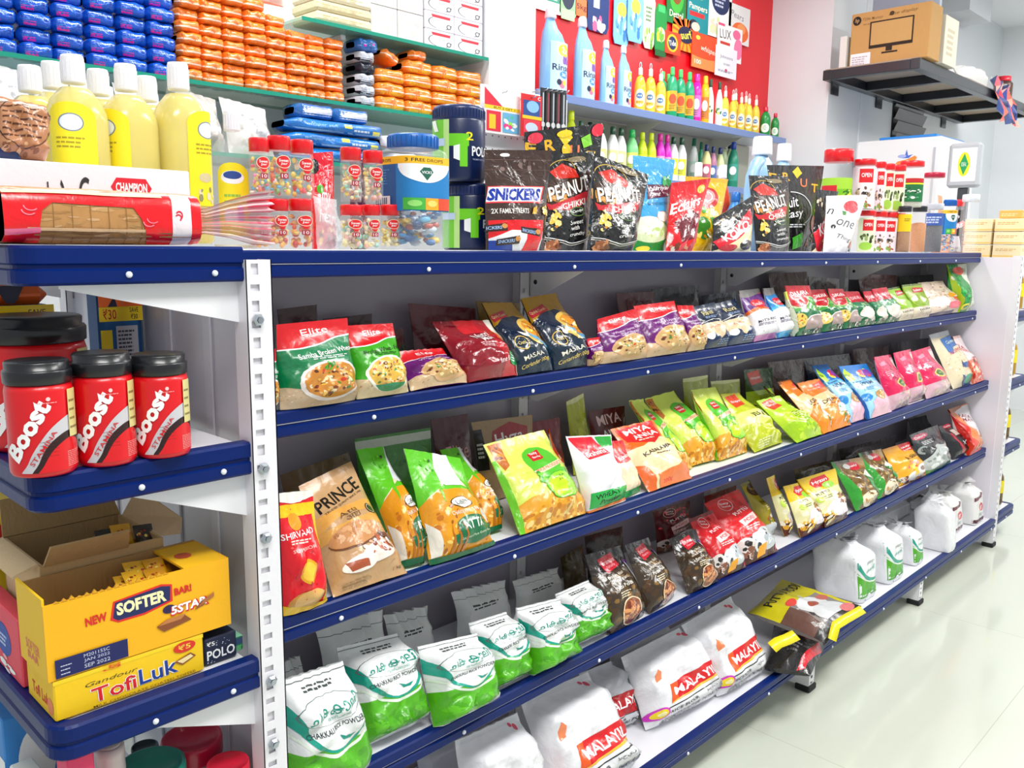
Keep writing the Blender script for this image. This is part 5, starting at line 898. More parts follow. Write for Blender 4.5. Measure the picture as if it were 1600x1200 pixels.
def strip(g, pts, wd, c, th=0.0006):
    """a strip of tape through points, its width along the shelf"""
    Pn = [np.asarray(p, float) for p in pts]; V = []; F = []
    for i, p in enumerate(Pn):
        t_ = unit(Pn[min(i + 1, len(Pn) - 1)] - Pn[max(i - 1, 0)]); s_ = unit(np.cross(t_, [0.0, -0.55, 0.83])); n_ = np.cross(s_, t_)
        V += [p + s_ * wd / 2, p - s_ * wd / 2, p + s_ * wd / 2 + n_ * th, p - s_ * wd / 2 + n_ * th]
        if i: a = 4 * i - 4; F += [(a, a + 1, a + 5, a + 4), (a + 2, a + 6, a + 7, a + 3), (a, a + 4, a + 6, a + 2), (a + 1, a + 3, a + 7, a + 5)]
    g.add(V, F, c, True)
zt = ZS[4]
def tape(bag, px, wd, c='#f2e01c'):
    pts = [at(x, y, Z=zt + h + .012) for x, y, h in px]
    g = Geo(); strip(g, pts, wd, c); o = obj('offer_tape', g, FILM, bag); o['label'] = 'yellow offer tape'
tape(black_bag, ((1206, 1012, .07), (1216, 1004, .08), (1230, 999, .082), (1244, 992, .08)), .034)
tape(flat_bag, ((1300, 1000, .062), (1306, 977, .098), (1320, 968, .102), (1348, 952, .098)), .028)
# bricks of rice powder turned side on, then the two with maroon feet
def brick(x0, x1, xs, ytop, ybot, art, label, name='rice_flour_bag', group=None, base='#f0f1f4', deep=0.17, tilt=0.02, wid=None, fx=None):
    """a full square bag: x0..xs is its plain side seen along the aisle, xs..x1 its printed front; ybot where the front meets the shelf"""
    z = ZS[4]; f0 = at(xs, ybot, Z=z); f1 = at(x1, ybot - (x1 - xs) * .55, Z=z); yf = f0[1]; wdt = max(0.09, min(0.15, f1[0] - f0[0])); wdt = wid or wdt; f0[0] = fx or f0[0]; f0[0] = min(f0[0], 4.225 - wdt)
    h = at(xs, ytop, Y=yf + 0.02)[2] - z; _seed[0] += 1; rg = np.random.default_rng(_seed[0])
    th = thing(name, label, 'bag', (f0[0] + wdt / 2, yf + deep / 2, z), group)
    nu, nv = 12, 16
    v, u = np.meshgrid(np.linspace(0, 1, nv + 1), np.linspace(0, 1, nu + 1), indexing='ij')
    cx, cy = f0[0] + wdt / 2, yf + deep / 2
    def ring(a, vv, sc):   # rounded square plan
        ct, st = np.cos(a), np.sin(a); k = (np.abs(ct) ** 7 + np.abs(st) ** 7) ** (-1 / 7)
        w = sc * (1 + 0.012 * np.sin(5 * a + 9 * vv + _seed[0]) + 0.01 * np.sin(11 * a - 14 * vv))
        return np.stack([cx + wdt / 2 * ct * k * w, cy + deep / 2 * st * k * w + tilt * vv, z + 0.001 + h * vv], -1)
    na = 64; aa = np.linspace(0, 2 * PI, na + 1); VV = np.linspace(0, 1, nv + 1)
    A, Vv = np.meshgrid(aa, VV); sc = np.where(Vv < .08, .93 + .07 * Vv / .08, 1 - 0.62 * sstep(.74, 1.0, Vv)); G = ring(A, Vv, sc)
    du = np.gradient(G, axis=1); dv = np.gradient(G, axis=0); N = np.cross(du, dv); N /= np.linalg.norm(N, axis=2)[..., None] + 1e-9
    g = Geo(); sheet(g, G, N, 0, nv - 2, base)
    g.add(G[0, :-1][::-1], [tuple(range(na))], base, False, np.repeat([[0, 0, -1.0]], na, 0))
    if art:
        def srf(uu, vv):
            a = np.radians(218 + 92 * uu); fa = a / (2 * PI) * na; fv = vv * nv; i = np.minimum(fa.astype(int), na - 1); j = np.minimum(fv.astype(int), nv - 1); s, t_ = (fa - i)[:, None], (fv - j)[:, None]
            q = lambda M: M[j, i] * (1 - s) * (1 - t_) + M[j, i + 1] * s * (1 - t_) + M[j + 1, i] * (1 - s) * t_ + M[j + 1, i + 1] * s * t_
            return q(G), q(N)
        V, F, C = compile_art((art, 14, 16), ART[art], 14, 16); lay(g, (V * np.array([1, .84, 1]), F, C), srf)
    obj('pouch', g, FILM, th, nrm=True)
    g = Geo(); sheet(g, G, N, nv - 2, nv, base); g.add(G[nv, :-1], [tuple(range(na))], base, False, np.repeat([[0, 0, 1.0]], na, 0))
    zt_ = z + h; 
    for k in range(7):
        a = rg.uniform(0, 2 * PI); V = [(cx + rg.uniform(-.02, .02), cy + tilt + rg.uniform(-.02, .02), zt_ - .004), (cx + .05 * math.cos(a), cy + tilt + .05 * math.sin(a), zt_ + rg.uniform(.0, .03)), (cx + .05 * math.cos(a + .7), cy + tilt + .05 * math.sin(a + .7), zt_ + rg.uniform(-.01, .03))]
        g.add(V, [(0, 1, 2)], base, False, np.repeat([[0, 0, 1.0]], 3, 0))
    obj('crinkled_top', g, FOIL, th, nrm=True)
    return th
GB = 'square white rice powder bags'
brick(1282, 1378, 1346, 858, 946, 'chakbrick', 'big square white bag with a green front, first past the flat bags', group=GB, deep=.18)
brick(1362, 1424, 1391, 834, 916, 'chakbrick', 'square white bag with a green front, second past the flat bags', group=GB, deep=.17)
brick(1414, 1448, 1432, 826, 886, 'chakbrick', 'square white bag showing a thin green strip, third past the flat bags', group=GB, deep=.15)
brick(1446, 1494, 1484, 790, 866, None, 'plain puffy white bag with its side to the aisle', group=GB, deep=.14)
brick(1486, 1530, 1492, 775, 836, 'maroonbrick', 'white bag with maroon foot and red roundel, the one nearer the plain puffy bag', group='white bags with maroon feet', deep=.14, base='#ecebea', wid=.13, fx=3.86)
brick(1520, 1560, 1531, 757, 818, 'maroonbrick', 'white bag with maroon foot and red roundel beside the end post', group='white bags with maroon feet', deep=.13, base='#ecebea', wid=.13, fx=4.06)
for q, Y, l in (((1290, 832, 1350, 806), 1.34, 'white bag in the second row behind the big square one'), ((1352, 806, 1416, 780), 1.34, 'white bag in the second row behind the thin green strip'), ((1422, 784, 1456, 764), 1.36, 'white bag in the second row behind the plain puffy one'), ((1460, 760, 1520, 738), 1.36, 'white bag in the second row behind the maroon footed ones')):
    K(None, '#dde0e4', q, 4, Y, .045, 'rice_flour_bag', l, 'white bags of the second row', 'brick')

# ================================================================ jars, tubs and bottles
def proj(Pt):
    d = np.asarray(Pt, float) - CAM; v = d[0] * AX + d[1] * AY + d[2] * AZ
    return 800 + FPX * v[0] / v[2], 600 + FPX * v[1] / v[2]
def stand_px(x0, x1, ytop, z, Y=None, ybase=None):
    """centre, radius and height of a round thing seen between x0 and x1: its foot at photo row ybase on level z, or Y into the shop"""
    xm = (x0 + x1) / 2
    if Y is None: p = at(xm, ybase, Z=z); back = True
    else:
        p = at(xm, ytop, Y=Y); back = False
    d = depth((p[0], p[1], z)); r = (x1 - x0) / 2 * d / FPX
    if back:
        e = unit([p[0], p[1], 0]); p = p + e * r
    lo, hi = 0.0, 1.2
    for _ in range(40):
        h = (lo + hi) / 2
        if proj((p[0], p[1], z + h))[1] > ytop: lo = h
        else: hi = h
    return p[0], p[1], r, h
def facing(x, y): return math.degrees(math.atan2(-y, -x)) % 360
def wrap(geo, key, art, cx, cy, r, z0, z1, a0, a1, sq=0.0, nu=18, ell=(1, 1)):
    lay(geo, compile_art((key, nu, 2), art, nu, 2), drum_surf(cx, cy, r, z0, z1, a0, a1, sq, ell))
ART['boost'] = (PS([(.26, -.1), (.3, .12), (.4, .34), (.55, .56), (.74, .68), (.9, .62), (1.1, .4), (1.1, -.1)], '#c9c6cc') + PS([(.36, -.1), (.4, .12), (.5, .34), (.66, .47), (.8, .47), (.93, .34), (1.06, .1), (1.08, -.1)], '#2a0c0c') + PS([(.4, -.1), (.45, .1), (.55, .28), (.7, .39), (.82, .37), (.92, .22), (1.0, -.1)], '#dc0f1a') + LN(.42, .2, .6, .42, 5, '#5a2420', 4, .1)
    + T('Boost', .3, .52, .7, .22, '#ffffff', 60, .1, .1, 1.15) + T('STAMINA', .45, .3, .42, .055, '#d0141c', 56, .01, 0, 1.15) + LN(.68, .04, .9, .24, 9, '#f6a8a8', 5, .35) + E(.52, .9, .02, .025, '#ffd0d0') + LN(.42, .85, .62, .865, 1, '#ffb8b8') + R(.72, .4, .87, .99, '#d9cf8a') + LN(.735, .5, .855, .94, 4, '#8a7c4a', 5, .25))
def powder_jar(x0, x1, ytop, z, label, **k):
    cx, cy, r, h = stand_px(x0, x1, ytop, z, **k); t = thing('malt_jar', label, 'jar', (cx, cy, z), 'red malt drink jars with black lids'); f = facing(cx, cy)
    g = Geo(); hb = h * .80
    g.lathe([(r * .93, 0.001), (r * .98, h * .03), (r, h * .08), (r * .985, hb * .5), (r, hb * .93), (r * .96, hb)], '#dc0f1a', 32, (cx, cy, z)); wrap(g, 'boost', ART['boost'], cx, cy, r * 1.0, z + h * .05, z + hb * .95, f - 80, f + 100)
    obj('jar_body', g, PLAST, t)
    g = Geo(); g.lathe([(r * .95, hb), (r * 1.01, hb + .002), (r * 1.02, hb + h * .11), (r * .99, hb + h * .125), (r * .94, hb + h * .13), (r * .95, h * .985), (r * .9, h), (r * .3, h * .995)], '#17191d', 32, (cx, cy, z)); obj('lid', g, PLAST, t)
    return t
ZE = EZ
powder_jar(22, 120, 562, ZE[1], 'red malt drink jar with black lid, nearest the rounded shelf corner', ybase=748)
powder_jar(124, 213, 550, ZE[1], 'red malt drink jar with black lid, middle one of the front row', ybase=731)
powder_jar(214, 298, 552, ZE[1], 'red malt drink jar with black lid, nearest the slotted post', ybase=718)
powder_jar(-26, 122, 492, ZE[1], 'bigger red malt drink jar standing behind the small ones', Y=1.245)
def box_thing(name, label, cat, x0, y0, z0, x1, y1, z1, col, front=None, side=None, group=None, mat=None, key=None, top=None, r=0.002):
    """a closed carton; front art faces the aisle, side art faces along it"""
    o = np.array([(x0 + x1) / 2, (y0 + y1) / 2, z0]); g = Geo(); g.box(x0, y0, z0 + 0.0005, x1, y1, z1, col, r)
    if front: lay(g, compile_art((key or label, 'f', 1, 1)[:1] + (1, 1), front, 1, 1), flat_surf((x0, y0, z0), (x1 - x0, 0, 0), (0, 0, z1 - z0)), False)
    if side: lay(g, compile_art(((key or label) + 's', 1, 1), side, 1, 1), flat_surf((x0, y1, z0), (0, y0 - y1, 0), (0, 0, z1 - z0)), False)
    if top: lay(g, compile_art(((key or label) + 't', 1, 1), top, 1, 1), flat_surf((x0, y0, z1), (x1 - x0, 0, 0), (0, y1 - y0, 0)), False)
    ob = obj(name, g, mat or PAPER, org=o); return tag(ob, label, cat, group)
oats = (R(0, .74, 1, .86, '#f2d21c') + T('\u20b930', .24, .8, .3, .085, '#c81c1c', 0, .02, 0, 1) + T('SAVE', .8, .83, .2, .04, '#2a1c10', 0, .02, 0, 1) + T('\u20b930', .8, .775, .16, .045, '#2a1c10', 0, .02, 0, 1) + R(0, .86, 1, 1, '#ee6a22') + P([(.2, .86), (.36, .95), (.42, .86)], '#1a1a3a') + T('1', .14, .5, .26, .34, '#f2d81c', 0, .04, 0, 1) + R(.36, .42, .86, .7, '#b9bcc4') + LN(.4, .45, .82, .68, 7, '#3a4250', 3, .5) + R(0, 0, 1, .3, '#12508c'))
p0, p1 = at(155, 500, Y=1.415), at(262, 500, Y=1.415); p1[0] = min(p1[0], .59); zt = at(200, 452, Y=1.415)[2]
box_thing('drink_powder_pack', 'blue pack with yellow price band and orange top at the back of the end shelf', 'box', p0[0], 1.415, ZE[1], p1[0], 1.47, zt, '#125a96', oats, key='oats', r=.008)
p1 = at(84, 480, Y=1.36); zt = at(40, 446, Y=1.36)[2]
t = thing('drink_powder_pack', 'orange topped pack with navy notch above the biggest malt jar', 'box', (p1[0] - .05, 1.39, ZE[1]))
g = Geo(); g.box(p1[0] - .115, 1.36, ZE[1] + .0005, p1[0], 1.42, zt - .028, '#125a96', .008); lay(g, compile_art(('opk', 1, 1), R(0, .8, 1, 1, '#f2d21c') + T('SAVE', .8, .94, .2, .05, '#2a1c10', 0, .02) + T('\u20b930', .8, .86, .16, .05, '#2a1c10', 0, .02) + T('\u20b930', .3, .9, .3, .09, '#c81c1c', 0, .02), 1, 1), flat_surf((p1[0] - .115, 1.36, ZE[1]), (.115, 0, 0), (0, 0, zt - .028 - ZE[1])), False); obj('pack_body', g, PLAST, t)
g = Geo(); g.box(p1[0] - .11, 1.363, zt - .028, p1[0] - .004, 1.417, zt, '#e8661c', .012); lay(g, compile_art(('notch', 1, 1), P([(.36, 1), (.68, 1), (.6, .3), (.56, .1), (.48, .1), (.44, .3)], '#14183a'), 1, 1), flat_surf((p1[0] - .115, 1.363, zt - .028), (.115, 0, 0), (0, 0, .028)), False); obj('top_flap', g, PLAST, t)
# ---- third end shelf: cartons
Y0 = 1.082
a, b = at(82, 1062, Y=Y0), at(317, 994, Y=Y0); xa, xb = a[0], b[0]; zT = (a[2] + b[2]) / 2
tofi = (R(0, .9, 1, 1, '#f6d21c') + T('Gandour', .36, .66, .34, .1, '#3a3420', 0, -.01, .3, 2) + T('Tofi', .37, .36, .3, .38, '#ffffff', 2, .09, 0, 2.1) + T('Luk', .67, .42, .28, .42, '#ffffff', 2, .09, 0, 2.1) + T('Tofi', .37, .36, .29, .36, '#d8141c', 2, .03, 0, 2.1) + T('Luk', .67, .42, .27, .4, '#123a94', 2, .03, 0, 2.1) + E(.86, .82, .08, .14, '#d8301c') + T('\u20b95', .86, .82, .09, .13, '#ffd84a', 0, .02, 0, 2) + P([(.78, .5), (.9, .62), (.94, .5), (.84, .36)], '#8a4a1c') + P([(.8, .5), (.9, .58), (.92, .5), (.84, .4)], '#f0d9a0') + T('MILK CHOCOLATE COATED TOFFEE', .58, .09, .7, .06, '#7a5a10', 2, .01) + T('Gand', .36, .93, .06, .24, '#d8201c', 90, .02, 0, 2))
box_thing('toffee_carton', 'flat yellow toffee carton under the open yellow carton', 'box', xa, Y0, ZE[2], xb, Y0 + .10, zT, '#f6c80c', tofi, T('Tofi Luk', .5, .4, .6, .3, '#d8141c', 0, .03, 0, 1) + E(.85, .3, .1, .2, '#f08a5a'), key='tofi')
a, b = at(66, 949, Y=Y0), at(357, 880, Y=Y0); x0, x1 = a[0], b[0]; z0, z1 = zT + .001, (a[2] + b[2]) / 2 + .004; y1 = Y0 + .10; W_ = .003
t = thing('display_carton', 'open yellow display carton with torn top stacked on the toffee carton', 'box', ((x0 + x1) / 2, Y0 + .05, z0))
star = (P([(.32, .58), (.34, .82), (.6, .88), (.66, .84), (.66, .6), (.5, .52), (.36, .52)], '#e0281c') + P([(.335, .6), (.35, .8), (.6, .85), (.65, .82), (.645, .62), (.5, .55), (.36, .55)], '#17235a') + T('SOFTER', .49, .705, .27, .17, '#fbf0b8', 2, .1, 0, 1.9) + T('NEW', .25, .65, .11, .12, '#d8281c', 2, .1, 0, 1.9) + T('BAR!', .72, .72, .1, .11, '#d8281c', 2, .1, 0, 1.9) + E(.635, .5, .035, .06, '#2a1a4a') + T('5STAR', .755, .465, .23, .14, '#d8201c', 3, .14, .1, 1.9) + T('5STAR', .75, .475, .21, .12, '#ffffff', 3, .08, .1, 1.9)
    + P([(.56, .3), (.6, .2), (.76, .26), (.72, .36), (.62, .36)], '#8a4a22') + P([(.57, .3), (.62, .36), (.73, .37), (.7, .31)], '#c07a44') + P([(.78, .38), (.84, .42), (.88, .54), (.82, .48)], '#8a4a22') + P([(.8, .4), (.9, .5), (.9, .56), (.84, .5)], '#b06a3a') + R(.035, .02, .4, .27, '#151c5c') + T('JAN 2022', .24, .15, .13, .05, '#c9cfe8', 0, 0, 0, 1.9) + T('SEP 2022', .24, .08, .13, .05, '#c9cfe8', 0, 0, 0, 1.9) + T('M20115SC', .24, .22, .13, .045, '#c9cfe8', 0, 0, 0, 1.9) + LN(.06, .06, .12, .22, 3, '#c9cfe8', 3, .25))
g = Geo(); g.box(x0, Y0, z0, x1, Y0 + W_, z1, '#f7b508'); lay(g, compile_art(('star', 1, 1), star, 1, 1), flat_surf((x0, Y0, z0), (x1 - x0, 0, 0), (0, 0, z1 - z0)), False)
for k in range(16): xx = x0 + (x1 - x0) * (.05 + .6 * k / 16); g.prism([(xx, z1 - .0005), (xx + .008, z1 - .0005), (xx + .004, z1 + .002 + .0015 * (k % 3))], 'Y', Y0, Y0 + W_, '#e0a018')
obj('front_panel', g, PAPER, t)
g = Geo(); g.box(x0, Y0 + W_, z0, x0 + W_, y1, z1 + .008, '#f2c40c'); lay(g, compile_art(('5s', 1, 1), T('SOFTER', .5, .3, .5, .14, '#e87a6a', 0, .02, 0, .7) + T('BAR', .5, .16, .4, .1, '#e87a6a', 0, .02, 0, .7), 1, 1), flat_surf((x0, y1, z0), (0, Y0 - y1, 0), (0, 0, z1 - z0)), False); obj('end_flap', g, PAPER, t)
g = Geo(); g.box(x1 - W_, Y0 + W_, z0, x1, y1, z1, '#f0b008'); obj('end_flap', g, PAPER, t)
g = Geo(); g.box(x0 + W_, y1 - W_, z0, x1 - W_, y1, z1 + .002, '#b08c58'); obj('back_panel', g, CARTON, t)
g = Geo(); g.box(x0 + W_, Y0 + W_, z0, x1 - W_, y1 - W_, z0 + W_, '#a8854f'); obj('bottom', g, CARTON, t)
g = Geo(); xk = x0 + (x1 - x0) * .74; g.box(xk, Y0 + W_, z1 - W_, x1 - W_, y1 - W_, z1, '#f7bd10'); g.add([(xk + .02 + .03 * math.cos(i) * .4, Y0 + .05 + .012 * math.sin(i), z1 + .0006) for i in np.linspace(0, 6.28, 9)[:-1]], [tuple(range(8))], '#c8502c'); obj('top_flap', g, PAPER, t)
rg = random.Random(5)
for k in range(7):
    xx = x0 + (x1 - x0) * (.5 + .035 * k); yy = Y0 + .03 + rg.random() * .03; zz = z1 - .034 + .006 * (k % 3); q = [np.array(v) for v in ((xx - .014, yy - .01, zz), (xx + .014, yy - .012, zz), (xx - .012, yy + .02, zz + .022), (xx + .016, yy + .02, zz + .02))]
    make_bag('chocolate_bar', 'gold wrapped chocolate bar lying in the open yellow carton', 'chocolate', q, rg.choice(['#d99a14', '#c98a10', '#e8b01c']), 'wrapbar', SPK(.5, .5, .4, .3, 8, .08, ['#8a3a10', '#f3d86a', '#b0281c'], 3), .006, 'pillow', 300 + k, None, None, 'gold wrapped bars in the cartons', FOIL, False, 6, 6)
# kraft carton behind, flaps up
xk0, xk1, yk0, yk1 = max(x0 - .035, .342), x1 - .045, y1 + .004, y1 + .16; zk0, zk1 = ZE[2] + .0005, at(33, 892, Y=y1 + .004)[2]
t = thing('shipping_carton', 'open brown corrugated carton behind the yellow one', 'box', ((xk0 + xk1) / 2, (yk0 + yk1) / 2, zk0)); KC = '#c9a878'
for nm, bx, c in (('front_wall', (xk0, yk0, zk0, xk1, yk0 + .004, zk1), KC), ('rear_wall', (xk0, yk1 - .004, zk0, xk1, yk1, zk1), '#b39468'), ('end_wall', (xk0, yk0 + .004, zk0, xk0 + .004, yk1 - .004, zk1), '#d8bc94'), ('end_wall', (xk1 - .004, yk0 + .004, zk0, xk1, yk1 - .004, zk1), KC), ('bottom', (xk0 + .004, yk0 + .004, zk0, xk1 - .004, yk1 - .004, zk0 + .004), '#a8895c')):
    g = Geo(); g.box(*bx, c); 
    if nm == 'end_wall' and bx[0] == xk0: lay(g, compile_art(('kw', 1, 1), LN(.5, .3, .9, .8, 5, '#8a5a3c', 3, .5), 1, 1), flat_surf((xk0, yk1, zk0), (0, yk0 - yk1, 0), (0, 0, zk1 - zk0)), False)
    obj(nm, g, CARTON, t)
def flap(nm, pts, c):
    n = unit(np.cross(np.subtract(pts[1], pts[0]), np.subtract(pts[2], pts[0]))) * .003; g = Geo(); k = len(pts)
    V = list(pts) + [tuple(np.array(p) + n) for p in pts]; g.add(V, [tuple(range(k))[::-1], tuple(range(k, 2 * k))] + [(i, (i + 1) % k, k + (i + 1) % k, k + i) for i in range(k)], c); return obj(nm, g, CARTON, t)
flap('rear_flap', [(xk0, yk1, zk1), (xk1, yk1, zk1), (xk1 - .01, yk1 + .02, zk1 + .05), (xk0 + .005, yk1 + .02, zk1 + .05)], '#a88a5e')
flap('front_flap', [(xk0 + .004, yk0, zk1), (xk1 - .05, yk0, zk1), (xk1 - .055, yk0 - .02, zk1 + .03), (xk0 + .008, yk0 - .02, zk1 + .03)], '#c2a070')
flap('end_flap', [(xk1, yk0 + .01, zk1), (xk1, yk1 - .01, zk1), (xk1 + .018, yk1 - .03, zk1 + .045), (xk1 + .045, yk0 + .04, zk1 + .01), (xk1 + .03, yk0 + .015, zk1 - .005)], '#dcbf98')
flap('end_flap', [(xk0, yk0 + .004, zk1), (xk0, yk1 - .004, zk1), (xk0 - .03, yk1 - .01, zk1 - .012), (xk0 - .03, yk0 + .01, zk1 - .012)], '#d8bc94')
for k in range(5):
    xx = xk1 - .075 + .016 * k; yy = yk0 + .04 + .015 * (k % 2); zz = zk1 - .028 + .008 * (k % 3); q = [np.array(v) for v in ((xx - .014, yy - .01, zz), (xx + .014, yy - .012, zz), (xx - .012, yy + .01, zz + .03), (xx + .016, yy + .01, zz + .028))]
    make_bag('chocolate_bar', 'black and gold wrapped bar heaped in the brown corrugated carton', 'chocolate', q, ['#c9900f', '#17161c', '#d8a01a', '#b07c10', '#2a2018'][k], 'wrapbar', ART.setdefault('wrapbar', SPK(.5, .5, .4, .3, 8, .08, ['#8a3a10', '#f3d86a', '#b0281c'], 3)), .008, 'pillow', 320 + k, None, None, 'bars heaped in the brown carton', FOIL, False, 6, 6)
# mint cartons
polo = T('POLO', .5, .36, .86, .36, '#f4f6f8', 0, .045, 0, .7) + T('\u20b95', .2, .78, .24, .16, '#ffffff', 0, .02, 0, .7) + SPK(.6, .75, .3, .15, 9, .02, ['#c9d8f0'], 3) + SPK(.2, .1, .15, .06, 5, .02, ['#c9d8f0'], 3)
a, b = at(320, 1030, Y=1.09), at(371, 1030, Y=1.09); zt = at(345, 992, Y=1.09)[2]
box_thing('mint_carton', 'small navy mint carton between the toffee carton and the green one', 'box', max(a[0], xb + .003), 1.09, ZE[2], b[0], 1.19, zt, '#0c1a3c', polo, key='polo', top=LN(.1, .2, .9, .8, 3, '#22305a'))
box_thing('mint_carton', 'small green mint carton against the slotted post', 'box', b[0] + .002, 1.10, ZE[2], .577, 1.19, at(388, 990, Y=1.1)[2], '#1f9a4c', R(.1, .5, .9, .95, '#35507a') + LN(.1, .1, .9, .45, 4, '#8ee0a8'), key='polog', top=R(0, 0, 1, 1, '#8fd8b0'))
a, b = at(362, 970, Y=1.215), at(402, 960, Y=1.215)
box_thing('mint_carton', 'dull grey mint carton behind the navy and green ones', 'box', a[0] - .03, 1.215, ZE[2], b[0] - .005, 1.30, at(380, 948, Y=1.215)[2], '#4a5352', T('POLO', .7, .75, .5, .16, '#a8b4b4', 0, .03, 0, 1) + T('POLO', .5, .4, .5, .16, '#8a9696', 0, .03, 0, 1), key='polo2')
box_thing('gift_carton', 'pinkish red carton with a blue badge along the outer edge of the end shelf', 'box', .315, 1.20, ZE[2], .338, 1.44, at(10, 955, X=.315)[2], '#e8485c', None, E(.7, .5, .14, .25, '#1c4aa8') + LN(.62, .4, .78, .6, 3, '#c9d8f8') + E(.3, .7, .14, .2, '#8a2a94') + SPK(.7, .15, .25, .12, 8, .06, ['#f4b0b0', '#ffffff'], 3), key='gift')
box_thing('snack_carton', 'yellow and white carton behind the brown corrugated carton', 'box', .33, 1.50, ZE[2], .42, 1.58, .93, '#f2cf1c', R(0, .5, .4, 1, '#f4f0e8') + E(.6, .7, .1, .1, '#d8301c'), R(0, .6, 1, .8, '#ffffff'), key='snk')
# ---- lowest end shelf: tubs and tins
def tub(x0, x1, ytop, Y, z, col, lid, label, h=None):
    cx, cy, r, hh = stand_px(x0, x1, ytop, z, Y=Y); h = hh - .004; t = thing('plastic_tub', label, 'tub', (cx, cy, z))
    g = Geo(); g.lathe([(r * .86, .001), (r * .9, h * .5), (r * .95, h * .86)], col, 28, (cx, cy, z)); obj('tub_body', g, PLAST, t)
    g = Geo(); g.lathe([(r * .97, h * .84), (r, h * .86), (r, h * .97), (r * .97, h), (r * .9, h), (r * .88, h * .965), (r * .1, h * .965)], lid, 28, (cx, cy, z)); obj('lid', g, PLAST, t); return t
tub(254, 344, 1147, 1.20, ZE[3], '#d8c8cc', '#c4143c', 'clear tub with a dark red lid on the lowest end shelf')
tub(324, 388, 1187, 1.105, ZE[3], '#e8324a', '#e81c3c', 'bright red lidded tub beside the slotted post on the lowest end shelf')
tub(184, 286, 1190, 1.14, ZE[3], '#0f6a5c', '#0e7a6a', 'teal lidded tub on the lowest end shelf')
tub(206, 246, 1162, 1.32, ZE[3], '#123c3c', '#0e2c34', 'dark green tin behind the teal lidded tub')
cx, cy, r, h = stand_px(150, 192, 1166, ZE[3], Y=1.13); t = thing('ribbed_tin', 'white ribbed tin under the blue end lip', 'tin', (cx, cy, ZE[3])); g = Geo(); g.lathe([(r * (1 if i % 2 else .97), h * i / 24) for i in range(25)], '#d8c8c8', 20, (cx, cy, ZE[3] + .001)); obj('tin_body', g, PLAST, t); g = Geo(); g.lathe([(r * .8, h + .001), (r * .8, h + .006), (r * .3, h + .006)], '#b0a8a8', 20, (cx, cy, ZE[3])); obj('lid', g, PLAST, t)
box_thing('pink_carton', 'hot pink carton beside the white ribbed tin', 'box', at(104, 1190, Y=1.075)[0], 1.075, ZE[3], at(148, 1190, Y=1.075)[0], 1.115, at(130, 1176, Y=1.075)[2], '#ec3a6a', E(.5, .6, .3, .2, '#f8b0c8'), key='pinkc')
box_thing('detergent_carton', 'sky blue and white carton at the outer edge of the lowest end shelf', 'box', .315, 1.32, ZE[3], .40, 1.5, min(.66, at(20, 1100, X=.315)[2]), '#3a8ad8', E(.5, .7, .3, .2, '#ffffff'), R(0, .55, 1, .75, '#f4f6fa') + E(.6, .4, .2, .2, '#9fd0f4') + T('Cu', .5, .65, .5, .16, '#1c5ab0', 0, .03), key='det')
box_thing('detergent_carton', 'white carton with a pale green side near the rounded shelf corner', 'box', .315, 1.12, ZE[3], .345, 1.3, .60, '#eef2ea', None, LN(.2, .3, .8, .7, 4, '#8ab89a'), key='det2')

# ================================================================ on top of the end shelves
ZTOP = ZS[0]; ZEC = EZ[0]
def loaf_shape(x0, x1, y0, y1, z0, z1, n=28, m=20, e=5.0):
    a = np.linspace(0, 2 * PI, m + 1); xs = np.linspace(0, 1, n + 1); X_, A_ = np.meshgrid(xs, a, indexing='ij')
    ct, st = np.cos(A_), np.sin(A_); k = (np.abs(ct) ** e + np.abs(st) ** e) ** (-1 / e); w = 1 - .05 * (np.abs(2 * X_ - 1)) ** 6 + .012 * np.sin(13 * X_ + 4 * A_)
    G = np.stack([x0 + (x1 - x0) * X_, (y0 + y1) / 2 + (y1 - y0) / 2 * ct * k * w, (z0 + z1) / 2 + (z1 - z0) / 2 * st * k * w], -1); G[..., 2] = np.maximum(G[..., 2], z0 + .0005)
    G = np.swapaxes(G, 0, 1); du = np.gradient(G, axis=1); dv = np.gradient(G, axis=0); N = np.cross(du, dv); N /= np.linalg.norm(N, axis=2)[..., None] + 1e-9
    c = np.array([(x0 + x1) / 2, (y0 + y1) / 2, (z0 + z1) / 2])
    if ((G - c) * N).sum() < 0: N = -N; return G, N, True
    return G, N, False
xl0, xl1 = at(8, 385, Y=1.08)[0], at(314, 385, Y=1.08)[0]; zl1 = at(170, 296, Y=1.09)[2]
t = thing('bread_loaf', 'sliced brown loaf in a red and clear bread bag on the end shelf top', 'bread', ((xl0 + xl1) / 2, 1.13, ZEC))
G, N, fl = loaf_shape(xl0, xl1, 1.075, 1.175, ZEC + .001, zl1); g = Geo(); sheet(g, G, N, 0, G.shape[0] - 1, '#b98750', fl)
srf = grid_surf(G, N); m = G.shape[0] - 1
def front(u, v):   # v runs up the aisle side
    return srf(u, 0.645 - 0.275 * v)
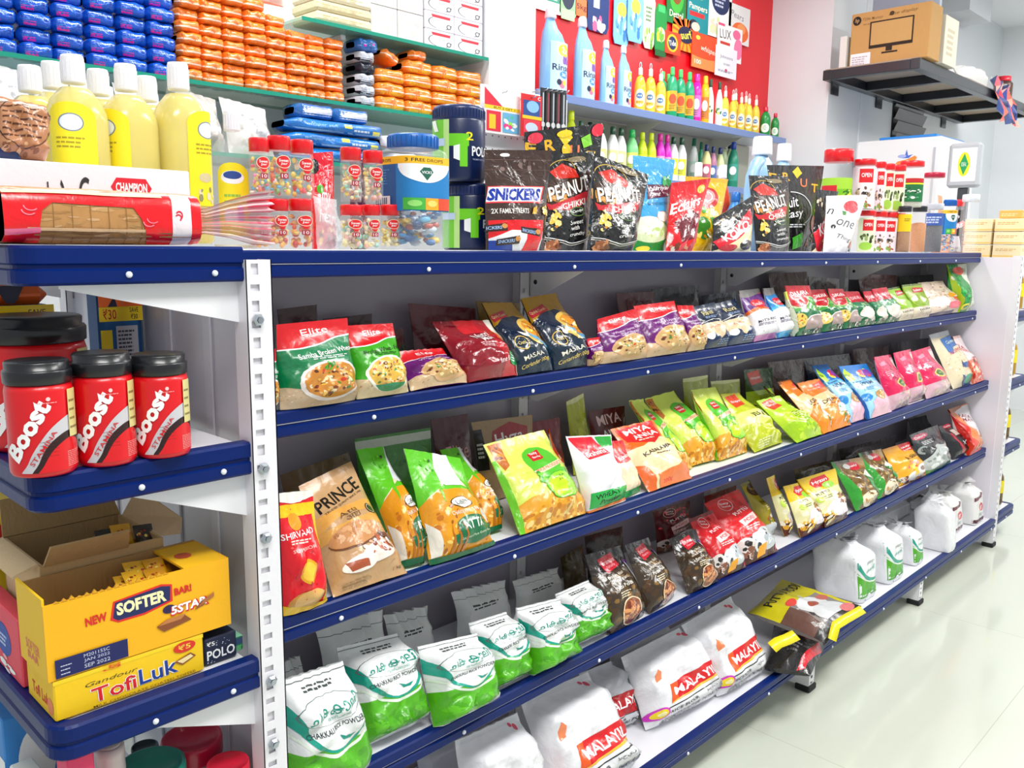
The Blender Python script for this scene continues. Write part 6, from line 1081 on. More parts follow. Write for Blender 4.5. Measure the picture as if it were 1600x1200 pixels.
bread = (SPK(.42, .5, .36, .5, 40, .05, ['#c39660', '#a97a44', '#b58a54', '#cda274'], 4) + sum([R(x, 0, x + .004, 1, '#8f6434') for x in (.22, .31, .4, .49, .58, .66)], []) + LINE([.2, .26, .22, .3, .25, .28], .03, '#7a4f26') + P([(0, 0), (.16, 0), (.155, .3), (.17, .62), (.22, .76), (.62, .72), (.66, .5), (.68, .3), (.7, 0), (.83, 0), (.83, 1), (0, 1)], '#e8101c') + R(.1, .25, .68, .3, '#d8b088') + P([(0, .26), (.16, .3), (.16, .22), (0, .16)], '#f26a9a') + R(.83, 0, .94, 1, '#e9dfe4') + R(.94, 0, 1, 1, '#e8101c') + RING(.87, .6, .022, .1, .008, '#d8203a', 12, -60, 150) + RING(.865, .55, .02, .08, .008, '#d8203a', 12, -60, 150) + R(.0, .9, .78, .97, '#f6d2b0')
    + sum([RING(x, y, .035, .1, .006, '#f58aa0', 12, 180, 320) for x, y in ((.11, .62), (.12, .7), (.7, .45), (.72, .52))], []))
lay(g, compile_art(('bread', 28, 8), bread, 28, 8), front, step=.00012)
for i_, d_ in ((0, -1.0), (G.shape[1] - 1, 1.0)): g.add(G[:-1, i_], [tuple(range(G.shape[0] - 1))], '#e8647e' if i_ == 0 else '#e8101c', False, np.repeat([[d_, 0, 0]], G.shape[0] - 1, 0))
obj('wrapped_loaf', g, FILM, t, nrm=True)
g = Geo(); rg = np.random.default_rng(4); c0 = np.array([xl1, 1.125, (ZEC + zl1) / 2]); n = 30; V = []; F = []; cc = []
for i in range(n):
    q = i / (n - 1) - .5; wv = .006 * math.sin(i * 1.9)
    for dx, zz, yy in ((-.004, .052, .02), (.012, .040, .010), (.03, .034, .004), (.06, .052, -.008), (.09, .072, -.018), (.115, .080, -.026)): V.append(c0 + [dx, yy + wv * (1 + 8 * max(dx, 0)), q * zz + .004 * (dx > .05)])
for p in V: p[2] = max(p[2], ZEC + .002)
for i in range(n - 1):
    for j in range(5): F.append((6 * i + j, 6 * i + 6 + j, 6 * i + 7 + j, 6 * i + 1 + j)); cc.append('#f2587e' if i % 3 == 0 else '#fbe3ea')
g.add(V, F, cc, True); obj('twisted_tail', g, material('tinted_film', .25, alpha=.72, coat=.2), t)
x0, x1 = at(0, 290, Y=1.195)[0] - .02, at(297, 290, Y=1.195)[0]; zc = at(298, 268, Y=1.195)[2]
box_thing('white_carton', 'long white carton with a red name badge behind the bread loaf', 'box', x0, 1.195, ZEC, x1, 1.36, zc, '#ece6ee', P([(.58, .74), (.61, .86), (.76, .86), (.79, .74), (.76, .62), (.61, .62)], '#d8142c') + T('CHAMPION', .685, .74, .16, .12, '#ffffff', 0, .06, 0, 3) + RING(.33, .62, .03, .2, .01, '#2a2a30', 12, -60, 60) + RING(.46, .62, .035, .22, .01, '#2a2a30', 12, 60, 200) + R(.28, .62, .287, .76, '#2a2a30'), key='champ')
kraftp = LN(.12, .25, .9, .9, 7, '#5a3018', 4, .3) + RING(.5, .5, .46, .42, .015, '#4a2614', 30) + SPK(.5, .1, .4, .08, 10, .05, ['#d8a880', '#8a5030'], 3)
q = [at(-22, 250, Y=1.24), at(72, 258, Y=1.24), at(-20, 148, Y=1.26), at(74, 166, Y=1.26)]; q[0][2] = q[1][2] = zc + .001
make_bag('kraft_pack', 'brown printed paper pack standing on the long white carton', 'pack', q, '#b8805a', 'kraftp', kraftp, .035, 'brick', 77, None, zc, None, FILM)
q = [at(-30, 262, Y=1.22), at(36, 262, Y=1.22), at(-30, 236, Y=1.235), at(30, 240, Y=1.235)]; q[0][2] = q[1][2] = zc + .001
make_bag('round_label_pack', 'navy and red round edged pack in front of the brown paper pack', 'pack', q, '#122a5c', 'navyround', RING(.4, .2, .55, .9, .06, '#ffffff', 20, 0, 180) + RING(.4, .2, .68, 1.1, .1, '#d8203a', 20, 0, 180), .012, 'pillow', 78, None, zc, None, FILM, False)
# tall bottles of pale yellow liquid
def yellow_bottle(px, ytop, Y, r, label, lab=True, turn=0, z=ZEC, small=False):
    c = at(px, ytop, Y=Y); cx, cy = c[0], Y; h = c[2] - z; t = thing('liquid_bottle', label, 'bottle', (cx, cy, z), 'bottles of pale yellow liquid' if not small else None); f = facing(cx, cy) + turn; s = h / .27
    prof = [(r * .9, .001), (r, .008), (r, h * .66), (r * .96, h * .70), (r * .78, h * .77), (r * .46, h * .83), (r * .38, h * .88)]
    g = Geo(); g.lathe(prof, '#f4f4e8', 28, (cx, cy, z), sq=1.5); obj('bottle_shell', g, CLEAR, t)
    g = Geo(); k = .985; fill = .84 if not small else .66
    g.lathe([(r * .88, .003)] + [(q * k, zz) for q, zz in prof[1:] if zz < h * fill] , '#f3e04a' if not small else '#f0ead0', 28, (cx, cy, z), sq=1.5); obj('liquid', g, LIQ, t)
    g = Geo(); R0 = r * .40; n = 36; zc0 = h * .855
    g.lathe([(R0, zc0), (R0 * 1.02, zc0 + .003), (R0, h * .985), (R0 * .92, h), (R0 * .2, h)], '#f1f0f4', 24, (cx, cy, z))
    for i in range(18): a = 2 * PI * i / 18; g.box(cx + R0 * math.cos(a) - .0006, cy + R0 * math.sin(a) - .0006, z + zc0 + .004, cx + R0 * math.cos(a) + .0006, cy + R0 * math.sin(a) + .0006, z + h * .97, '#e3e2ea')
    obj('cap', g, PLAST, t)
    if lab:
        g = Geo(); art = E(.5, .86, .5, .14, '#f6e21c') + R(0, .0, 1, .86, '#f6e21c') + E(.5, .8, .24, .09, '#e6eef4') + RING(.5, .8, .24, .09, .03, '#7a8a94') + LN(.2, .55, .8, .68, 3, '#a8981c', 3, .4) + E(.4, .3, .16, .05, '#cfc49a') + SPK(.5, .12, .3, .08, 8, .05, ['#8a8a6a', '#d8d4b8'], 3)
        wrap(g, 'ylab' + str(small), art if not small else E(.5, .84, .5, .16, '#f6e21c') + R(0, 0, 1, .84, '#f6e21c') + E(.5, .8, .34, .09, '#f4f6fa') + E(.5, .83, .26, .055, '#2a4a94') + LN(.25, .45, .75, .62, 2, '#8fc24a', 3, .4) + R(.25, .2, .8, .36, '#f2eef2') + R(.6, .2, .8, .42, '#c88ad0'), cx, cy, r * 1.004, z + h * (.22 if not small else .10), z + h * (.74 if not small else .62), f - 48, f + 44, 1.5); obj('label', g, PAPER, t)
    return t
r0 = .0415
for px, yt, Y, l, lb, tn in ((112, 87, 1.44, 'yellow liquid bottle with its white cap rising highest, beside the brown paper pack', True, -6), (195, 101, 1.455, 'yellow liquid bottle in the front row, second from the brown paper pack', True, -42), (277, 99, 1.44, 'yellow liquid bottle with ribbed clear shoulder, last of the front row', True, 62),
                           (45, 103, 1.54, 'yellow liquid bottle behind the brown paper pack', True, 0), (80, 97, 1.64, 'yellow liquid bottle in the rear behind the highest cap', False, 0), (152, 109, 1.54, 'yellow liquid bottle of the second row between the first two front ones', False, 0), (228, 120, 1.54, 'yellow liquid bottle of the second row between the last two front ones', True, 30)):
    yellow_bottle(px, yt, Y, r0 if Y < 1.5 else r0, l, lb, tn)
yellow_bottle(361, 173, 1.33, .031, 'short bottle of pale liquid with a yellow arched label beside the candy jars', True, 0, ZTOP, True)

# ================================================================ on top of the long run
RDS = ['#f2c41c', '#f08ab0', '#58b8e0', '#ee6a3a', '#f4f0e0', '#8ed06a', '#e8324a', '#f7dc6a']
def candy_jar(x0, x1, ytop, z, Y, label, cols, seed, h=None):
    cx, cy, r, hh = stand_px(x0, x1, ytop, z, Y=Y); h = h or hh; t = thing('candy_jar', label, 'jar', (cx, cy, z), 'red lidded candy jars'); f = facing(cx, cy)
    g = Geo(); g.lathe([(r * .94, .0008), (r, .004), (r, h * .70), (r * .92, h * .76), (r * .86, h * .78)], '#ffffff', 20, (cx, cy, z)); obj('jar_body', g, CLEAR, t)
    g = Geo(); g.lathe([(r * .9, h * .765), (r * .96, h * .77), (r * .97, h * .97), (r * .92, h), (r * .2, h)], '#e3121e', 20, (cx, cy, z)); obj('lid', g, PLAST, t)
    g = Geo(); rg = random.Random(seed); d = r * .22
    for k in range(58):
        a = rg.random() * 2 * PI; q = r * (.5 + .27 * rg.random()); g.ball((cx + q * math.cos(a), cy + q * math.sin(a), z + d + .003 + rg.random() * h * .58), d * (.8 + .4 * rg.random()), rg.choice(cols), 7, 5, (1, 1, rg.choice((.6, 1, 1.2))))
    stuffed(obj('candy_filling', g, PLAST, t))
    g = Geo(); wrap(g, 'jarlab', E(.5, .72, .5, .28, '#d8141e') + P([(0, .72), (1, .72), (.6, .3), (.4, .3)], '#d8141e') + RING(.5, .72, .5, .28, .05, '#f2d8c0') + T('Sweet', .5, .78, .62, .13, '#ffffff', 0, .02, 0, 1) + T('Jar', .5, .63, .44, .12, '#ffffff', 0, .02, 0, 1) + R(.25, 0, .75, .24, '#a8283c') + T('10', .5, .12, .34, .16, '#f4e8e8', 0, .02, 0, 1), cx, cy, r * 1.006, z + h * .30, z + h * .68, f - 40 + 24, f + 40 + 24, 0, 10)
    obj('label', g, PAPER, t)
    return t
MIX = RDS; ORG = ['#ee7a3a', '#e8502c', '#f2b04a', '#c8302c', '#f3d06a']; PAS = ['#f4ecc8', '#9fd8c4', '#f2d84a', '#f4b8a8', '#efe0a0', '#e8c4c0']
YF = 1.265; zb = ZTOP
low = ((386, 421, 'lower candy jar nearest the bread bag tail', ORG, 5), (417, 450, 'lower candy jar, second from the bread bag tail', ORG, 6), (450, 488, 'lower candy jar, third from the bread bag tail, its sweets orange', ORG, 7), (531, 566, 'lower candy jar just past the crinkled wrap', PAS, 8), (565, 594, 'lower candy jar in the middle of the pale sweets', PAS, 9), (594, 624, 'lower candy jar beside the big blue lozenge jar', ['#f2dc6a', '#f4ecc0', '#efd24a'], 10))
hts = []
for x0, x1, l, c, s in low:
    t = candy_jar(x0, x1, 311 if x1 < 500 else 320, zb, YF, l, c, s); hts.append((t['_o'][0], stand_px(x0, x1, 311 if x1 < 500 else 320, zb, Y=YF)[3]))
zc2 = zb + max(h for _, h in hts[:3]) + .0008; zc3 = zb + max(h for _, h in hts[3:]) + .0008
for x0, x1, yt, z, l, c, s in ((388, 420, 216, zc2, 'upper candy jar with pale mixed sweets, nearest the small yellow liquid bottle', MIX, 11), (417, 453, 213, zc2, 'upper candy jar of mixed sweets in the middle of three', MIX, 12), (453, 489, 219, zc2, 'upper candy jar of mixed sweets beside the red pouch', MIX, 13), (531, 564, 231, zc3, 'upper candy jar of pastel balls beside the red pouch', PAS, 14), (566, 598, 236, zc3, 'upper candy jar of pastel balls beside the blue lozenge jar', PAS, 15)):
    candy_jar(x0, x1, yt, z, YF, l, c, s)
def top_bag(art, base, q, Y, T, name, label, seal=None, kind='stand', mat=None, lean=8, group=None, sr=1, pucker=1.0):
    _seed[0] += 1; Q = lean_quad(q, z=ZTOP, Y=Y, lean=lean)
    return make_bag(name, label, 'pouch', Q, base, art, ART.get(art), T, kind, _seed[0], seal, ZTOP, group, mat or FOIL, True, sealrows=sr, pucker=pucker)
ART['heart'] = E(.12, .86, .2, .08, '#2a1a1c') + T('my', .5, .5, .4, .16, '#ffffff', -8, .03, .2, .6) + T('heart', .5, .32, .7, .14, '#ffffff', -8, .03, .2, .6) + E(.3, .62, .14, .05, '#4fae2c') + SPK(.5, .12, .4, .1, 8, .05, ['#f2c84a', '#7a3a1c'], 3)
ART['yday'] = T('yd', .6, .4, .6, .14, '#e8d8e8', -8, .03, .2, .6) + T('a', .6, .25, .3, .1, '#e8d8e8', 0, .03)
top_bag('heart', '#d8122a', (488, 391, 524, 391, 484, 240, 522, 236), 1.36, .02, 'sweet_pouch', 'red sweet pouch with white lettering behind the crinkled wrap')
top_bag('yday', '#4a1438', (548, 391, 572, 391, 546, 252, 570, 248), 1.36, .02, 'sweet_pouch', 'dark purple sweet pouch between the pastel candy jars')
q = [at(496, 391, Y=1.25), at(530, 391, Y=1.25), at(490, 306, Y=1.262), at(526, 312, Y=1.262)]; q[0][2] = q[1][2] = ZTOP
make_bag('plastic_wrap', 'crinkled clear plastic wrap stuffed between the candy jars', 'wrap', q, '#f2ecec', None, None, .03, 'pillow', 91, None, ZTOP, None, CLEARF, False)
# lozenge jar: square clear jar, blue screw lid, blue label, sweets below
def lozenge_jar(x0, x1, ytop, z, Y, label):
    cx, cy, r, h = stand_px(x0, x1, ytop, z, Y=Y); r *= .96; t = thing('lozenge_jar', label, 'jar', (cx, cy, z)); f = facing(cx, cy)
    g = Geo(); g.lathe([(r * .95, .001), (r, .006), (r, h * .80), (r * .9, h * .86), (r * .78, h * .88)], '#fff', 36, (cx, cy, z), sq=2.5, rot=.3); obj('jar_body', g, CLEAR, t)
    g = Geo(); g.lathe([(r * .80, h * .88), (r * .84, h * .885), (r * .84, h * .985), (r * .8, h), (r * .2, h)], '#1263b8', 30, (cx, cy, z))
    for i in range(30): a = 2 * PI * i / 30; g.box(cx + r * .84 * math.cos(a) - .0008, cy + r * .84 * math.sin(a) - .0008, z + h * .89, cx + r * .84 * math.cos(a) + .0008, cy + r * .84 * math.sin(a) + .0008, z + h * .98, '#0e54a4')
    obj('lid', g, PLAST, t)
    g = Geo(); rg = random.Random(3); d = r * .17
    for k in range(90):
        a = rg.random() * 2 * PI; q = r * (.35 + .5 * rg.random()); g.ball((cx + q * math.cos(a), cy + q * math.sin(a), z + d + .003 + rg.random() * h * .3), d * (.7 + .6 * rg.random()), rg.choice(['#1a6ab0', '#2a8ac8', '#0f4a8a', '#5ab0dc', '#c8d8e8', '#b8402c', '#f0c84a']), 6, 4, (1.3, .7, .6))
    stuffed(obj('lozenge_filling', g, FOIL, t))
    g = Geo(); art = (R(0, 0, .42, 1, '#0f5296') + R(.42, 0, 1, 1, '#1478bc') + R(0, .86, 1, 1, '#f2b81c') + T('3 FREE DROPS', .72, .93, .4, .06, '#2a2410', 0, .02, 0, 1) + T('FREE DROPS', .2, .93, .3, .06, '#2a2410', 0, .02, 0, 1) + E(.72, .84, .27, .32, '#eef2f6', 20, 180, 360) + R(.45, .78, .99, .86, '#eef2f6') + P([(.64, .72), (.68, .8), (.76, .8), (.8, .72), (.72, .56)], '#0e5a48') + T('VICKS', .72, .71, .12, .05, '#fff', 0, .02, 0, 1) + LN(.04, .5, .36, .8, 6, '#5a9ad0', 3, .3) + R(.5, .02, .7, .24, '#3fa83a') + R(.7, .02, .86, .24, '#f0a41c') + R(.86, .02, .99, .24, '#d8482c') + E(.6, .14, .06, .06, '#8ad06a') + E(.78, .14, .06, .06, '#f8d06a') + R(.02, .02, .34, .28, '#dfe6f0') + sum([R(.04 + .03 * i, .05, .055 + .03 * i, .25, '#2a4a7a') for i in range(9)], []))
    wrap(g, 'vicks', art, cx, cy, r * 1.004, z + h * .34, z + h * .80, f - 110, f + 78, 2.5, 24); obj('label', g, PAPER, t)
    return t
lozenge_jar(597, 693, 212, ZTOP, 1.27, 'square clear lozenge jar with blue lid and blue label')
def mint_jar(x0, x1, ytop, z, Y, label):
    cx, cy, r, h = stand_px(x0, x1, ytop, z, Y=Y); t = thing('mint_jar', label, 'jar', (cx, cy, z), 'stacked navy and green mint jars'); f = facing(cx, cy)
    g = Geo(); g.lathe([(r * .93, .001), (r, .008), (r, h * .80), (r * .95, h * .84)], '#0b1d4a', 36, (cx, cy, z)); wrap(g, 'mint', R(0, 0, .36, 1, '#6fc62c') + R(.28, 0, .36, 1, '#b9e08a') + R(.36, .55, .62, .76, '#6fce1c') + P([(.42, .55), (.5, .58), (.5, .3), (.42, .34)], '#f4f6f4') + R(.5, .2, .6, .6, '#6fce1c') + T('2', .63, .72, .1, .14, '#f2e21c', 0, .03, 0, 1.5) + T('POLO', .82, .47, .32, .17, '#f4f6fa', 0, .05, 0, 1.5) + T('THE MINT WITH THE HOLE', .82, .33, .3, .03, '#a8b4d0', 0, .01, 0, 1.5) + P([(.02, .99), (.14, .99), (.2, .8), (.12, .8)], '#f2f6ee') + R(.04, .55, .3, .68, '#bcd0ec'), cx, cy, r * 1.002, z + h * .04, z + h * .8, f - 80, f + 84, 0, 24)
    obj('jar_body', g, PLAST, t)
    g = Geo(); g.lathe([(r * .97, h * .82), (r * .985, h * .83), (r * .985, h * .95), (r * .95, h * .99), (r * .88, h), (r * .2, h)], '#10265c', 36, (cx, cy, z))
    for i in range(44): a = 2 * PI * i / 44; g.box(cx + r * .985 * math.cos(a) - .0007, cy + r * .985 * math.sin(a) - .0007, z + h * .84, cx + r * .985 * math.cos(a) + .0007, cy + r * .985 * math.sin(a) + .0007, z + h * .945, '#0d1f4c')
    obj('lid', g, PLAST, t); return h
hm = mint_jar(692, 776, 288, ZTOP, 1.335, 'lower navy and green mint jar, another stacked on it')
mint_jar(676, 758, 168, ZTOP + hm + .0008, 1.335, 'upper navy and green mint jar balanced on its twin')
top_bag('snick', '#3a241c', (759, 391, 850, 391, 757, 234, 858, 236), 1.235, .022, 'chocolate_pouch', 'dark brown chocolate pouch with a hang hole beside the mint jars', '#3a241c', pucker=.4, lean=5)
top_bag('peanut', '#121114', (846, 391, 916, 391, 852, 243, 930, 236), 1.285, .024, 'peanut_pouch', 'black peanut pouch beside the brown chocolate pouch', '#0d0c0e', group='black peanut pouches')
top_bag('fruitnut', '#121114', (836, 391, 930, 391, 812, 208, 940, 193), 1.345, .018, 'fruit_pouch', 'tall black pouch printed with coloured letters behind the first peanut pouch', '#121114', lean=5)
top_bag('peanut', '#121114', (922, 391, 988, 391, 930, 240, 1018, 272), 1.24, .026, 'peanut_pouch', 'black peanut pouch beside the sky blue coconut pouch', '#0d0c0e', group='black peanut pouches')
top_bag('nariyal', '#3fa2dc', (988, 392, 1038, 392, 988, 243, 1053, 250), 1.27, .022, 'coconut_pouch', 'sky blue coconut pouch with a maroon name band', '#4aa8de', pucker=.3, sr=2)
top_bag('eclair', '#d81420', (1040, 391, 1080, 391, 1048, 286, 1108, 279), 1.24, .024, 'toffee_pouch', 'red toffee pouch with white lettering', '#c8101c')
top_bag('ychips', '#efbc10', (1076, 391, 1116, 391, 1068, 276, 1138, 280), 1.31, .026, 'chips_pouch', 'yellow chips pouch behind the red toffee one', '#e8ac10')
top_bag('koko', '#141316', (1112, 391, 1172, 391, 1116, 342, 1180, 304), 1.24, .018, 'chips_pouch', 'slumped black pouch with a slanting red band')
top_bag('peanut', '#121114', (1182, 391, 1232, 391, 1170, 274, 1236, 275), 1.29, .024, 'peanut_pouch', 'black peanut pouch standing before the pale blue jugs', '#0d0c0e', group='black peanut pouches')
top_bag('fruiteasy', '#121114', (1222, 391, 1272, 391, 1196, 258, 1284, 260), 1.345, .02, 'fruit_pouch', 'black pouch of coloured letters with a white framed name, by the pale blue jugs', '#121114', lean=5)
top_bag('koko', '#16141a', (1268, 391, 1292, 391, 1276, 296, 1306, 300), 1.27, .016, 'chips_pouch', 'narrow black and red pouch beside the white pomegranate pouch')
top_bag('one', '#f0edf2', (1286, 391, 1324, 391, 1292, 306, 1356, 304), 1.235, .02, 'fruit_pouch', 'white pouch with red fruit and thin black script', '#f0edf2', pucker=.3)
# pale blue jugs and small capped bottles behind the pouches
def jug(px, ytop, Y, w_, label, z=ZTOP):
    c = at(px, ytop, Y=Y); cx = c[0]; h = c[2] - z; t = thing('softener_jug', label, 'bottle', (cx, Y, z), 'pale blue jugs behind the pouches')
    g = Geo(); r = w_; cx2 = cx + .0
    g.lathe([(r * .92, .001), (r, .01), (r, h * .5), (r * .92, h * .66), (r * .66, h * .78), (r * .4, h * .83), (r * .36, h * .86)], '#9cc8ee', 28, (cx2, Y, z), ell=(1, .62)); obj('jug_body', g, PLAST, t)
    g = Geo(); g.tube([(cx - r * .30, Y - .012, z + h * .79), (cx - r * .8, Y - .02, z + h * .77), (cx - r * 1.25, Y - .025, z + h * .66), (cx - r * 1.42, Y - .025, z + h * .48), (cx - r * 1.3, Y - .02, z + h * .28), (cx - r * .9, Y - .01, z + h * .2)], [.016, .018, .018, .017, .017, .016], '#9cc8ee', 12); obj('handle', g, PLAST, t)
    g = Geo(); g.lathe([(r * .44, h * .84), (r * .46, h * .85), (r * .42, h * .985), (r * .38, h), (r * .1, h)], '#f2f2f6', 22, (cx2, Y, z)); obj('cap', g, PLAST, t)
jug(1192, 214, 1.49, .074, 'pale blue jug with an arched handle behind the peanut pouch')
jug(1226, 225, 1.615, .06, 'pale blue jug farther back, only cap and shoulder showing')
def small_bottle(px, ytop, Y, r, body, cap, label, z, lab=None, name='cleaner_bottle', group=None, wide=.42, hb=None, art=None, mat=None, capn=None, key=None, sq=0.0, shoulder=.62):
    c = at(px, ytop, Y=Y); cx = c[0]; h = c[2] - z; t = thing(name, label, 'bottle', (cx, Y, z), group); f = facing(cx, Y)
    g = Geo(); g.lathe([(r * .92, .001), (r, .006), (r, h * (shoulder - .1)), (r * .94, h * shoulder), (r * .6, h * (shoulder + .14)), (r * wide, h * .82), (r * wide * .9, h * .86)], body, 18, (cx, Y, z), sq=sq); obj('bottle_body', g, mat or PLAST, t)
    g = Geo(); g.lathe([(r * wide * 1.1, h * .84), (r * wide * 1.15, h * .86), (r * wide * 1.05, h * .99), (r * wide * .9, h), (r * wide * .2, h)], cap, 14, (cx, Y, z)); obj('cap', g, PLAST, t)
    if lab or art:
        g = Geo(); a = art or (R(0, 0, 1, 1, lab) + E(.5, .6, .3, .25, '#ffffff') + LN(.2, .1, .8, .4, 3, '#3a6a3a', 3, .4)); wrap(g, key or ('sb' + str(lab)), a, cx, Y, r * 1.005, z + h * .16, z + h * (shoulder - .12), f - 62, f + 62, sq, 8); obj('label', g, PAPER, t)
    return t
small_bottle(1092, 254, 1.42, .024, '#e8a81c', '#f4f2f4', 'yellow bottle with a white cap behind the red toffee pouch', ZTOP, None, 'squash_bottle')
small_bottle(1130, 258, 1.42, .026, '#d84a2c', '#f4f2f4', 'orange red bottle with a white cap behind the yellow chips pouch', ZTOP, None, 'squash_bottle')
small_bottle(1150, 300, 1.36, .03, '#2a86d8', '#1c6ac0', 'bright blue bottle half hidden behind the slumped black pouch', ZTOP, '#1c5ab0', 'squash_bottle')
# jars towards the far end
def clear_jar(x0, x1, ytop, z, Y, label, lid='#e3121e', fill='#c08a4a', art=None, key=None, lz=(.1, .7), fill_h=.62, group=None, h=None, name='food_jar', lidh=.12):
    cx, cy, r, hh = stand_px(x0, x1, ytop, z, Y=Y); h = h or hh; r *= .92; t = thing(name, label, 'jar', (cx, cy, z), group); f = facing(cx, cy)
    g = Geo(); g.lathe([(r * .94, .001), (r, .005), (r, h * .74), (r * .9, h * (1 - lidh - .05)), (r * .84, h * (1 - lidh))], '#fff', 20, (cx, cy, z)); obj('jar_body', g, CLEAR, t)
    g = Geo(); g.lathe([(r * .9, h * (1 - lidh) - .001), (r * .96, h * (1 - lidh)), (r * .96, h * .985), (r * .9, h), (r * .2, h)], lid, 20, (cx, cy, z)); obj('lid', g, PLAST, t)
    if fill:
        g = Geo(); g.lathe([(r * .9, .002), (r * .95, .006), (r * .95, h * fill_h), (r * .5, h * fill_h + .004), (r * .1, h * fill_h + .005)], fill, 20, (cx, cy, z)); stuffed(obj('filling', g, material('grainy_filling', .6, bump=1.0, bscale=180), t))
    if art:
        g = Geo(); wrap(g, key, art, cx, cy, r * 1.006, z + h * lz[0], z + h * lz[1], f - 75, f + 75, 0, 10); obj('label', g, PAPER, t)
    return h
redlab = R(0, 0, 1, 1, '#f0dfe6') + R(.34, .62, .82, .95, '#d8141e') + T('OPEN', .58, .8, .34, .1, '#ffffff', 0, .03, 0, .7) + SPK(.55, .38, .3, .16, 16, .07, ['#6a4a3a', '#b08a6a', '#2a2422', '#c9b49a'], 3) + SPK(.5, .1, .3, .08, 8, .07, ['#7fae4a', '#b0503a'], 5)
redlabg = R(0, 0, 1, 1, '#e3ecc8') + R(.34, .62, .82, .95, '#d8141e') + T('OPEN', .58, .8, .34, .1, '#ffffff', 0, .03, 0, .7) + SPK(.55, .4, .3, .14, 14, .07, ['#5a6a3a', '#9ab06a', '#2a2e1a'], 3) + E(.5, .16, .3, .12, '#9fd04a')
GJ = 'white labelled nut jars with red lids'
grn = R(0, 0, 1, 1, '#7fc41c') + R(0, .7, 1, 1, '#a8d83a') + R(0, .62, .5, .8, '#d81c2c') + P([(0, .4), (1, .5), (1, .56), (0, .5)], '#f2e21c') + SPK(.75, .45, .2, .35, 12, .07, ['#3a8a1c', '#d8e84a', '#2a5a10'], 4)
clear_jar(1287, 1336, 234, ZTOP, 1.36, 'big clear jar with a red lid and lime green label behind the white pouch', fill='#e9ecdf', art=grn, key='grn', lz=(.36, .72))
lowj = ((1342, 1370, redlabg, 'a'), (1364, 1388, redlab, 'b'), (1378, 1404, redlab, 'c'), (1394, 1416, redlabg, 'd')); hj = None
for (x0, x1, a, k), l in zip(lowj, ('lower nut jar nearest the white pouch', 'lower nut jar, second from the white pouch', 'lower nut jar, third from the white pouch', 'lower nut jar beside the yellow labelled bottle')):
    h = clear_jar(x0, x1, 329, ZTOP, 1.29, l, art=a, key='rl' + k, lz=(.02, .82), group=GJ, h=hj, fill='#e8dcd0'); hj = hj or h
for (x0, x1, a, k), l, yt in zip(((1334, 1371, redlab, 'e'), (1368, 1386, redlab, 'f'), (1382, 1400, redlabg, 'g'), (1393, 1417, redlabg, 'h')), ('upper nut jar nearest the big lime labelled jar', 'upper nut jar, second from the big lime labelled jar', 'upper nut jar, third from the big lime labelled jar', 'upper nut jar beside the green banded jar'), (249, 253, 256, 258)):
    clear_jar(x0, x1, yt, ZTOP + hj + .0008, 1.29, l, art=a, key='ru' + k, lz=(.02, .84), group=GJ, fill='#e8dcd0')
hy = clear_jar(1404, 1426, 322, ZTOP, 1.245, 'amber bottle with a plain yellow label', lid='#2a2a30', fill='#b8782c', art=R(0, 0, 1, 1, '#f4cc0c') + LN(.5, .6, .9, .8, 2, '#8a741c'), key='yl', lz=(.45, .82), fill_h=.8)
clear_jar(1426, 1450, 322, ZTOP, 1.27, 'round clear jar of orange nibbles', lid='#20222a', fill='#d8862c', fill_h=.62)
clear_jar(1406, 1446, 252, ZTOP + hy + .0008, 1.29, 'red lidded jar with a dark green banded label on the upper tier', fill='#dfe2cf', art=R(0, 0, 1, 1, '#14703c') + R(0, .82, 1, 1, '#c01c24') + R(0, .74, 1, .8, '#f2e21c') + SPK(.5, .35, .4, .25, 24, .06, ['#cfe0d8', '#0c3a24', '#f4f4ea', '#58a87a'], 4) + R(0, 0, .2, .5, '#14242c'), key='gband', lz=(.12, .62))
hc = clear_jar(1448, 1476, 318, ZTOP, 1.27, 'clear jar of dark seeds', lid='#c9ccd6', fill='#3a3a44', fill_h=.55, art=R(0, 0, 1, 1, '#3a5aa8') + LN(.1, .2, .9, .8, 3, '#c8d4f0'), key='bl1', lz=(.55, .8))
clear_jar(1444, 1478, 270, ZTOP + hc + .0008, 1.27, 'empty looking clear jar with a crimson cap', lid='#b01438', fill=None, lidh=.16)
lozenge_jar(1474, 1497, 312, ZTOP, 1.27, 'small blue labelled lozenge jar near the far shelf end')
clear_jar(1490, 1508, 312, ZTOP, 1.345, 'black and white labelled bottle with a red cap near the far shelf end', lid='#d8202c', fill='#dcdce0', art=R(0, 0, 1, 1, '#1a1a20') + P([(0, .4), (1, .58), (1, .74), (0, .56)], '#e88a9a') + T('LORIS', .5, .57, .8, .12, '#fff', 6, .03) + SPK(.4, .85, .3, .1, 8, .06, ['#d0d0d8'], 3) + P([(.1, 0), (.9, 0), (.7, .3), (.3, .3)], '#d8d4dc'), key='loris', lz=(.1, .8))
clear_jar(1504, 1532, 304, ZTOP, 1.27, 'ribbed clear bottle at the far shelf end', lid='#dfe2ea', fill=None)
q = [at(1524, 391, Y=1.37), at(1542, 391, Y=1.37), at(1520, 312, Y=1.39), at(1540, 316, Y=1.39)]; q[0][2] = q[1][2] = ZTOP
for p in q: p[0] = min(p[0], 4.21)
make_bag('orange_packet', 'glossy orange packet behind the ribbed clear bottle', 'pouch', [q[0] - [.05, 0, 0], q[1], q[2] - [.05, 0, 0], q[3]], '#ee8a2c', 'orangepk', ART['orangepk'], .03, 'pillow', 92, None, ZTOP, None, FOIL, False)
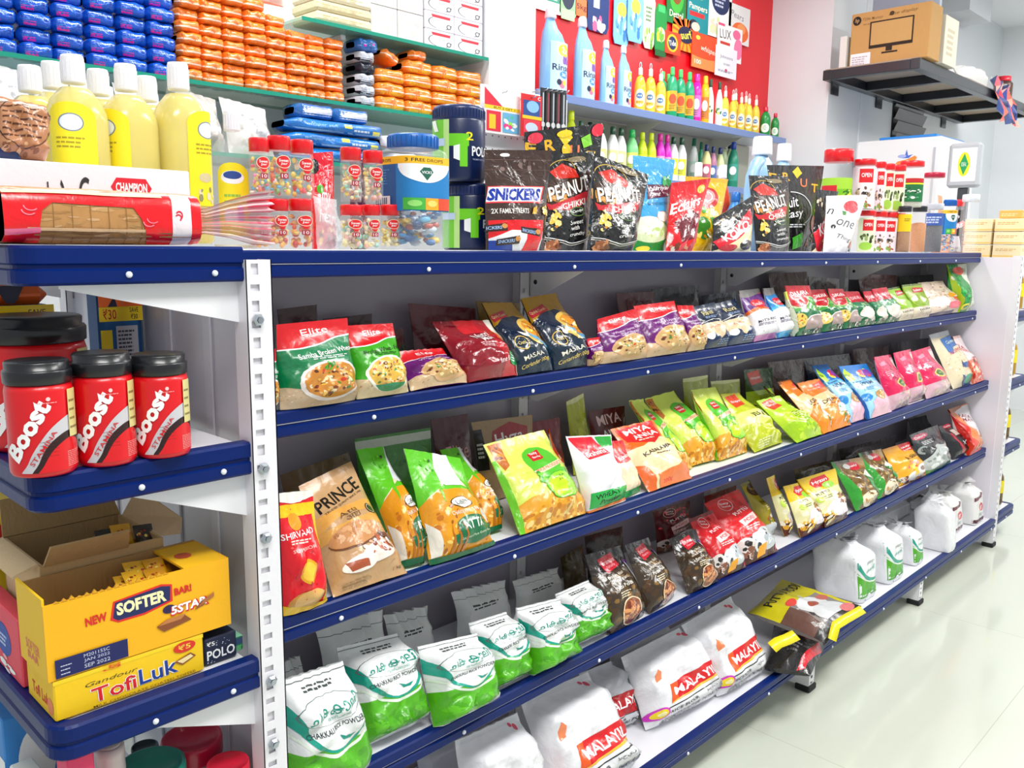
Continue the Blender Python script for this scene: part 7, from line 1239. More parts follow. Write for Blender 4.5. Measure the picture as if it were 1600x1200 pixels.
# cream cartons stacked past the end panel
crm = LN(.1, .55, .9, .8, 2, '#d8a84a', 3, .4) + R(0, .1, 1, .2, '#f0c86a')
for i, (x, y, z, l) in enumerate(((4.30, 1.075, 1.307, 'lower cream carton nearest the end post'), (4.41, 1.075, 1.307, 'lower cream carton, one out from the end post'), (4.30, 1.075, 1.365, 'upper cream carton nearest the end post'), (4.41, 1.075, 1.365, 'upper cream carton, one out from the end post'), (4.515, 1.075, 1.307, 'lower cream carton at the outer edge of the end board'), (4.30, 1.20, 1.307, 'cream carton in the second row on the end board'), (4.42, 1.20, 1.307, 'cream carton of the second row, outer one'), (4.30, 1.075, 1.423, 'top cream carton nearest the end post, under the orange one'), (4.41, 1.075, 1.423, 'top cream carton, one out from the end post'), (4.30, 1.20, 1.365, 'upper cream carton in the second row on the end board'), (4.30, 1.20, 1.423, 'top cream carton in the second row on the end board'))):
    box_thing('cream_carton', l, 'box', x, y, z, min(x + .105, 4.598), y + .115, z + .056, ['#f3e2b8', '#f0dcae'][i % 2], crm, crm, 'cream cartons past the end post', key='crm')
box_thing('orange_carton', 'orange carton lying across the cream cartons', 'box', 4.315, 1.09, 1.4805, 4.45, 1.18, 1.516, '#f2b05a', LN(.1, .3, .9, .7, 2, '#f8d8a0'), LN(.1, .3, .9, .7, 2, '#f8d8a0'), key='orc')
box_thing('orange_carton', 'taller orange carton in the second row on the end board', 'box', 4.30, 1.335, 1.307, 4.40, 1.45, 1.47, '#ee9a5a', LN(.1, .3, .9, .7, 4, '#f8d0a0'), LN(.1, .3, .9, .7, 4, '#f8d0a0'), key='orc2')
# oil bottles on the far end shelves
k = 0
for z in (1.073, 0.765, 0.458, 0.137):
    for j, (x, y) in enumerate(((4.345, 1.125), (4.43, 1.13), (4.515, 1.135))):
        h = .205; t = thing('oil_bottle', 'yellow oil bottle, %s on the %s of the far end shelves' % (('nearest the post', 'middle', 'outermost')[j], {1.073: 'top level', .765: 'second level', .458: 'third level', .137: 'bottom level'}[z]), 'bottle', (x, y, z), 'oil bottles on the far end shelves'); f = facing(x, y); r = .034
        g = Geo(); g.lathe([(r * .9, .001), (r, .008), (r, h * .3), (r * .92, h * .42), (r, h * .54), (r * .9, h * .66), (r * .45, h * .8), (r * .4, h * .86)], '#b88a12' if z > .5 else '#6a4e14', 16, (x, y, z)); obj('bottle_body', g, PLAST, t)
        g = Geo(); g.lathe([(r * .46, h * .84), (r * .48, h * .86), (r * .46, h), (r * .1, h)], '#f2d21c', 14, (x, y, z)); obj('cap', g, PLAST, t)
        g = Geo(); wrap(g, 'oil', R(0, 0, 1, 1, '#f2dc1c') + E(.5, .6, .3, .3, '#f8ee8a'), x, y, r * 1.01, z + h * .28, z + h * .58, f - 80, f + 80, 0, 10); obj('label', g, PAPER, t)
# pegboard with hanging cards
xa, xb = at(752, 200, Y=1.50)[0], at(886, 200, Y=1.50)[0]; za = at(760, 132, Y=1.5)[2]
t = thing('pegboard_stand', 'white perforated display panel standing behind the pouches', 'display', ((xa + xb) / 2, 1.50, ZTOP)); g = Geo(); g.box(xa, 1.50, ZTOP + .0005, xb, 1.506, za, '#eef0f2', .001)
for i in range(14):
    for j in range(10): a0 = xa + .015 + i * (xb - xa - .03) / 13; b0 = ZTOP + .08 + j * (za - ZTOP - .1) / 9; g.add([(a0 + .002 * math.cos(q), 1.4996, b0 + .002 * math.sin(q)) for q in np.linspace(0, 6.28, 7)[:-1]], [tuple(range(6))], '#3a4048')
obj('perforated_panel', g, PAINT, t); g = Geo(); g.box(xa - .01, 1.47, ZTOP + .0005, xb + .01, 1.56, ZTOP + .008, '#e3e5ea'); obj('base', g, PAINT, t)
def card(x0, x1, y0, y1, Y, base, art, label, key, group=None, name='blister_card'):
    a, b = at(x0, y1, Y=Y), at(x1, y1, Y=Y); zt = at((x0 + x1) / 2, y0, Y=Y)[2]; zb_ = at((x0 + x1) / 2, y1, Y=Y)[2]; t = thing(name, label, 'card', ((a[0] + b[0]) / 2, Y, zb_), group)
    g = Geo(); g.box(a[0], Y, zb_, b[0], Y + .0015, zt, base); lay(g, compile_art((key, 1, 1), art, 1, 1), flat_surf((a[0], Y, zb_), (b[0] - a[0], 0, 0), (0, 0, zt - zb_)), False); obj('backing_card', g, PAPER, t)
    g = Geo(); m = (a[0] + b[0]) / 2; g.tube([(m, 1.4985, zt - .006), (m, Y - .012, zt - .006), (m, Y - .016, zt - .002)], .0014, '#c9ced6', 6); obj('hook', g, STEEL, t)
toy = lambda c1, c2: P([(0, .62), (0, 1), (.5, .62)], c1) + R(0, .54, 1, .62, '#f2d21c') + T('BUY 2 GET 1', .55, .58, .6, .05, '#3a2a10', 0, .02) + R(.05, .05, .45, .5, '#e01c3c') + R(.12, .1, .3, .42, '#f2c41c') + R(.5, .05, .98, .5, c2) + SPK(.75, .28, .2, .18, 10, .07, ['#4ac0a8', '#e83a8a', '#8ae04a', '#f2f2f2'], 3)
card(757, 812, 140, 210, 1.47, '#f4f0f0', toy('#e01c3c', '#6ab0d8'), 'toy card with a red corner and yellow band on the pegboard', 'toya')
card(814, 846, 148, 214, 1.46, '#d81420', R(.1, .5, .9, .86, '#1c4a94') + E(.55, .72, .3, .14, '#8ac0f0') + R(.05, .42, 1, .5, '#f2c81c') + R(.1, .04, .9, .4, '#e8324a') + E(.5, .22, .3, .12, '#c8d8f0') + T('C', .85, .93, .14, .08, '#fff', 0, .03), 'red and blue card in the middle of the pegboard', 'toyb')
for i in range(5): card(844 + 8 * i, 852 + 8 * i, 137 + i, 208 + i, 1.462 - .002 * i, '#17191c', R(.2, .3, .8, .95, '#3a3e44') + R(.4, .05, .6, .9, ['#c9ced4', '#b8303a'][i % 2]) + E(.5, .2, .4, .06, '#d8d8d8'), 'narrow black card, number %s of five hung beside the red and blue card' % ('one', 'two', 'three', 'four', 'five')[i], 'pen%d' % (i % 2), 'narrow black cards on the pegboard')

# ================================================================ packets stacked on the glass wall shelves
ORD = ('first', 'second', 'third', 'fourth', 'fifth', 'sixth', 'seventh', 'eighth', 'ninth', 'tenth', 'eleventh')
def packet_mesh(name, wd, ht, dp, base, art, key, seed, mat=FILM):
    """a soft filled packet lying on its face: the long side with its print towards the shop, crimped ends"""
    rg = np.random.default_rng(seed); nu, nv = 12, 16; a = np.linspace(0, 2 * PI, nv + 1); xs = np.linspace(-1, 1, nu + 1); A, X_ = np.meshgrid(a, xs, indexing='ij')
    ct, st = np.cos(A), np.sin(A); k = (np.abs(ct) ** 6 + np.abs(st) ** 6) ** (-1 / 6); w = 1 - .5 * np.abs(X_) ** 16 - .03 * np.abs(X_) ** 3 + .05 * np.sin(3 * A + 4 * X_ + rg.uniform(0, 6)) * (1 - X_ ** 2) + .03 * np.sin(7 * X_ + 2 * A + rg.uniform(0, 6))
    G = np.stack([X_ * wd / 2, dp / 2 + ct * k * w * dp / 2, ht / 2 + st * k * w * ht / 2], -1)
    du = np.gradient(G, axis=1); dv = np.gradient(G, axis=0); N = np.cross(du, dv); N /= np.linalg.norm(N, axis=2)[..., None] + 1e-9; c = np.array([0, dp / 2, ht / 2]); fl = ((G - c) * N).sum() < 0
    if fl: N = -N
    g = Geo(); sheet(g, G, N, 0, nv, base, fl)
    for i in (0, nu): g.add(G[:-1, i], [tuple(range(nv))], base, True, np.repeat([[(-1 if i == 0 else 1), 0, 0.0]], nv, 0))
    if art:
        srf = grid_surf(G, N); lay(g, compile_art((key, 12, 6), art, 12, 6), lambda u, v: srf(u, 0.645 - 0.29 * v))
    return g.mesh(name, mat, nrm=True)
def packets(name, label, group, cat, variants, cells):
    """cells: (x, y, z, tilt, label) of every packet"""
    for i, (x, y, z, tilt, lb) in enumerate(cells):
        o = bpy.data.objects.new(name, variants[i % len(variants)]); COL.objects.link(o); o.location = (x, y, z); o.rotation_euler = (0, tilt, 0); tag(o, lb, cat, group)
rg = random.Random(12)
def stack_cols(cols, Y, z0, wd, ht, rows, fmt, jit=.3, skip=None):
    out = []
    for c, x in enumerate(cols):
        n = rows[c] if isinstance(rows, (list, tuple)) else rows
        for r in range(n):
            out.append((x + rg.uniform(-.003, .003), Y + rg.uniform(0, .016), z0 + r * ht * 1.0 + .001, rg.uniform(-.02, .02), fmt(c, r)))
    return out
def col_x(*px): return [at(p, 100, Y=2.52)[0] for p in px]
bw = .082; bcols = [at(-20, 90, Y=2.52)[0] + .0835 * i for i in range(8)]
bend = at(279, 120, Y=2.52)[0]; bcols = [bend - bw / 2 - .0835 * i for i in range(8)][::-1]
vb = [packet_mesh('blue_packet', bw, .037, .10, '#1252c2', ART['bluepk'], 'bluepk', s, FOIL) for s in (1, 2, 3)]
packets('blue_packet', None, 'blue packets with pink flashes on the glass shelf', 'packet', vb, stack_cols(bcols, 2.51, GZ1, bw, .0375, [7, 7, 7, 7, 7, 8, 8, 8], lambda c, r: 'blue packet, %s column from the orange packets, %s up' % (ORD[7 - c], ORD[r])))
ow = .07; o0 = bend + .006; ocols = [o0 + ow / 2 + .0715 * i for i in range(9)]
vo = [packet_mesh('orange_packet', ow, .0335, .11, '#f58028', ART['orangepk'], 'orangepk', s, FOIL) for s in (4, 5, 6)]
xlim = at(556, 150, Y=2.52)[0]; ocols = [x for x in ocols if x + ow / 2 < xlim + .02]
packets('orange_packet', None, 'orange packets with pale bands on the glass shelf', 'packet', vo, stack_cols(ocols, 2.51, GZ1, ow, .0338, [8, 8, 8, 8, 7, 6, 6, 6, 6][:len(ocols)], lambda c, r: 'orange packet, %s column from the blue packets, %s up' % (ORD[c], ORD[r])))
gx = (at(553, 120, Y=2.52)[0] + at(587, 120, Y=2.52)[0]) / 2 + .01
vg = [packet_mesh('grey_packet', .068, .036, .11, '#c3c7d2', ART['greypk'], 'greypk', s) for s in (7, 8)] + [packet_mesh('grey_packet', .068, .036, .11, '#131b2c', None, 'k', 9)]
for r in range(5):
    o = bpy.data.objects.new('grey_packet', vg[2] if r == 3 else vg[r % 2]); COL.objects.link(o); o.location = (gx, 2.515, GZ1 + .001 + r * .0365); tag(o, 'near black packet, fourth up in the short grey column between orange stacks' if r == 3 else 'grey packet, %s up in the short column between orange stacks' % ORD[r], 'packet', 'grey packets between the orange stacks')
o = bpy.data.objects.new('blue_packet', packet_mesh('blue_packet', .085, .042, .1, '#2a6ab8', ART['bluedot'], 'bluedot', 10, FOIL)); COL.objects.link(o); o.location = (gx + .006, 2.515, GZ1 + .001 + 5 * .0365); tag(o, 'dotted blue packet lying on top of the short grey column', 'packet')
x2 = gx + .042; w2 = (2.415 - x2) / 4 - .002; v2 = [packet_mesh('orange_packet', w2, .046, .12, '#f5862a', ART['orangepk2'], 'orangepk2', s, FOIL) for s in (11, 12, 13)]
cells = []
for c in range(4):
    for r in range([3, 4, 4, 4][c]): cells.append((x2 + w2 / 2 + (w2 + .002) * c, 2.512, GZ1 + .001 + r * .0465, 0, 'big orange and yellow packet, %s column from the grey packets, %s up' % (ORD[c], ORD[r])))
packets('orange_packet', None, 'big orange and yellow packets', 'packet', v2, cells)
for x, z, tl, lb in ((x2 + w2 / 2 - .006, GZ1 + .166, .45, 'orange packet slipping down at a slant under the upper glass shelf'), (x2 + w2 * 1.5 + .002, GZ1 + .189, 0, 'orange packet lying on top of the second big orange column')):
    o = bpy.data.objects.new('orange_packet', vo[0]); COL.objects.link(o); o.location = (x, 2.515, z); o.rotation_euler = (0, tl, 0); tag(o, lb, 'packet')
# upper glass shelf
zz = GZ2 + .001
def carton(name, label, x0, x1, z0, z1, col, art=None, key='k', group=None, y0=2.52, y1=2.68): return box_thing(name, label, 'box', x0, y0, z0, x1, y1, z1, col, art, None, group, key=key)
xr = 2.415; wb = .145
cwh = P([(.2, .86), (.86, .86), (.84, .7), (.24, .7)], '#e0283c') + RING(.5, .42, .4, .34, .03, '#3a3a44', 20, 130, 250) + RING(.5, .42, .4, .34, .03, '#3a3a44', 20, 300, 360) + E(.8, .3, .08, .14, '#3a3a44') + E(.8, .3, .05, .09, '#f4f2f6')
for c in range(2):
    for r in range(5):
        carton('small_carton', 'white carton with a red bar, %s, %s up from the glass' % (('inner column', 'column by the wall pier')[c], ORD[r]), xr - (2 - c) * wb + .002, xr - (1 - c) * wb - .002, zz + r * .062, zz + r * .062 + .061, '#f2eef6', cwh, 'cwh', 'white cartons with red bars')
for c in range(2):
    for r in range(3):
        x0 = xr - 2 * wb - .004 - (2 - c) * .118; t = carton('wrapped_carton', 'pale carton in clear wrap, %s column from the beige stack, %s up' % (ORD[c], ORD[r]), x0, x0 + .115, zz + r * .098, zz + r * .098 + .097, '#d9d7d4', SPK(.5, .5, .5, .5, 12, .12, ['#e9e8e8', '#c9c7c6', '#f4f4f6'], 4), 'wrapc', 'pale cartons in clear wrap')
q = [np.array(v) for v in ((1.875, 2.505, zz), (2.0 - .12, 2.505, zz), (0, 0, 0), (0, 0, 0))]
x0 = at(497, 40, Y=2.5)[0]; x1 = xr - 2 * wb - .004 - 2 * .118 - .004
for r in range(3): box_thing('beige_packet', 'beige flat packet, %s up on the upper glass shelf' % ORD[r], 'packet', x0, 2.505, zz + r * .034, x1, 2.66, zz + r * .034 + .033, ['#e3d8b4', '#ddd0a8', '#e9e0c4'][r], LN(.1, .3, .9, .7, 2, '#c9b88a'), None, 'beige flat packets', FILM, key='bg', r=.008)
# under the glass: soft white and grey packs, blue pads
z3 = GZ3 + .001
for i, (px0, px1, py, c, lb) in enumerate(((-20, 58, 96, '#e6e8ea', 'white soft pack on the lowest glass shelf, behind the kraft pack'), (62, 120, 112, '#c9cbd0', 'grey soft pack on the lowest glass shelf behind the highest cap'), (122, 190, 122, '#dfe1e4', 'white soft pack on the lowest glass shelf behind the second yellow bottle'), (192, 262, 132, '#d3d5da', 'pale grey soft pack on the lowest glass shelf behind the last yellow bottles'), (288, 350, 142, '#b9b4ae', 'taupe soft pack on the lowest glass shelf, shadowed by the glass above'), (356, 428, 156, '#d9d6d2', 'off white soft pack slumped on the lowest glass shelf beside the blue pads'))):
    Y = 2.46; a, b = at(px0, 200, Y=Y)[0], at(px1, 200, Y=Y)[0]; zt = at((px0 + px1) / 2, py, Y=Y + .03)[2]
    make_bag('soft_pack', lb, 'pack', [np.array(v) for v in ((a, Y, z3), (b, Y, z3), (a, Y + .05, zt), (b, Y + .05, zt - .02))], c, 'soft', SPK(.5, .5, .45, .4, 10, .1, ['#f0f0f2', '#c3c5ca', '#a8a8ac'], 4), .05, 'pillow', 500 + i, None, z3, 'soft white and grey packs', CLEARF if False else FILM, False)
a, b = at(444, 200, Y=2.44)[0], at(598, 200, Y=2.44)[0]; n = 4; hp = .042
vp = [packet_mesh('pad_pack', (b - a), hp * .95, .16, '#1a74c8', R(0, .08, 1, .2, '#9cc8ee') + T('whisper soft', .3, .55, .3, .3, '#8fc4f0', 0, .01, .2) + R(.52, .5, .6, .8, '#f2e45a') + R(.82, .2, .9, .5, '#f2e45a') + LN(.62, .3, .8, .6, 1, '#d8e8f8'), 'padp', s, FOIL) for s in (21, 22)]
for r in range(3):
    o = bpy.data.objects.new('pad_pack', vp[r % 2]); COL.objects.link(o); o.location = ((a + b) / 2 + .01 * r, 2.43, z3 + .003 + r * (hp + .0025)); tag(o, 'long blue pad pack with yellow flashes, %s up in the pile' % ORD[r], 'pack', 'long blue pad packs')
vq = packet_mesh('pad_pack', .135, .045, .12, '#2a6ab0', P([(.1, .2), (.9, .2), (.95, .75), (.15, .8)], '#e3e6f0'), 'padq', 23, FOIL)
for i, dx in enumerate((.04, .18)):
    o = bpy.data.objects.new('pad_pack', vq); COL.objects.link(o); o.location = (a + .03 + dx + .06, 2.45, z3 + 3 * (hp + .0025) + .001); tag(o, 'short blue pad pack with a white panel, the one %s the taupe pack' % ('nearer', 'farther from')[i], 'pack', 'short blue pad packs')
for i, (p0_, p1_, py0, c) in enumerate(((604, 668, 200, '#e9ecf4'), (596, 672, 178, '#f0e6e4'))):
    A_, B_ = at(p0_, 200, Y=2.44)[0], at(p1_, 200, Y=2.44)[0]; o = bpy.data.objects.new('soft_pack', packet_mesh('soft_pack', B_ - A_ - .004, .055, .14, c, R(0, .1, 1, .2, ['#9cc8ee', '#f0b8a0'][i]), 'sp%d' % i, 30 + i)); COL.objects.link(o); o.location = ((A_ + B_) / 2 + .02, 2.44, z3 + i * .058); tag(o, ('white soft pack with a blue line beside the blue pads', 'white soft pack with a peach line on top of the other')[i], 'pack')
q = [np.array(v) for v in ((at(398, 30, Y=2.5)[0], 2.55, GZ1 + 8 * .034 + .002), (at(458, 30, Y=2.5)[0], 2.55, GZ1 + 8 * .034 + .002), (at(400, -20, Y=2.5)[0], 2.58, GZ1 + .40), (at(455, -20, Y=2.5)[0], 2.58, GZ1 + .40))]
make_bag('soft_pack', 'pale pink soft pack lying on the orange packets', 'pack', q, '#f2d0c8', None, None, .03, 'pillow', 520, None, None, None, FILM, False)

# ================================================================ bottles on the wall shelves
YB = 2.60
def softener(px0, px1, ytop, label):
    c = at((px0 + px1) / 2, ytop, Y=YB); cx = c[0]; h = c[2] - WZ1; r = (px1 - px0) / 2 * depth((cx, YB, WZ1 + h / 2)) / FPX; t = thing('softener_bottle', label, 'bottle', (cx, YB, WZ1), 'pale blue softener bottles'); f = facing(cx, YB); e = (1, .55)
    g = Geo(); n = 26; th = np.linspace(0, 2 * PI, n, endpoint=False); V = []; prof = [(.92, .001, 0), (1.0, .015, 0), (1.0, .35, 0), (.95, .52, -.02), (.86, .64, -.06), (.72, .72, -.14), (.5, .78, -.25), (.34, .86, -.30), (.27, .90, -.30)]
    for (q, zz, sx) in prof: V += [(cx + r * (q * math.cos(a) + sx), YB + r * e[1] * q * math.sin(a), WZ1 + zz * h) for a in th]
    F = [(i * n + j, i * n + (j + 1) % n, (i + 1) * n + (j + 1) % n, (i + 1) * n + j) for i in range(len(prof) - 1) for j in range(n)] + [tuple(range(n))[::-1], tuple(range((len(prof) - 1) * n, len(prof) * n))]
    g.add(V, F, '#86bdea', True)
    art = R(0, 0, 1, 1, '#b4d8f4') + E(.6, .84, .3, .13, '#f2cc1c') + T('2x', .6, .84, .3, .12, '#ffffff', -8, .03, 0, .8) + SPK(.74, .66, .2, .06, 10, .08, ['#6a3a94', '#8a5ab8'], 3) + T('Rinse', .5, .5, .84, .13, '#141c4a', 2, .03, 0, .8) + E(.58, .36, .2, .07, '#2a86d8') + T('360', .58, .36, .24, .07, '#e8f4ff', 0, .03, 0, .8) + E(.5, .16, .14, .08, '#e86a8a') + E(.62, .2, .1, .06, '#f2cc3a') + E(.36, .2, .1, .06, '#16203a') + E(.8, .12, .08, .06, '#c8d0e0')
    wrap(g, 'rinse', art, cx, YB, r * 1.0, WZ1 + .06 * h, WZ1 + .62 * h, 226, 334, 0, 16, e); obj('bottle_body', g, PLAST, t)
    g = Geo(); g.lathe([(r * .30, h * .88), (r * .34, h * .89), (r * .28, h * .98), (r * .2, h), (r * .05, h)], '#f0f2f6', 18, (cx - r * .30, YB, WZ1)); obj('cap', g, PLAST, t)
for a in ((838, 894, 14, 'biggest pale blue softener bottle, next to the white pier'), (892, 937, 28, 'big pale blue softener bottle, second from the white pier'), (934, 966, 64, 'small pale blue softener bottle beside the big ones'), (962, 992, 72, 'small pale blue softener bottle beside the yellow dish liquid')): softener(*a)
dish = E(.5, .5, .48, .5, '#f4f0c8') + E(.5, .62, .26, .16, '#4a78b0') + T('Pril', .5, .62, .3, .1, '#fff', 0, .02) + R(.2, .2, .8, .34, '#e8a83a') + SPK(.5, .2, .3, .1, 6, .06, ['#3fa83a', '#f2d84a'], 3)
def dishb(px, yt, label, z=WZ1, r=.028, Y=YB, grp='yellow dish liquid bottles'):
    t = small_bottle(px, yt, Y, r, '#eee04e', '#eef0e2', label, z, None, 'dish_liquid_bottle', grp, .34, None, dish, LIQ, key='dish', shoulder=.66)
    o = t['_o']; h = at(px, yt, Y=Y)[2] - z; g = Geo(); zc = z + h; g.tube([(o[0] + .0 + .008 * math.sin(a), o[1], zc + .012 - .014 * math.cos(a)) for a in np.linspace(.4, 5.6, 10)], .0016, '#f6f0f0', 5); obj('hang_loop', g, PLAST, t)
for px, yt, l in ((1001, 106, 'yellow dish liquid bottle beside the small softener bottles'), (1017, 108, 'yellow dish liquid bottle in the middle of three'), (1033, 116, 'yellow dish liquid bottle beside the green floor cleaners')): dishb(px, yt, l)
pine = R(0, 0, 1, 1, '#f2a82c') + R(0, 0, .35, 1, '#f2e23a') + E(.6, .6, .3, .25, '#e8502c') + LN(.3, .1, .9, .35, 3, '#3a5a2a', 3, .4)
for px, yt, Y, l in ((1051, 105, 2.58, 'green floor cleaner bottle beside the yellow dish liquid'), (1064, 109, 2.59, 'green floor cleaner bottle in the middle of three'), (1078, 113, 2.60, 'green floor cleaner bottle beside the pink one'), (1036, 112, 2.69, 'green floor cleaner bottle in the rear, its light cap showing'), (1045, 116, 2.69, 'green floor cleaner bottle in the rear behind the first green one')):
    small_bottle(px, yt, Y, .029, '#0f9a6a', '#3fd06a', l, WZ1, None, 'floor_cleaner_bottle', 'green floor cleaner bottles', .34, art=pine, key='pine', shoulder=.66)
small_bottle(1090, 116, 2.60, .026, '#e01ca8', '#d81ca0', 'magenta floor cleaner bottle on the upper wall shelf', WZ1, '#e86ac0', 'floor_cleaner_bottle', None, .5, shoulder=.7)
small_bottle(1103, 119, 2.60, .024, '#f2b41c', '#f2c41c', 'amber yellow bottle beside the magenta one', WZ1, '#ee7a2c', 'floor_cleaner_bottle', None, .45, shoulder=.7)
whg = R(0, .3, 1, 1, '#e8f0e8') + SPK(.5, .6, .4, .3, 8, .12, ['#3f9a4a', '#b8d83a', '#1c6a34'], 3)
for px, yt, l in ((1111, 124, 'white bottle with green cap beside the amber yellow one'), (1125, 128, 'white bottle with green cap beside the small dish liquids')): small_bottle(px, yt, 2.60, .02, '#f2f2f4', '#0d4a2c', l, WZ1, None, 'cleaner_bottle', 'white bottles with green caps, upper shelf', .4, art=whg, key='whg', shoulder=.62)
for px, yt, l, Y in ((1134, 142, 'small dish liquid bottle, first of the small yellow ones', 2.58), (1146, 148, 'small dish liquid bottle, second of the small yellow ones', 2.58), (1159, 152, 'small dish liquid bottle, third of the small yellow ones', 2.58), (1171, 154, 'small dish liquid bottle, fourth of the small yellow ones', 2.58), (1182, 156, 'small dish liquid bottle, last of the small yellow ones', 2.58), (1150, 146, 'small dish liquid bottle in the rear row of the small yellow ones', 2.67), (1166, 150, 'second small dish liquid bottle in the rear row', 2.67)): dishb(px, yt, l, r=.023, Y=Y, grp='small yellow dish liquid bottles')
soap = E(.5, .4, .4, .38, '#e8f4e4') + E(.5, .42, .14, .2, '#6ab88a')
for px, yt, r, l in ((1197, 167, .03, 'green soap bottle with a red cap near the shelf end'), (1212, 177, .024, 'smaller green soap bottle with a red cap at the very shelf end')): small_bottle(px, yt, 2.58, r, '#0f8a3c', '#c81c3a', l, WZ1, None, 'soap_bottle', None, .4, art=soap, key='soap', shoulder=.66)
row2 = [(893, 173, '#cfe01c', '#d8ea1c', .034), (908, 189, '#eef2ee', '#0d4a2c', .028), (922, 191, '#eef2ee', '#0d4a2c', .028), (932, 194, '#eef2ee', '#0d4a2c', .028), (941, 196, '#f0f2f0', '#0d4a2c', .03), (958, 198, '#f0f2f0', '#0d4a2c', .034), (971, 200, '#f0f2f0', '#0d4a2c', .032), (988, 203, '#7fd88a', '#1fc05a', .038), (1004, 207, '#c8e01c', '#d8ea1c', .032), (1018, 208, '#c8e01c', '#d8ea1c', .032), (1032, 209, '#d81cc0', '#e01c9a', .032), (1043, 211, '#d81cc0', '#e01c9a', .028), (1053, 214, '#eef2f2', '#0d4a2c', .032), (1066, 215, '#eef2f2', '#0d4a2c', .032), (1085, 216, '#e8f0ec', '#1a7a5c', .03), (1096, 222, '#1f9a6a', '#14805a', .022), (1105, 226, '#e3dc9a', '#16306a', .03), (1115, 229, '#b87a9a', '#16306a', .026), (1126, 231, '#cfd8a0', '#16306a', .03), (1131, 221, '#c8dcae', '#14284a', .034), (1147, 222, '#17866a', '#123a94', .036), (1141, 220, '#c8dcae', '#14284a', .03)]
nm2 = ['tall lime bottle by the white pier', 'white bottle with dark green cap, first after the lime one', 'white bottle with dark green cap, second after the lime one', 'white bottle with dark green cap, third after the lime one', 'white bottle with dark green cap, fourth after the lime one', 'broader white bottle with dark green cap, fifth after the lime one', 'white bottle with dark green cap beside the mint green one', 'mint green bottle with a bright green cap', 'lime bottle beside the mint green one', 'lime bottle beside the magenta ones', 'magenta bottle beside the lime ones', 'narrow magenta bottle beside the white ones', 'white bottle with green cap beside the magenta ones', 'white bottle with green cap beside the tall white one', 'tall white spray bottle with a teal cap', 'slim green bottle behind the tall white spray bottle', 'pale yellow bottle with navy cap beside the slim green one', 'mauve bottle with navy cap', 'pale lime bottle with navy cap in the front', 'taller pale green bottle with navy cap in the rear', 'teal bottle with blue cap at the end of the lower shelf', 'pale green bottle with navy cap squeezed behind the teal one']
lab2 = ['#e8f04a', '#f2f28a', '#f2f28a', '#f2f28a', '#f2f28a', '#f2f2a0', '#f2f2a0', '#e8f46a', '#f4f03a', '#f4f03a', '#f0a8d8', '#f0a8d8', '#f2ee3a', '#f2ee3a', '#c8e8d8', '#c8e8d8', '#c85a7a', '#4a6ab0', '#d8e4f0', '#d8e4f0', '#3a9a8a', '#d8e4f0']
for i, ((px, yt, b, c, r), l) in enumerate(zip(row2, nm2)):
    small_bottle(px, yt, 2.555 if i not in (14, 15, 19, 21, 2) else 2.655, r * .84, b, c, l + ' on the lower wall shelf' if len(l.split()) < 11 else l, WZ2, lab2[i], 'cleaner_bottle', 'bottles on the lower wall shelf', .42, shoulder=.64)

# ================================================================ product boards on the red wall
def board(x0, x1, y0, y1, base, art, label, key, shape=None, dy=0.0):
    Y = 2.712 - 2.2 * dy; a, b = at(x0, y1, Y=Y), at(x1, y1, Y=Y); zt = at((x0 + x1) / 2, y0, Y=Y)[2]; zb_ = at((x0 + x1) / 2, y1, Y=Y)[2]; w_ = b[0] - a[0]; h = zt - zb_
    o = np.array([(a[0] + b[0]) / 2, Y, zb_]); g = Geo(); sh = shape or [(0, 0), (1, 0), (1, 1), (0, 1)]
    g.prism([(a[0] + p * w_, zb_ + q_ * h) for p, q_ in sh][::-1], 'Y', Y, Y + .004, base); lay(g, compile_art((key, 1, 1), art, 1, 1), flat_surf((a[0], Y, zb_), (w_, 0, 0), (0, 0, h)), False)
    ob = obj('product_board', g, PAPER, org=o); tag(ob, label, 'sign', None)
BOT = [(.1, 0), (.9, 0), (1, .1), (1, .6), (.85, .72), (.66, .8), (.62, 1), (.38, 1), (.34, .8), (.15, .72), (0, .6), (0, .1)]; RND = [(.2, 0), (.8, 0), (1, .12), (1, .88), (.8, 1), (.2, 1), (0, .88), (0, .12)]
board(834, 876, -40, 18, '#eef2f0', R(.4, .3, .95, .5, '#1a8a6a') + E(.3, .15, .08, .06, '#c8d0cc') + T('facial', .66, .4, .4, .1, '#d8f0e8', 0, .01), 'white board with a green band on the red wall', 'b1')
board(874, 900, -50, 31, '#8fd08a', E(.5, .5, .4, .3, '#1c2a44') + R(.1, 0, .9, .2, '#a8e0a0') + LN(.3, .4, .7, .6, 3, '#c8d8e8'), 'pale green bottle board with a dark oval on the red wall', 'b2', RND)
board(899, 918, -30, 26, '#f0703c', R(0, .5, 1, .8, '#2a3a5a') + T('5kg', .5, .25, .8, .2, '#3a2a2a', 0, .02), 'small orange board on the red wall', 'b3')
board(916, 951, -60, 50, '#122e6a', R(.3, .34, .56, .5, '#e8ecf4') + T('ariel', .5, .8, .7, .1, '#e8ecf4', 0, .02) + SPK(.6, .12, .3, .1, 8, .1, ['#d85a8a', '#f2d8e8'], 3) + LN(.2, .6, .8, .7, 2, '#8ab0e0'), 'navy bottle shaped board on the red wall', 'b4', BOT)
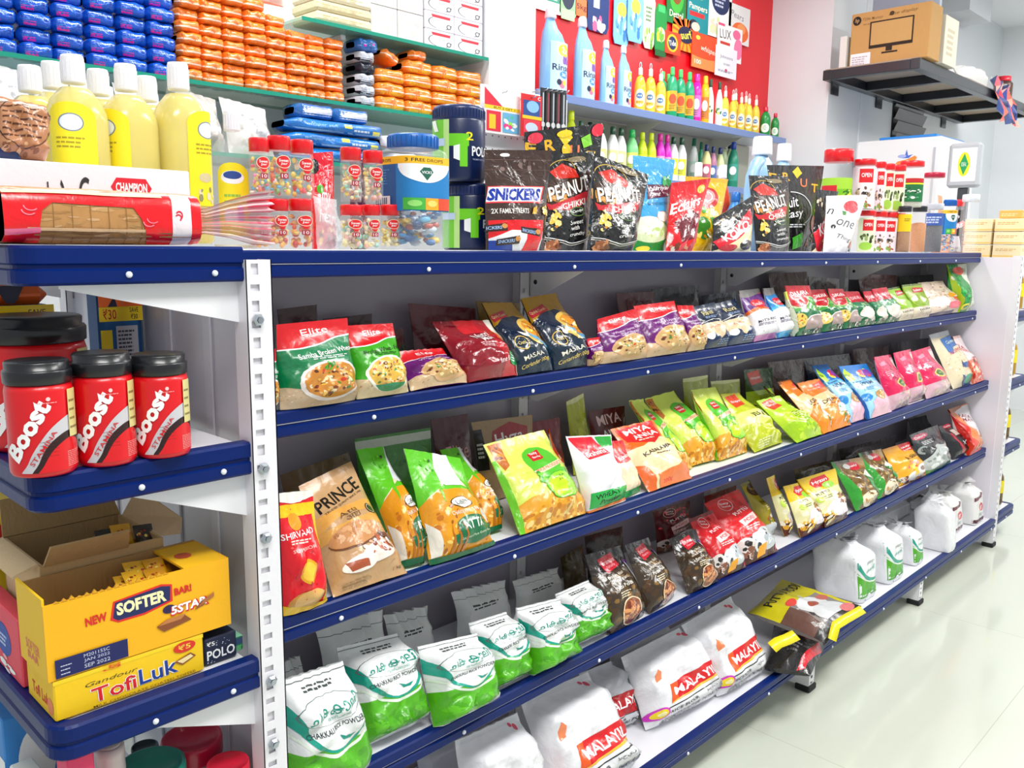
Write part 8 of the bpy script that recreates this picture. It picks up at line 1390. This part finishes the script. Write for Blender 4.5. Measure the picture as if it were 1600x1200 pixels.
for i, x in enumerate((958, 980)):
    board(x, x + 24, -40 - 6 * i, 70 - 4 * i, '#7ab8ea', E(.5, .5, .3, .11, '#f2d24a') + T('Dove', .5, .7, .6, .08, '#eef6ff', 0, .02) + SPK(.5, .25, .35, .18, 14, .09, ['#b8dcf6', '#5a9ad8', '#3a7ac0'], 3), ('sky blue bottle board on the red wall beside the navy one', 'second sky blue bottle board on the red wall, farther from the navy one')[i], 'b5', BOT, .005 * i)
board(1004, 1022, -10, 76, '#e4ecdc', SPK(.5, .2, .4, .2, 12, .1, ['#9ac84a', '#d8e8a0', '#6aa02a'], 3) + LN(.2, .5, .8, .8, 4, '#5a7a4a'), 'pale slim board with green leaves on the red wall', 'b6', RND)
board(1023, 1040, 6, 88, '#0f8a3c', E(.5, .42, .4, .14, '#e8f0c8') + SPK(.5, .42, .35, .12, 8, .12, ['#c8b43a', '#6ab03a'], 3) + R(.2, .85, .8, .98, '#3fc06a') + R(0, 0, 1, .12, '#0a5c28'), 'slim green bottle board on the red wall', 'b7', RND, .004)
board(1041, 1071, -50, 38, '#0f7a34', E(.5, .5, .36, .3, '#3fae3a') + E(.5, .54, .24, .18, '#8a4a1c') + T('Dettol', .5, .18, .7, .12, '#e8f4d8', 0, .02), 'green soap carton board on the red wall', 'b8')
board(1050, 1090, 29, 80, '#f2a41c', sum([P([(.5, .5), (.5 + .7 * math.cos(a), .5 + .7 * math.sin(a)), (.5 + .7 * math.cos(a + .16), .5 + .7 * math.sin(a + .16))], '#e8601c') for a in np.arange(0, 6.2, .4)], []) + E(.5, .5, .3, .26, '#141a44') + T('surf', .5, .5, .46, .24, '#f2e24a', 20, .04), 'orange board with a sunburst on the red wall', 'b9')
board(1039, 1063, 50, 85, '#e8401c', E(.45, .5, .36, .4, '#f2b81c') + E(.45, .5, .26, .3, '#1c2a5a') + T('Tide', .45, .5, .46, .24, '#f4f4f6', 10, .03), 'red orange square board with ringed blue disc on the red wall', 'b10', None, .006)
board(1073, 1106, -40, 50, '#0d8a94', T('Pampers', .5, .42, .86, .14, '#f2f4d8', 0, .03) + R(.1, .26, .8, .34, '#d8282c') + E(.6, .72, .2, .14, '#e8d43a') + E(.3, .1, .2, .1, '#16283a') + E(.4, .08, .2, .08, '#f0d8c0'), 'teal nappy board on the red wall', 'b11')
board(1106, 1141, -30, 60, '#eceef0', E(.5, .66, .4, .24, '#1a2a5c') + LN(.25, .55, .75, .75, 3, '#c8d0e8') + SPK(.4, .2, .3, .16, 10, .1, ['#d8e0a8', '#e8d8c8'], 3), 'white board with a navy drop on the red wall', 'b12')
board(1137, 1170, 8, 68, '#e6e4e4', T('Pears', .4, .72, .6, .16, '#7a7a84', -8, .0) + E(.55, .3, .4, .26, '#ee6a2c') + E(.6, .4, .2, .14, '#f49a5a'), 'pale board with an orange oval on the red wall', 'b13')
board(1080, 1122, 54, 109, '#e8481c', T('whisper', .62, .56, .6, .2, '#f8e0d0', -8, .02, .2) + WAVE([.34, .3, .3, .36], 0, '#f08a4a') + T('100', .22, .18, .24, .13, '#fff0e0', 0, .02) + E(.2, .86, .08, .06, '#f2d24a'), 'red orange pad board on the red wall', 'b14', None, .004)
board(1120, 1158, 40, 95, '#f4eef0', T('LUX', .3, .72, .46, .26, '#2a2426', 4, -.005) + E(.76, .8, .16, .14, '#ee6a9a') + E(.85, .4, .18, .3, '#f07aa8') + R(.1, .42, .5, .5, '#c83a2c') + R(0, .93, .26, 1, '#e0507a'), 'white and pink soap board on the red wall', 'b15', None, .006)
board(1117, 1150, 74, 121, '#e9e7f2', T('Johnsons', .5, .66, .6, .14, '#5a5a6a', 0, -.005) + T('no tears', .52, .44, .3, .08, '#6a6a78', 0) + E(.5, .22, .06, .07, '#c83a5a') + LN(.12, .16, .9, .24, 2, '#8a8aa0'), 'white plain lettered board hanging lowest on the red wall', 'b16', None, .008)

# ================================================================ on and under the black rack
zr = RZ + .006
xf = 4.975; a, b = at(1326, 103, X=xf), at(1450, 86, X=xf); ya, yb = a[1], b[1]; zt = at(1326, 24, X=xf)[2]
hp = E(.075, .86, .055, .085, '#1c1612') + T('hp', .075, .86, .055, .1, '#c9a06a', 0, .02, .2, 1.5) + T('P204v Monitor', .28, .87, .26, .06, '#8a6434', 0, .01, 0, 1.5) + LN(.16, .76, .42, .8, 1, '#9a744a') + T('Elite display', .66, .89, .36, .07, '#6a4a28', 2, -.01, .3, 1.5) + E(.52, .9, .03, .04, '#4a3018') + R(.25, .3, .80, .80, '#2a1a12') + R(.268, .36, .782, .775, '#c49a60') + R(.47, .22, .55, .3, '#2a1a12') + R(.42, .18, .62, .21, '#2a1a12') + R(.02, .0, .28, .24, '#eeeaf0') + LN(.04, .03, .26, .2, 4, '#b8b0b8')
g = Geo(); g.box(xf, yb, zr, xf + .17, ya, zt, '#c2955a', .004); lay(g, compile_art(('hp', 1, 1), hp, 1, 1), flat_surf((xf, ya, zr), (0, yb - ya, 0), (0, 0, zt - zr)), False)
ob = obj('monitor_carton', g, CARTON, org=(xf + .08, (ya + yb) / 2, zr)); tag(ob, 'brown monitor carton with a screen drawing on the black rack', 'box')
g = Geo(); g.box(xf + .172, yb + .02, zr, xf + .20, ya - .04, zt + .2, '#8fa0b4', .003); ob = obj('steel_panel', g, PAINT, org=(xf + .18, ya - .2, zr)); tag(ob, 'blue grey metal panel standing behind the monitor carton', 'panel')
box_thing('tall_carton', 'cream tall carton behind the blue grey panel on the rack', 'box', xf + .21, yb - .005, zr, xf + .42, yb + .25, zt - .03, '#ded6c4', LN(.2, .2, .8, .8, 5, '#c8b898'), LN(.2, .2, .8, .8, 5, '#c8b898'), key='tallc')
box_thing('side_carton', 'thin white carton beside the monitor carton on the rack', 'box', 4.955, ya + .012, zr, 5.12, ya + .05, zr + .17, '#dcdad6', key='sidec')
q = [np.array(v) for v in ((5.50, 2.0, zr + .03), (6.25, 2.0, zr + .03), (5.55, 2.2, zr + .12), (6.2, 2.2, zr + .12))]
make_bag('plastic_sack', 'puffy white plastic sack lying on the rack', 'sack', q, '#f2f2f6', None, None, .12, 'pillow', 601, None, zr, None, FILM, False)
q = [np.array(v) for v in ((5.62, 1.83, zr), (6.2, 1.83, zr), (5.65, 1.90, zr + .10), (6.15, 1.90, zr + .10))]
make_bag('plastic_sack', 'smaller white sack in front of the puffy one on the rack', 'sack', q, '#ecebea', None, None, .06, 'pillow', 602, None, zr, None, FILM, False)
g = Geo(); rgn = random.Random(8); V = []
for i in range(9):
    for j in range(7): V.append((6.15 + .05 * i + rgn.uniform(-.015, .015), 1.79 - .012 * j * (j > 2) + rgn.uniform(-.02, .02), zr + .06 - .045 * j + rgn.uniform(-.02, .02)))
F = [(i * 7 + j, i * 7 + j + 1, (i + 1) * 7 + j + 1, (i + 1) * 7 + j) for i in range(8) for j in range(6)]; cc = [rgn.choice(['#e8604a', '#1c3a8a', '#223a7a', '#d84a5a', '#16265a', '#e8a090']) for _ in F]; g.add(V, F, cc, True)
ob = obj('cloth', g, FILM, org=(6.35, 1.79, zr)); tag(ob, 'crumpled red and navy cloth hanging off the rack edge', 'cloth')
clear_x = 6.9
for i, (x, y, r, h, l) in enumerate(((6.75, 1.90, .06, .16, 'brown jar with a red lid at the far end of the rack'),)):
    t = thing('food_jar', l, 'jar', (x, y, zr)); g = Geo(); g.lathe([(r * .9, .001), (r, .01), (r, h * .7), (r * .7, h * .82)], '#4a2a1c', 18, (x, y, zr)); obj('jar_body', g, PLAST, t); g = Geo(); g.lathe([(r * .76, h * .8), (r * .78, h * .82), (r * .76, h), (r * .1, h)], '#d81c34', 18, (x, y, zr)); obj('lid', g, PLAST, t)
q = [np.array(v) for v in ((6.45, 1.84, zr), (6.65, 1.84, zr), (6.45, 1.9, zr + .12), (6.63, 1.9, zr + .11))]
make_bag('clear_wrap', 'clear wrap bundle between the cloth and the brown jar', 'wrap', q, '#f0f2f4', None, None, .05, 'pillow', 603, None, zr, None, CLEARF, False)
# white refrigerator and price display beyond the shelving
fx = 5.2; fa, fb = at(1338, 222, X=fx), at(1473, 217, X=fx); zf = fa[2]
t = thing('refrigerator', 'white refrigerator side with a fruit sticker beyond the shelving', 'refrigerator', (fx + .3, (fa[1] + fb[1]) / 2, 0))
g = Geo(); g.box(fx, fb[1], .03, fx + .58, fa[1], zf, '#e9eaee', .012); obj('cabinet', g, PAINT, t)
g = Geo(); y0 = at(1460, 240, X=fx)[1]; g.box(fx - .004, y0 - .006, 1.2, fx - .0005, y0 + .006, zf - .06, '#b9bcc4', .001); obj('handle_groove', g, PAINT, t)
g = Geo(); s0, s1 = at(1398, 262, X=fx - .001), at(1434, 232, X=fx - .001); lay(g, compile_art(('frz', 1, 1), P([(.0, .2), (.3, .1), (.9, .3), (1, .5), (.9, .62), (.5, .42), (.1, .34)], '#f08a3c') + P([(.3, .5), (.42, .6), (.5, 1), (.58, .64), (.8, .7), (.62, .5)], '#4a6ad0') + E(.3, .62, .2, .1, '#a8b4e8'), 1, 1), flat_surf((fx, s0[1], s0[2]), (0, s1[1] - s0[1], 0), (0, 0, s1[2] - s0[2])), False); obj('sticker', g, PAPER, t)
for yy in (fa[1] - .06, fb[1] + .06):
    for xx in (fx + .06, fx + .5): g = Geo(); g.lathe([(.02, .001), (.02, .03)], '#20242a', 10, (xx, yy, 0)); obj('foot', g, RUB, t)
q = [np.array(v) for v in ((fx + .05, fb[1] + .02, zf + .002), (fx + .5, fb[1] + .02, zf + .002))]
g = Geo(); g.box(fx + .02, fb[1] + .04, zf + .0005, fx + .5, fb[1] + .36, zf + .016, '#2a8ae0', .004); ob = obj('plastic_folder', g, PLAST, org=(fx + .2, fb[1] + .2, zf)); tag(ob, 'flat blue plastic folder lying on the refrigerator', 'folder')
dxp = 5.0; d0, d1 = at(1477, 294, X=dxp), at(1534, 221, X=dxp)
t = thing('price_display', 'grey framed screen with a green and yellow badge past the shelving', 'screen', (dxp + .03, (d0[1] + d1[1]) / 2, 0)); yA, yB, zA, zB = d0[1], d1[1], d0[2], d1[2]
g = Geo(); g.box(dxp, yB, zA, dxp + .06, yA, zB, '#b4b9c0', .014); obj('housing', g, PLAST, t)
g = Geo(); lay(g, compile_art(('disp', 1, 1), R(.14, .14, .9, .88, '#eef0f6') + E(.52, .52, .19, .27, '#e3e61c') + P([(.52, .76), (.66, .52), (.52, .28), (.38, .52)], '#0f9a5c') + T('IDEAL', .52, .52, .16, .09, '#d8f0e0', 0, .02, 0, 1), 1, 1), flat_surf((dxp, yA, zA), (0, yB - yA, 0), (0, 0, zB - zA)), False); obj('screen', g, PAPER, t)
g = Geo(); ym = (yA + yB) / 2; g.box(dxp + .02, ym - .025, .02, dxp + .06, ym + .025, zA, '#3a4048', .004); obj('pole', g, PAINT, t); g = Geo(); g.box(dxp - .12, ym - .18, .0005, dxp + .2, ym + .18, .02, '#2a2e34', .004); obj('base', g, PAINT, t)
for l_ in [o for o in bpy.data.objects if o.name.startswith('lettering')]: bpy.data.objects.remove(l_)
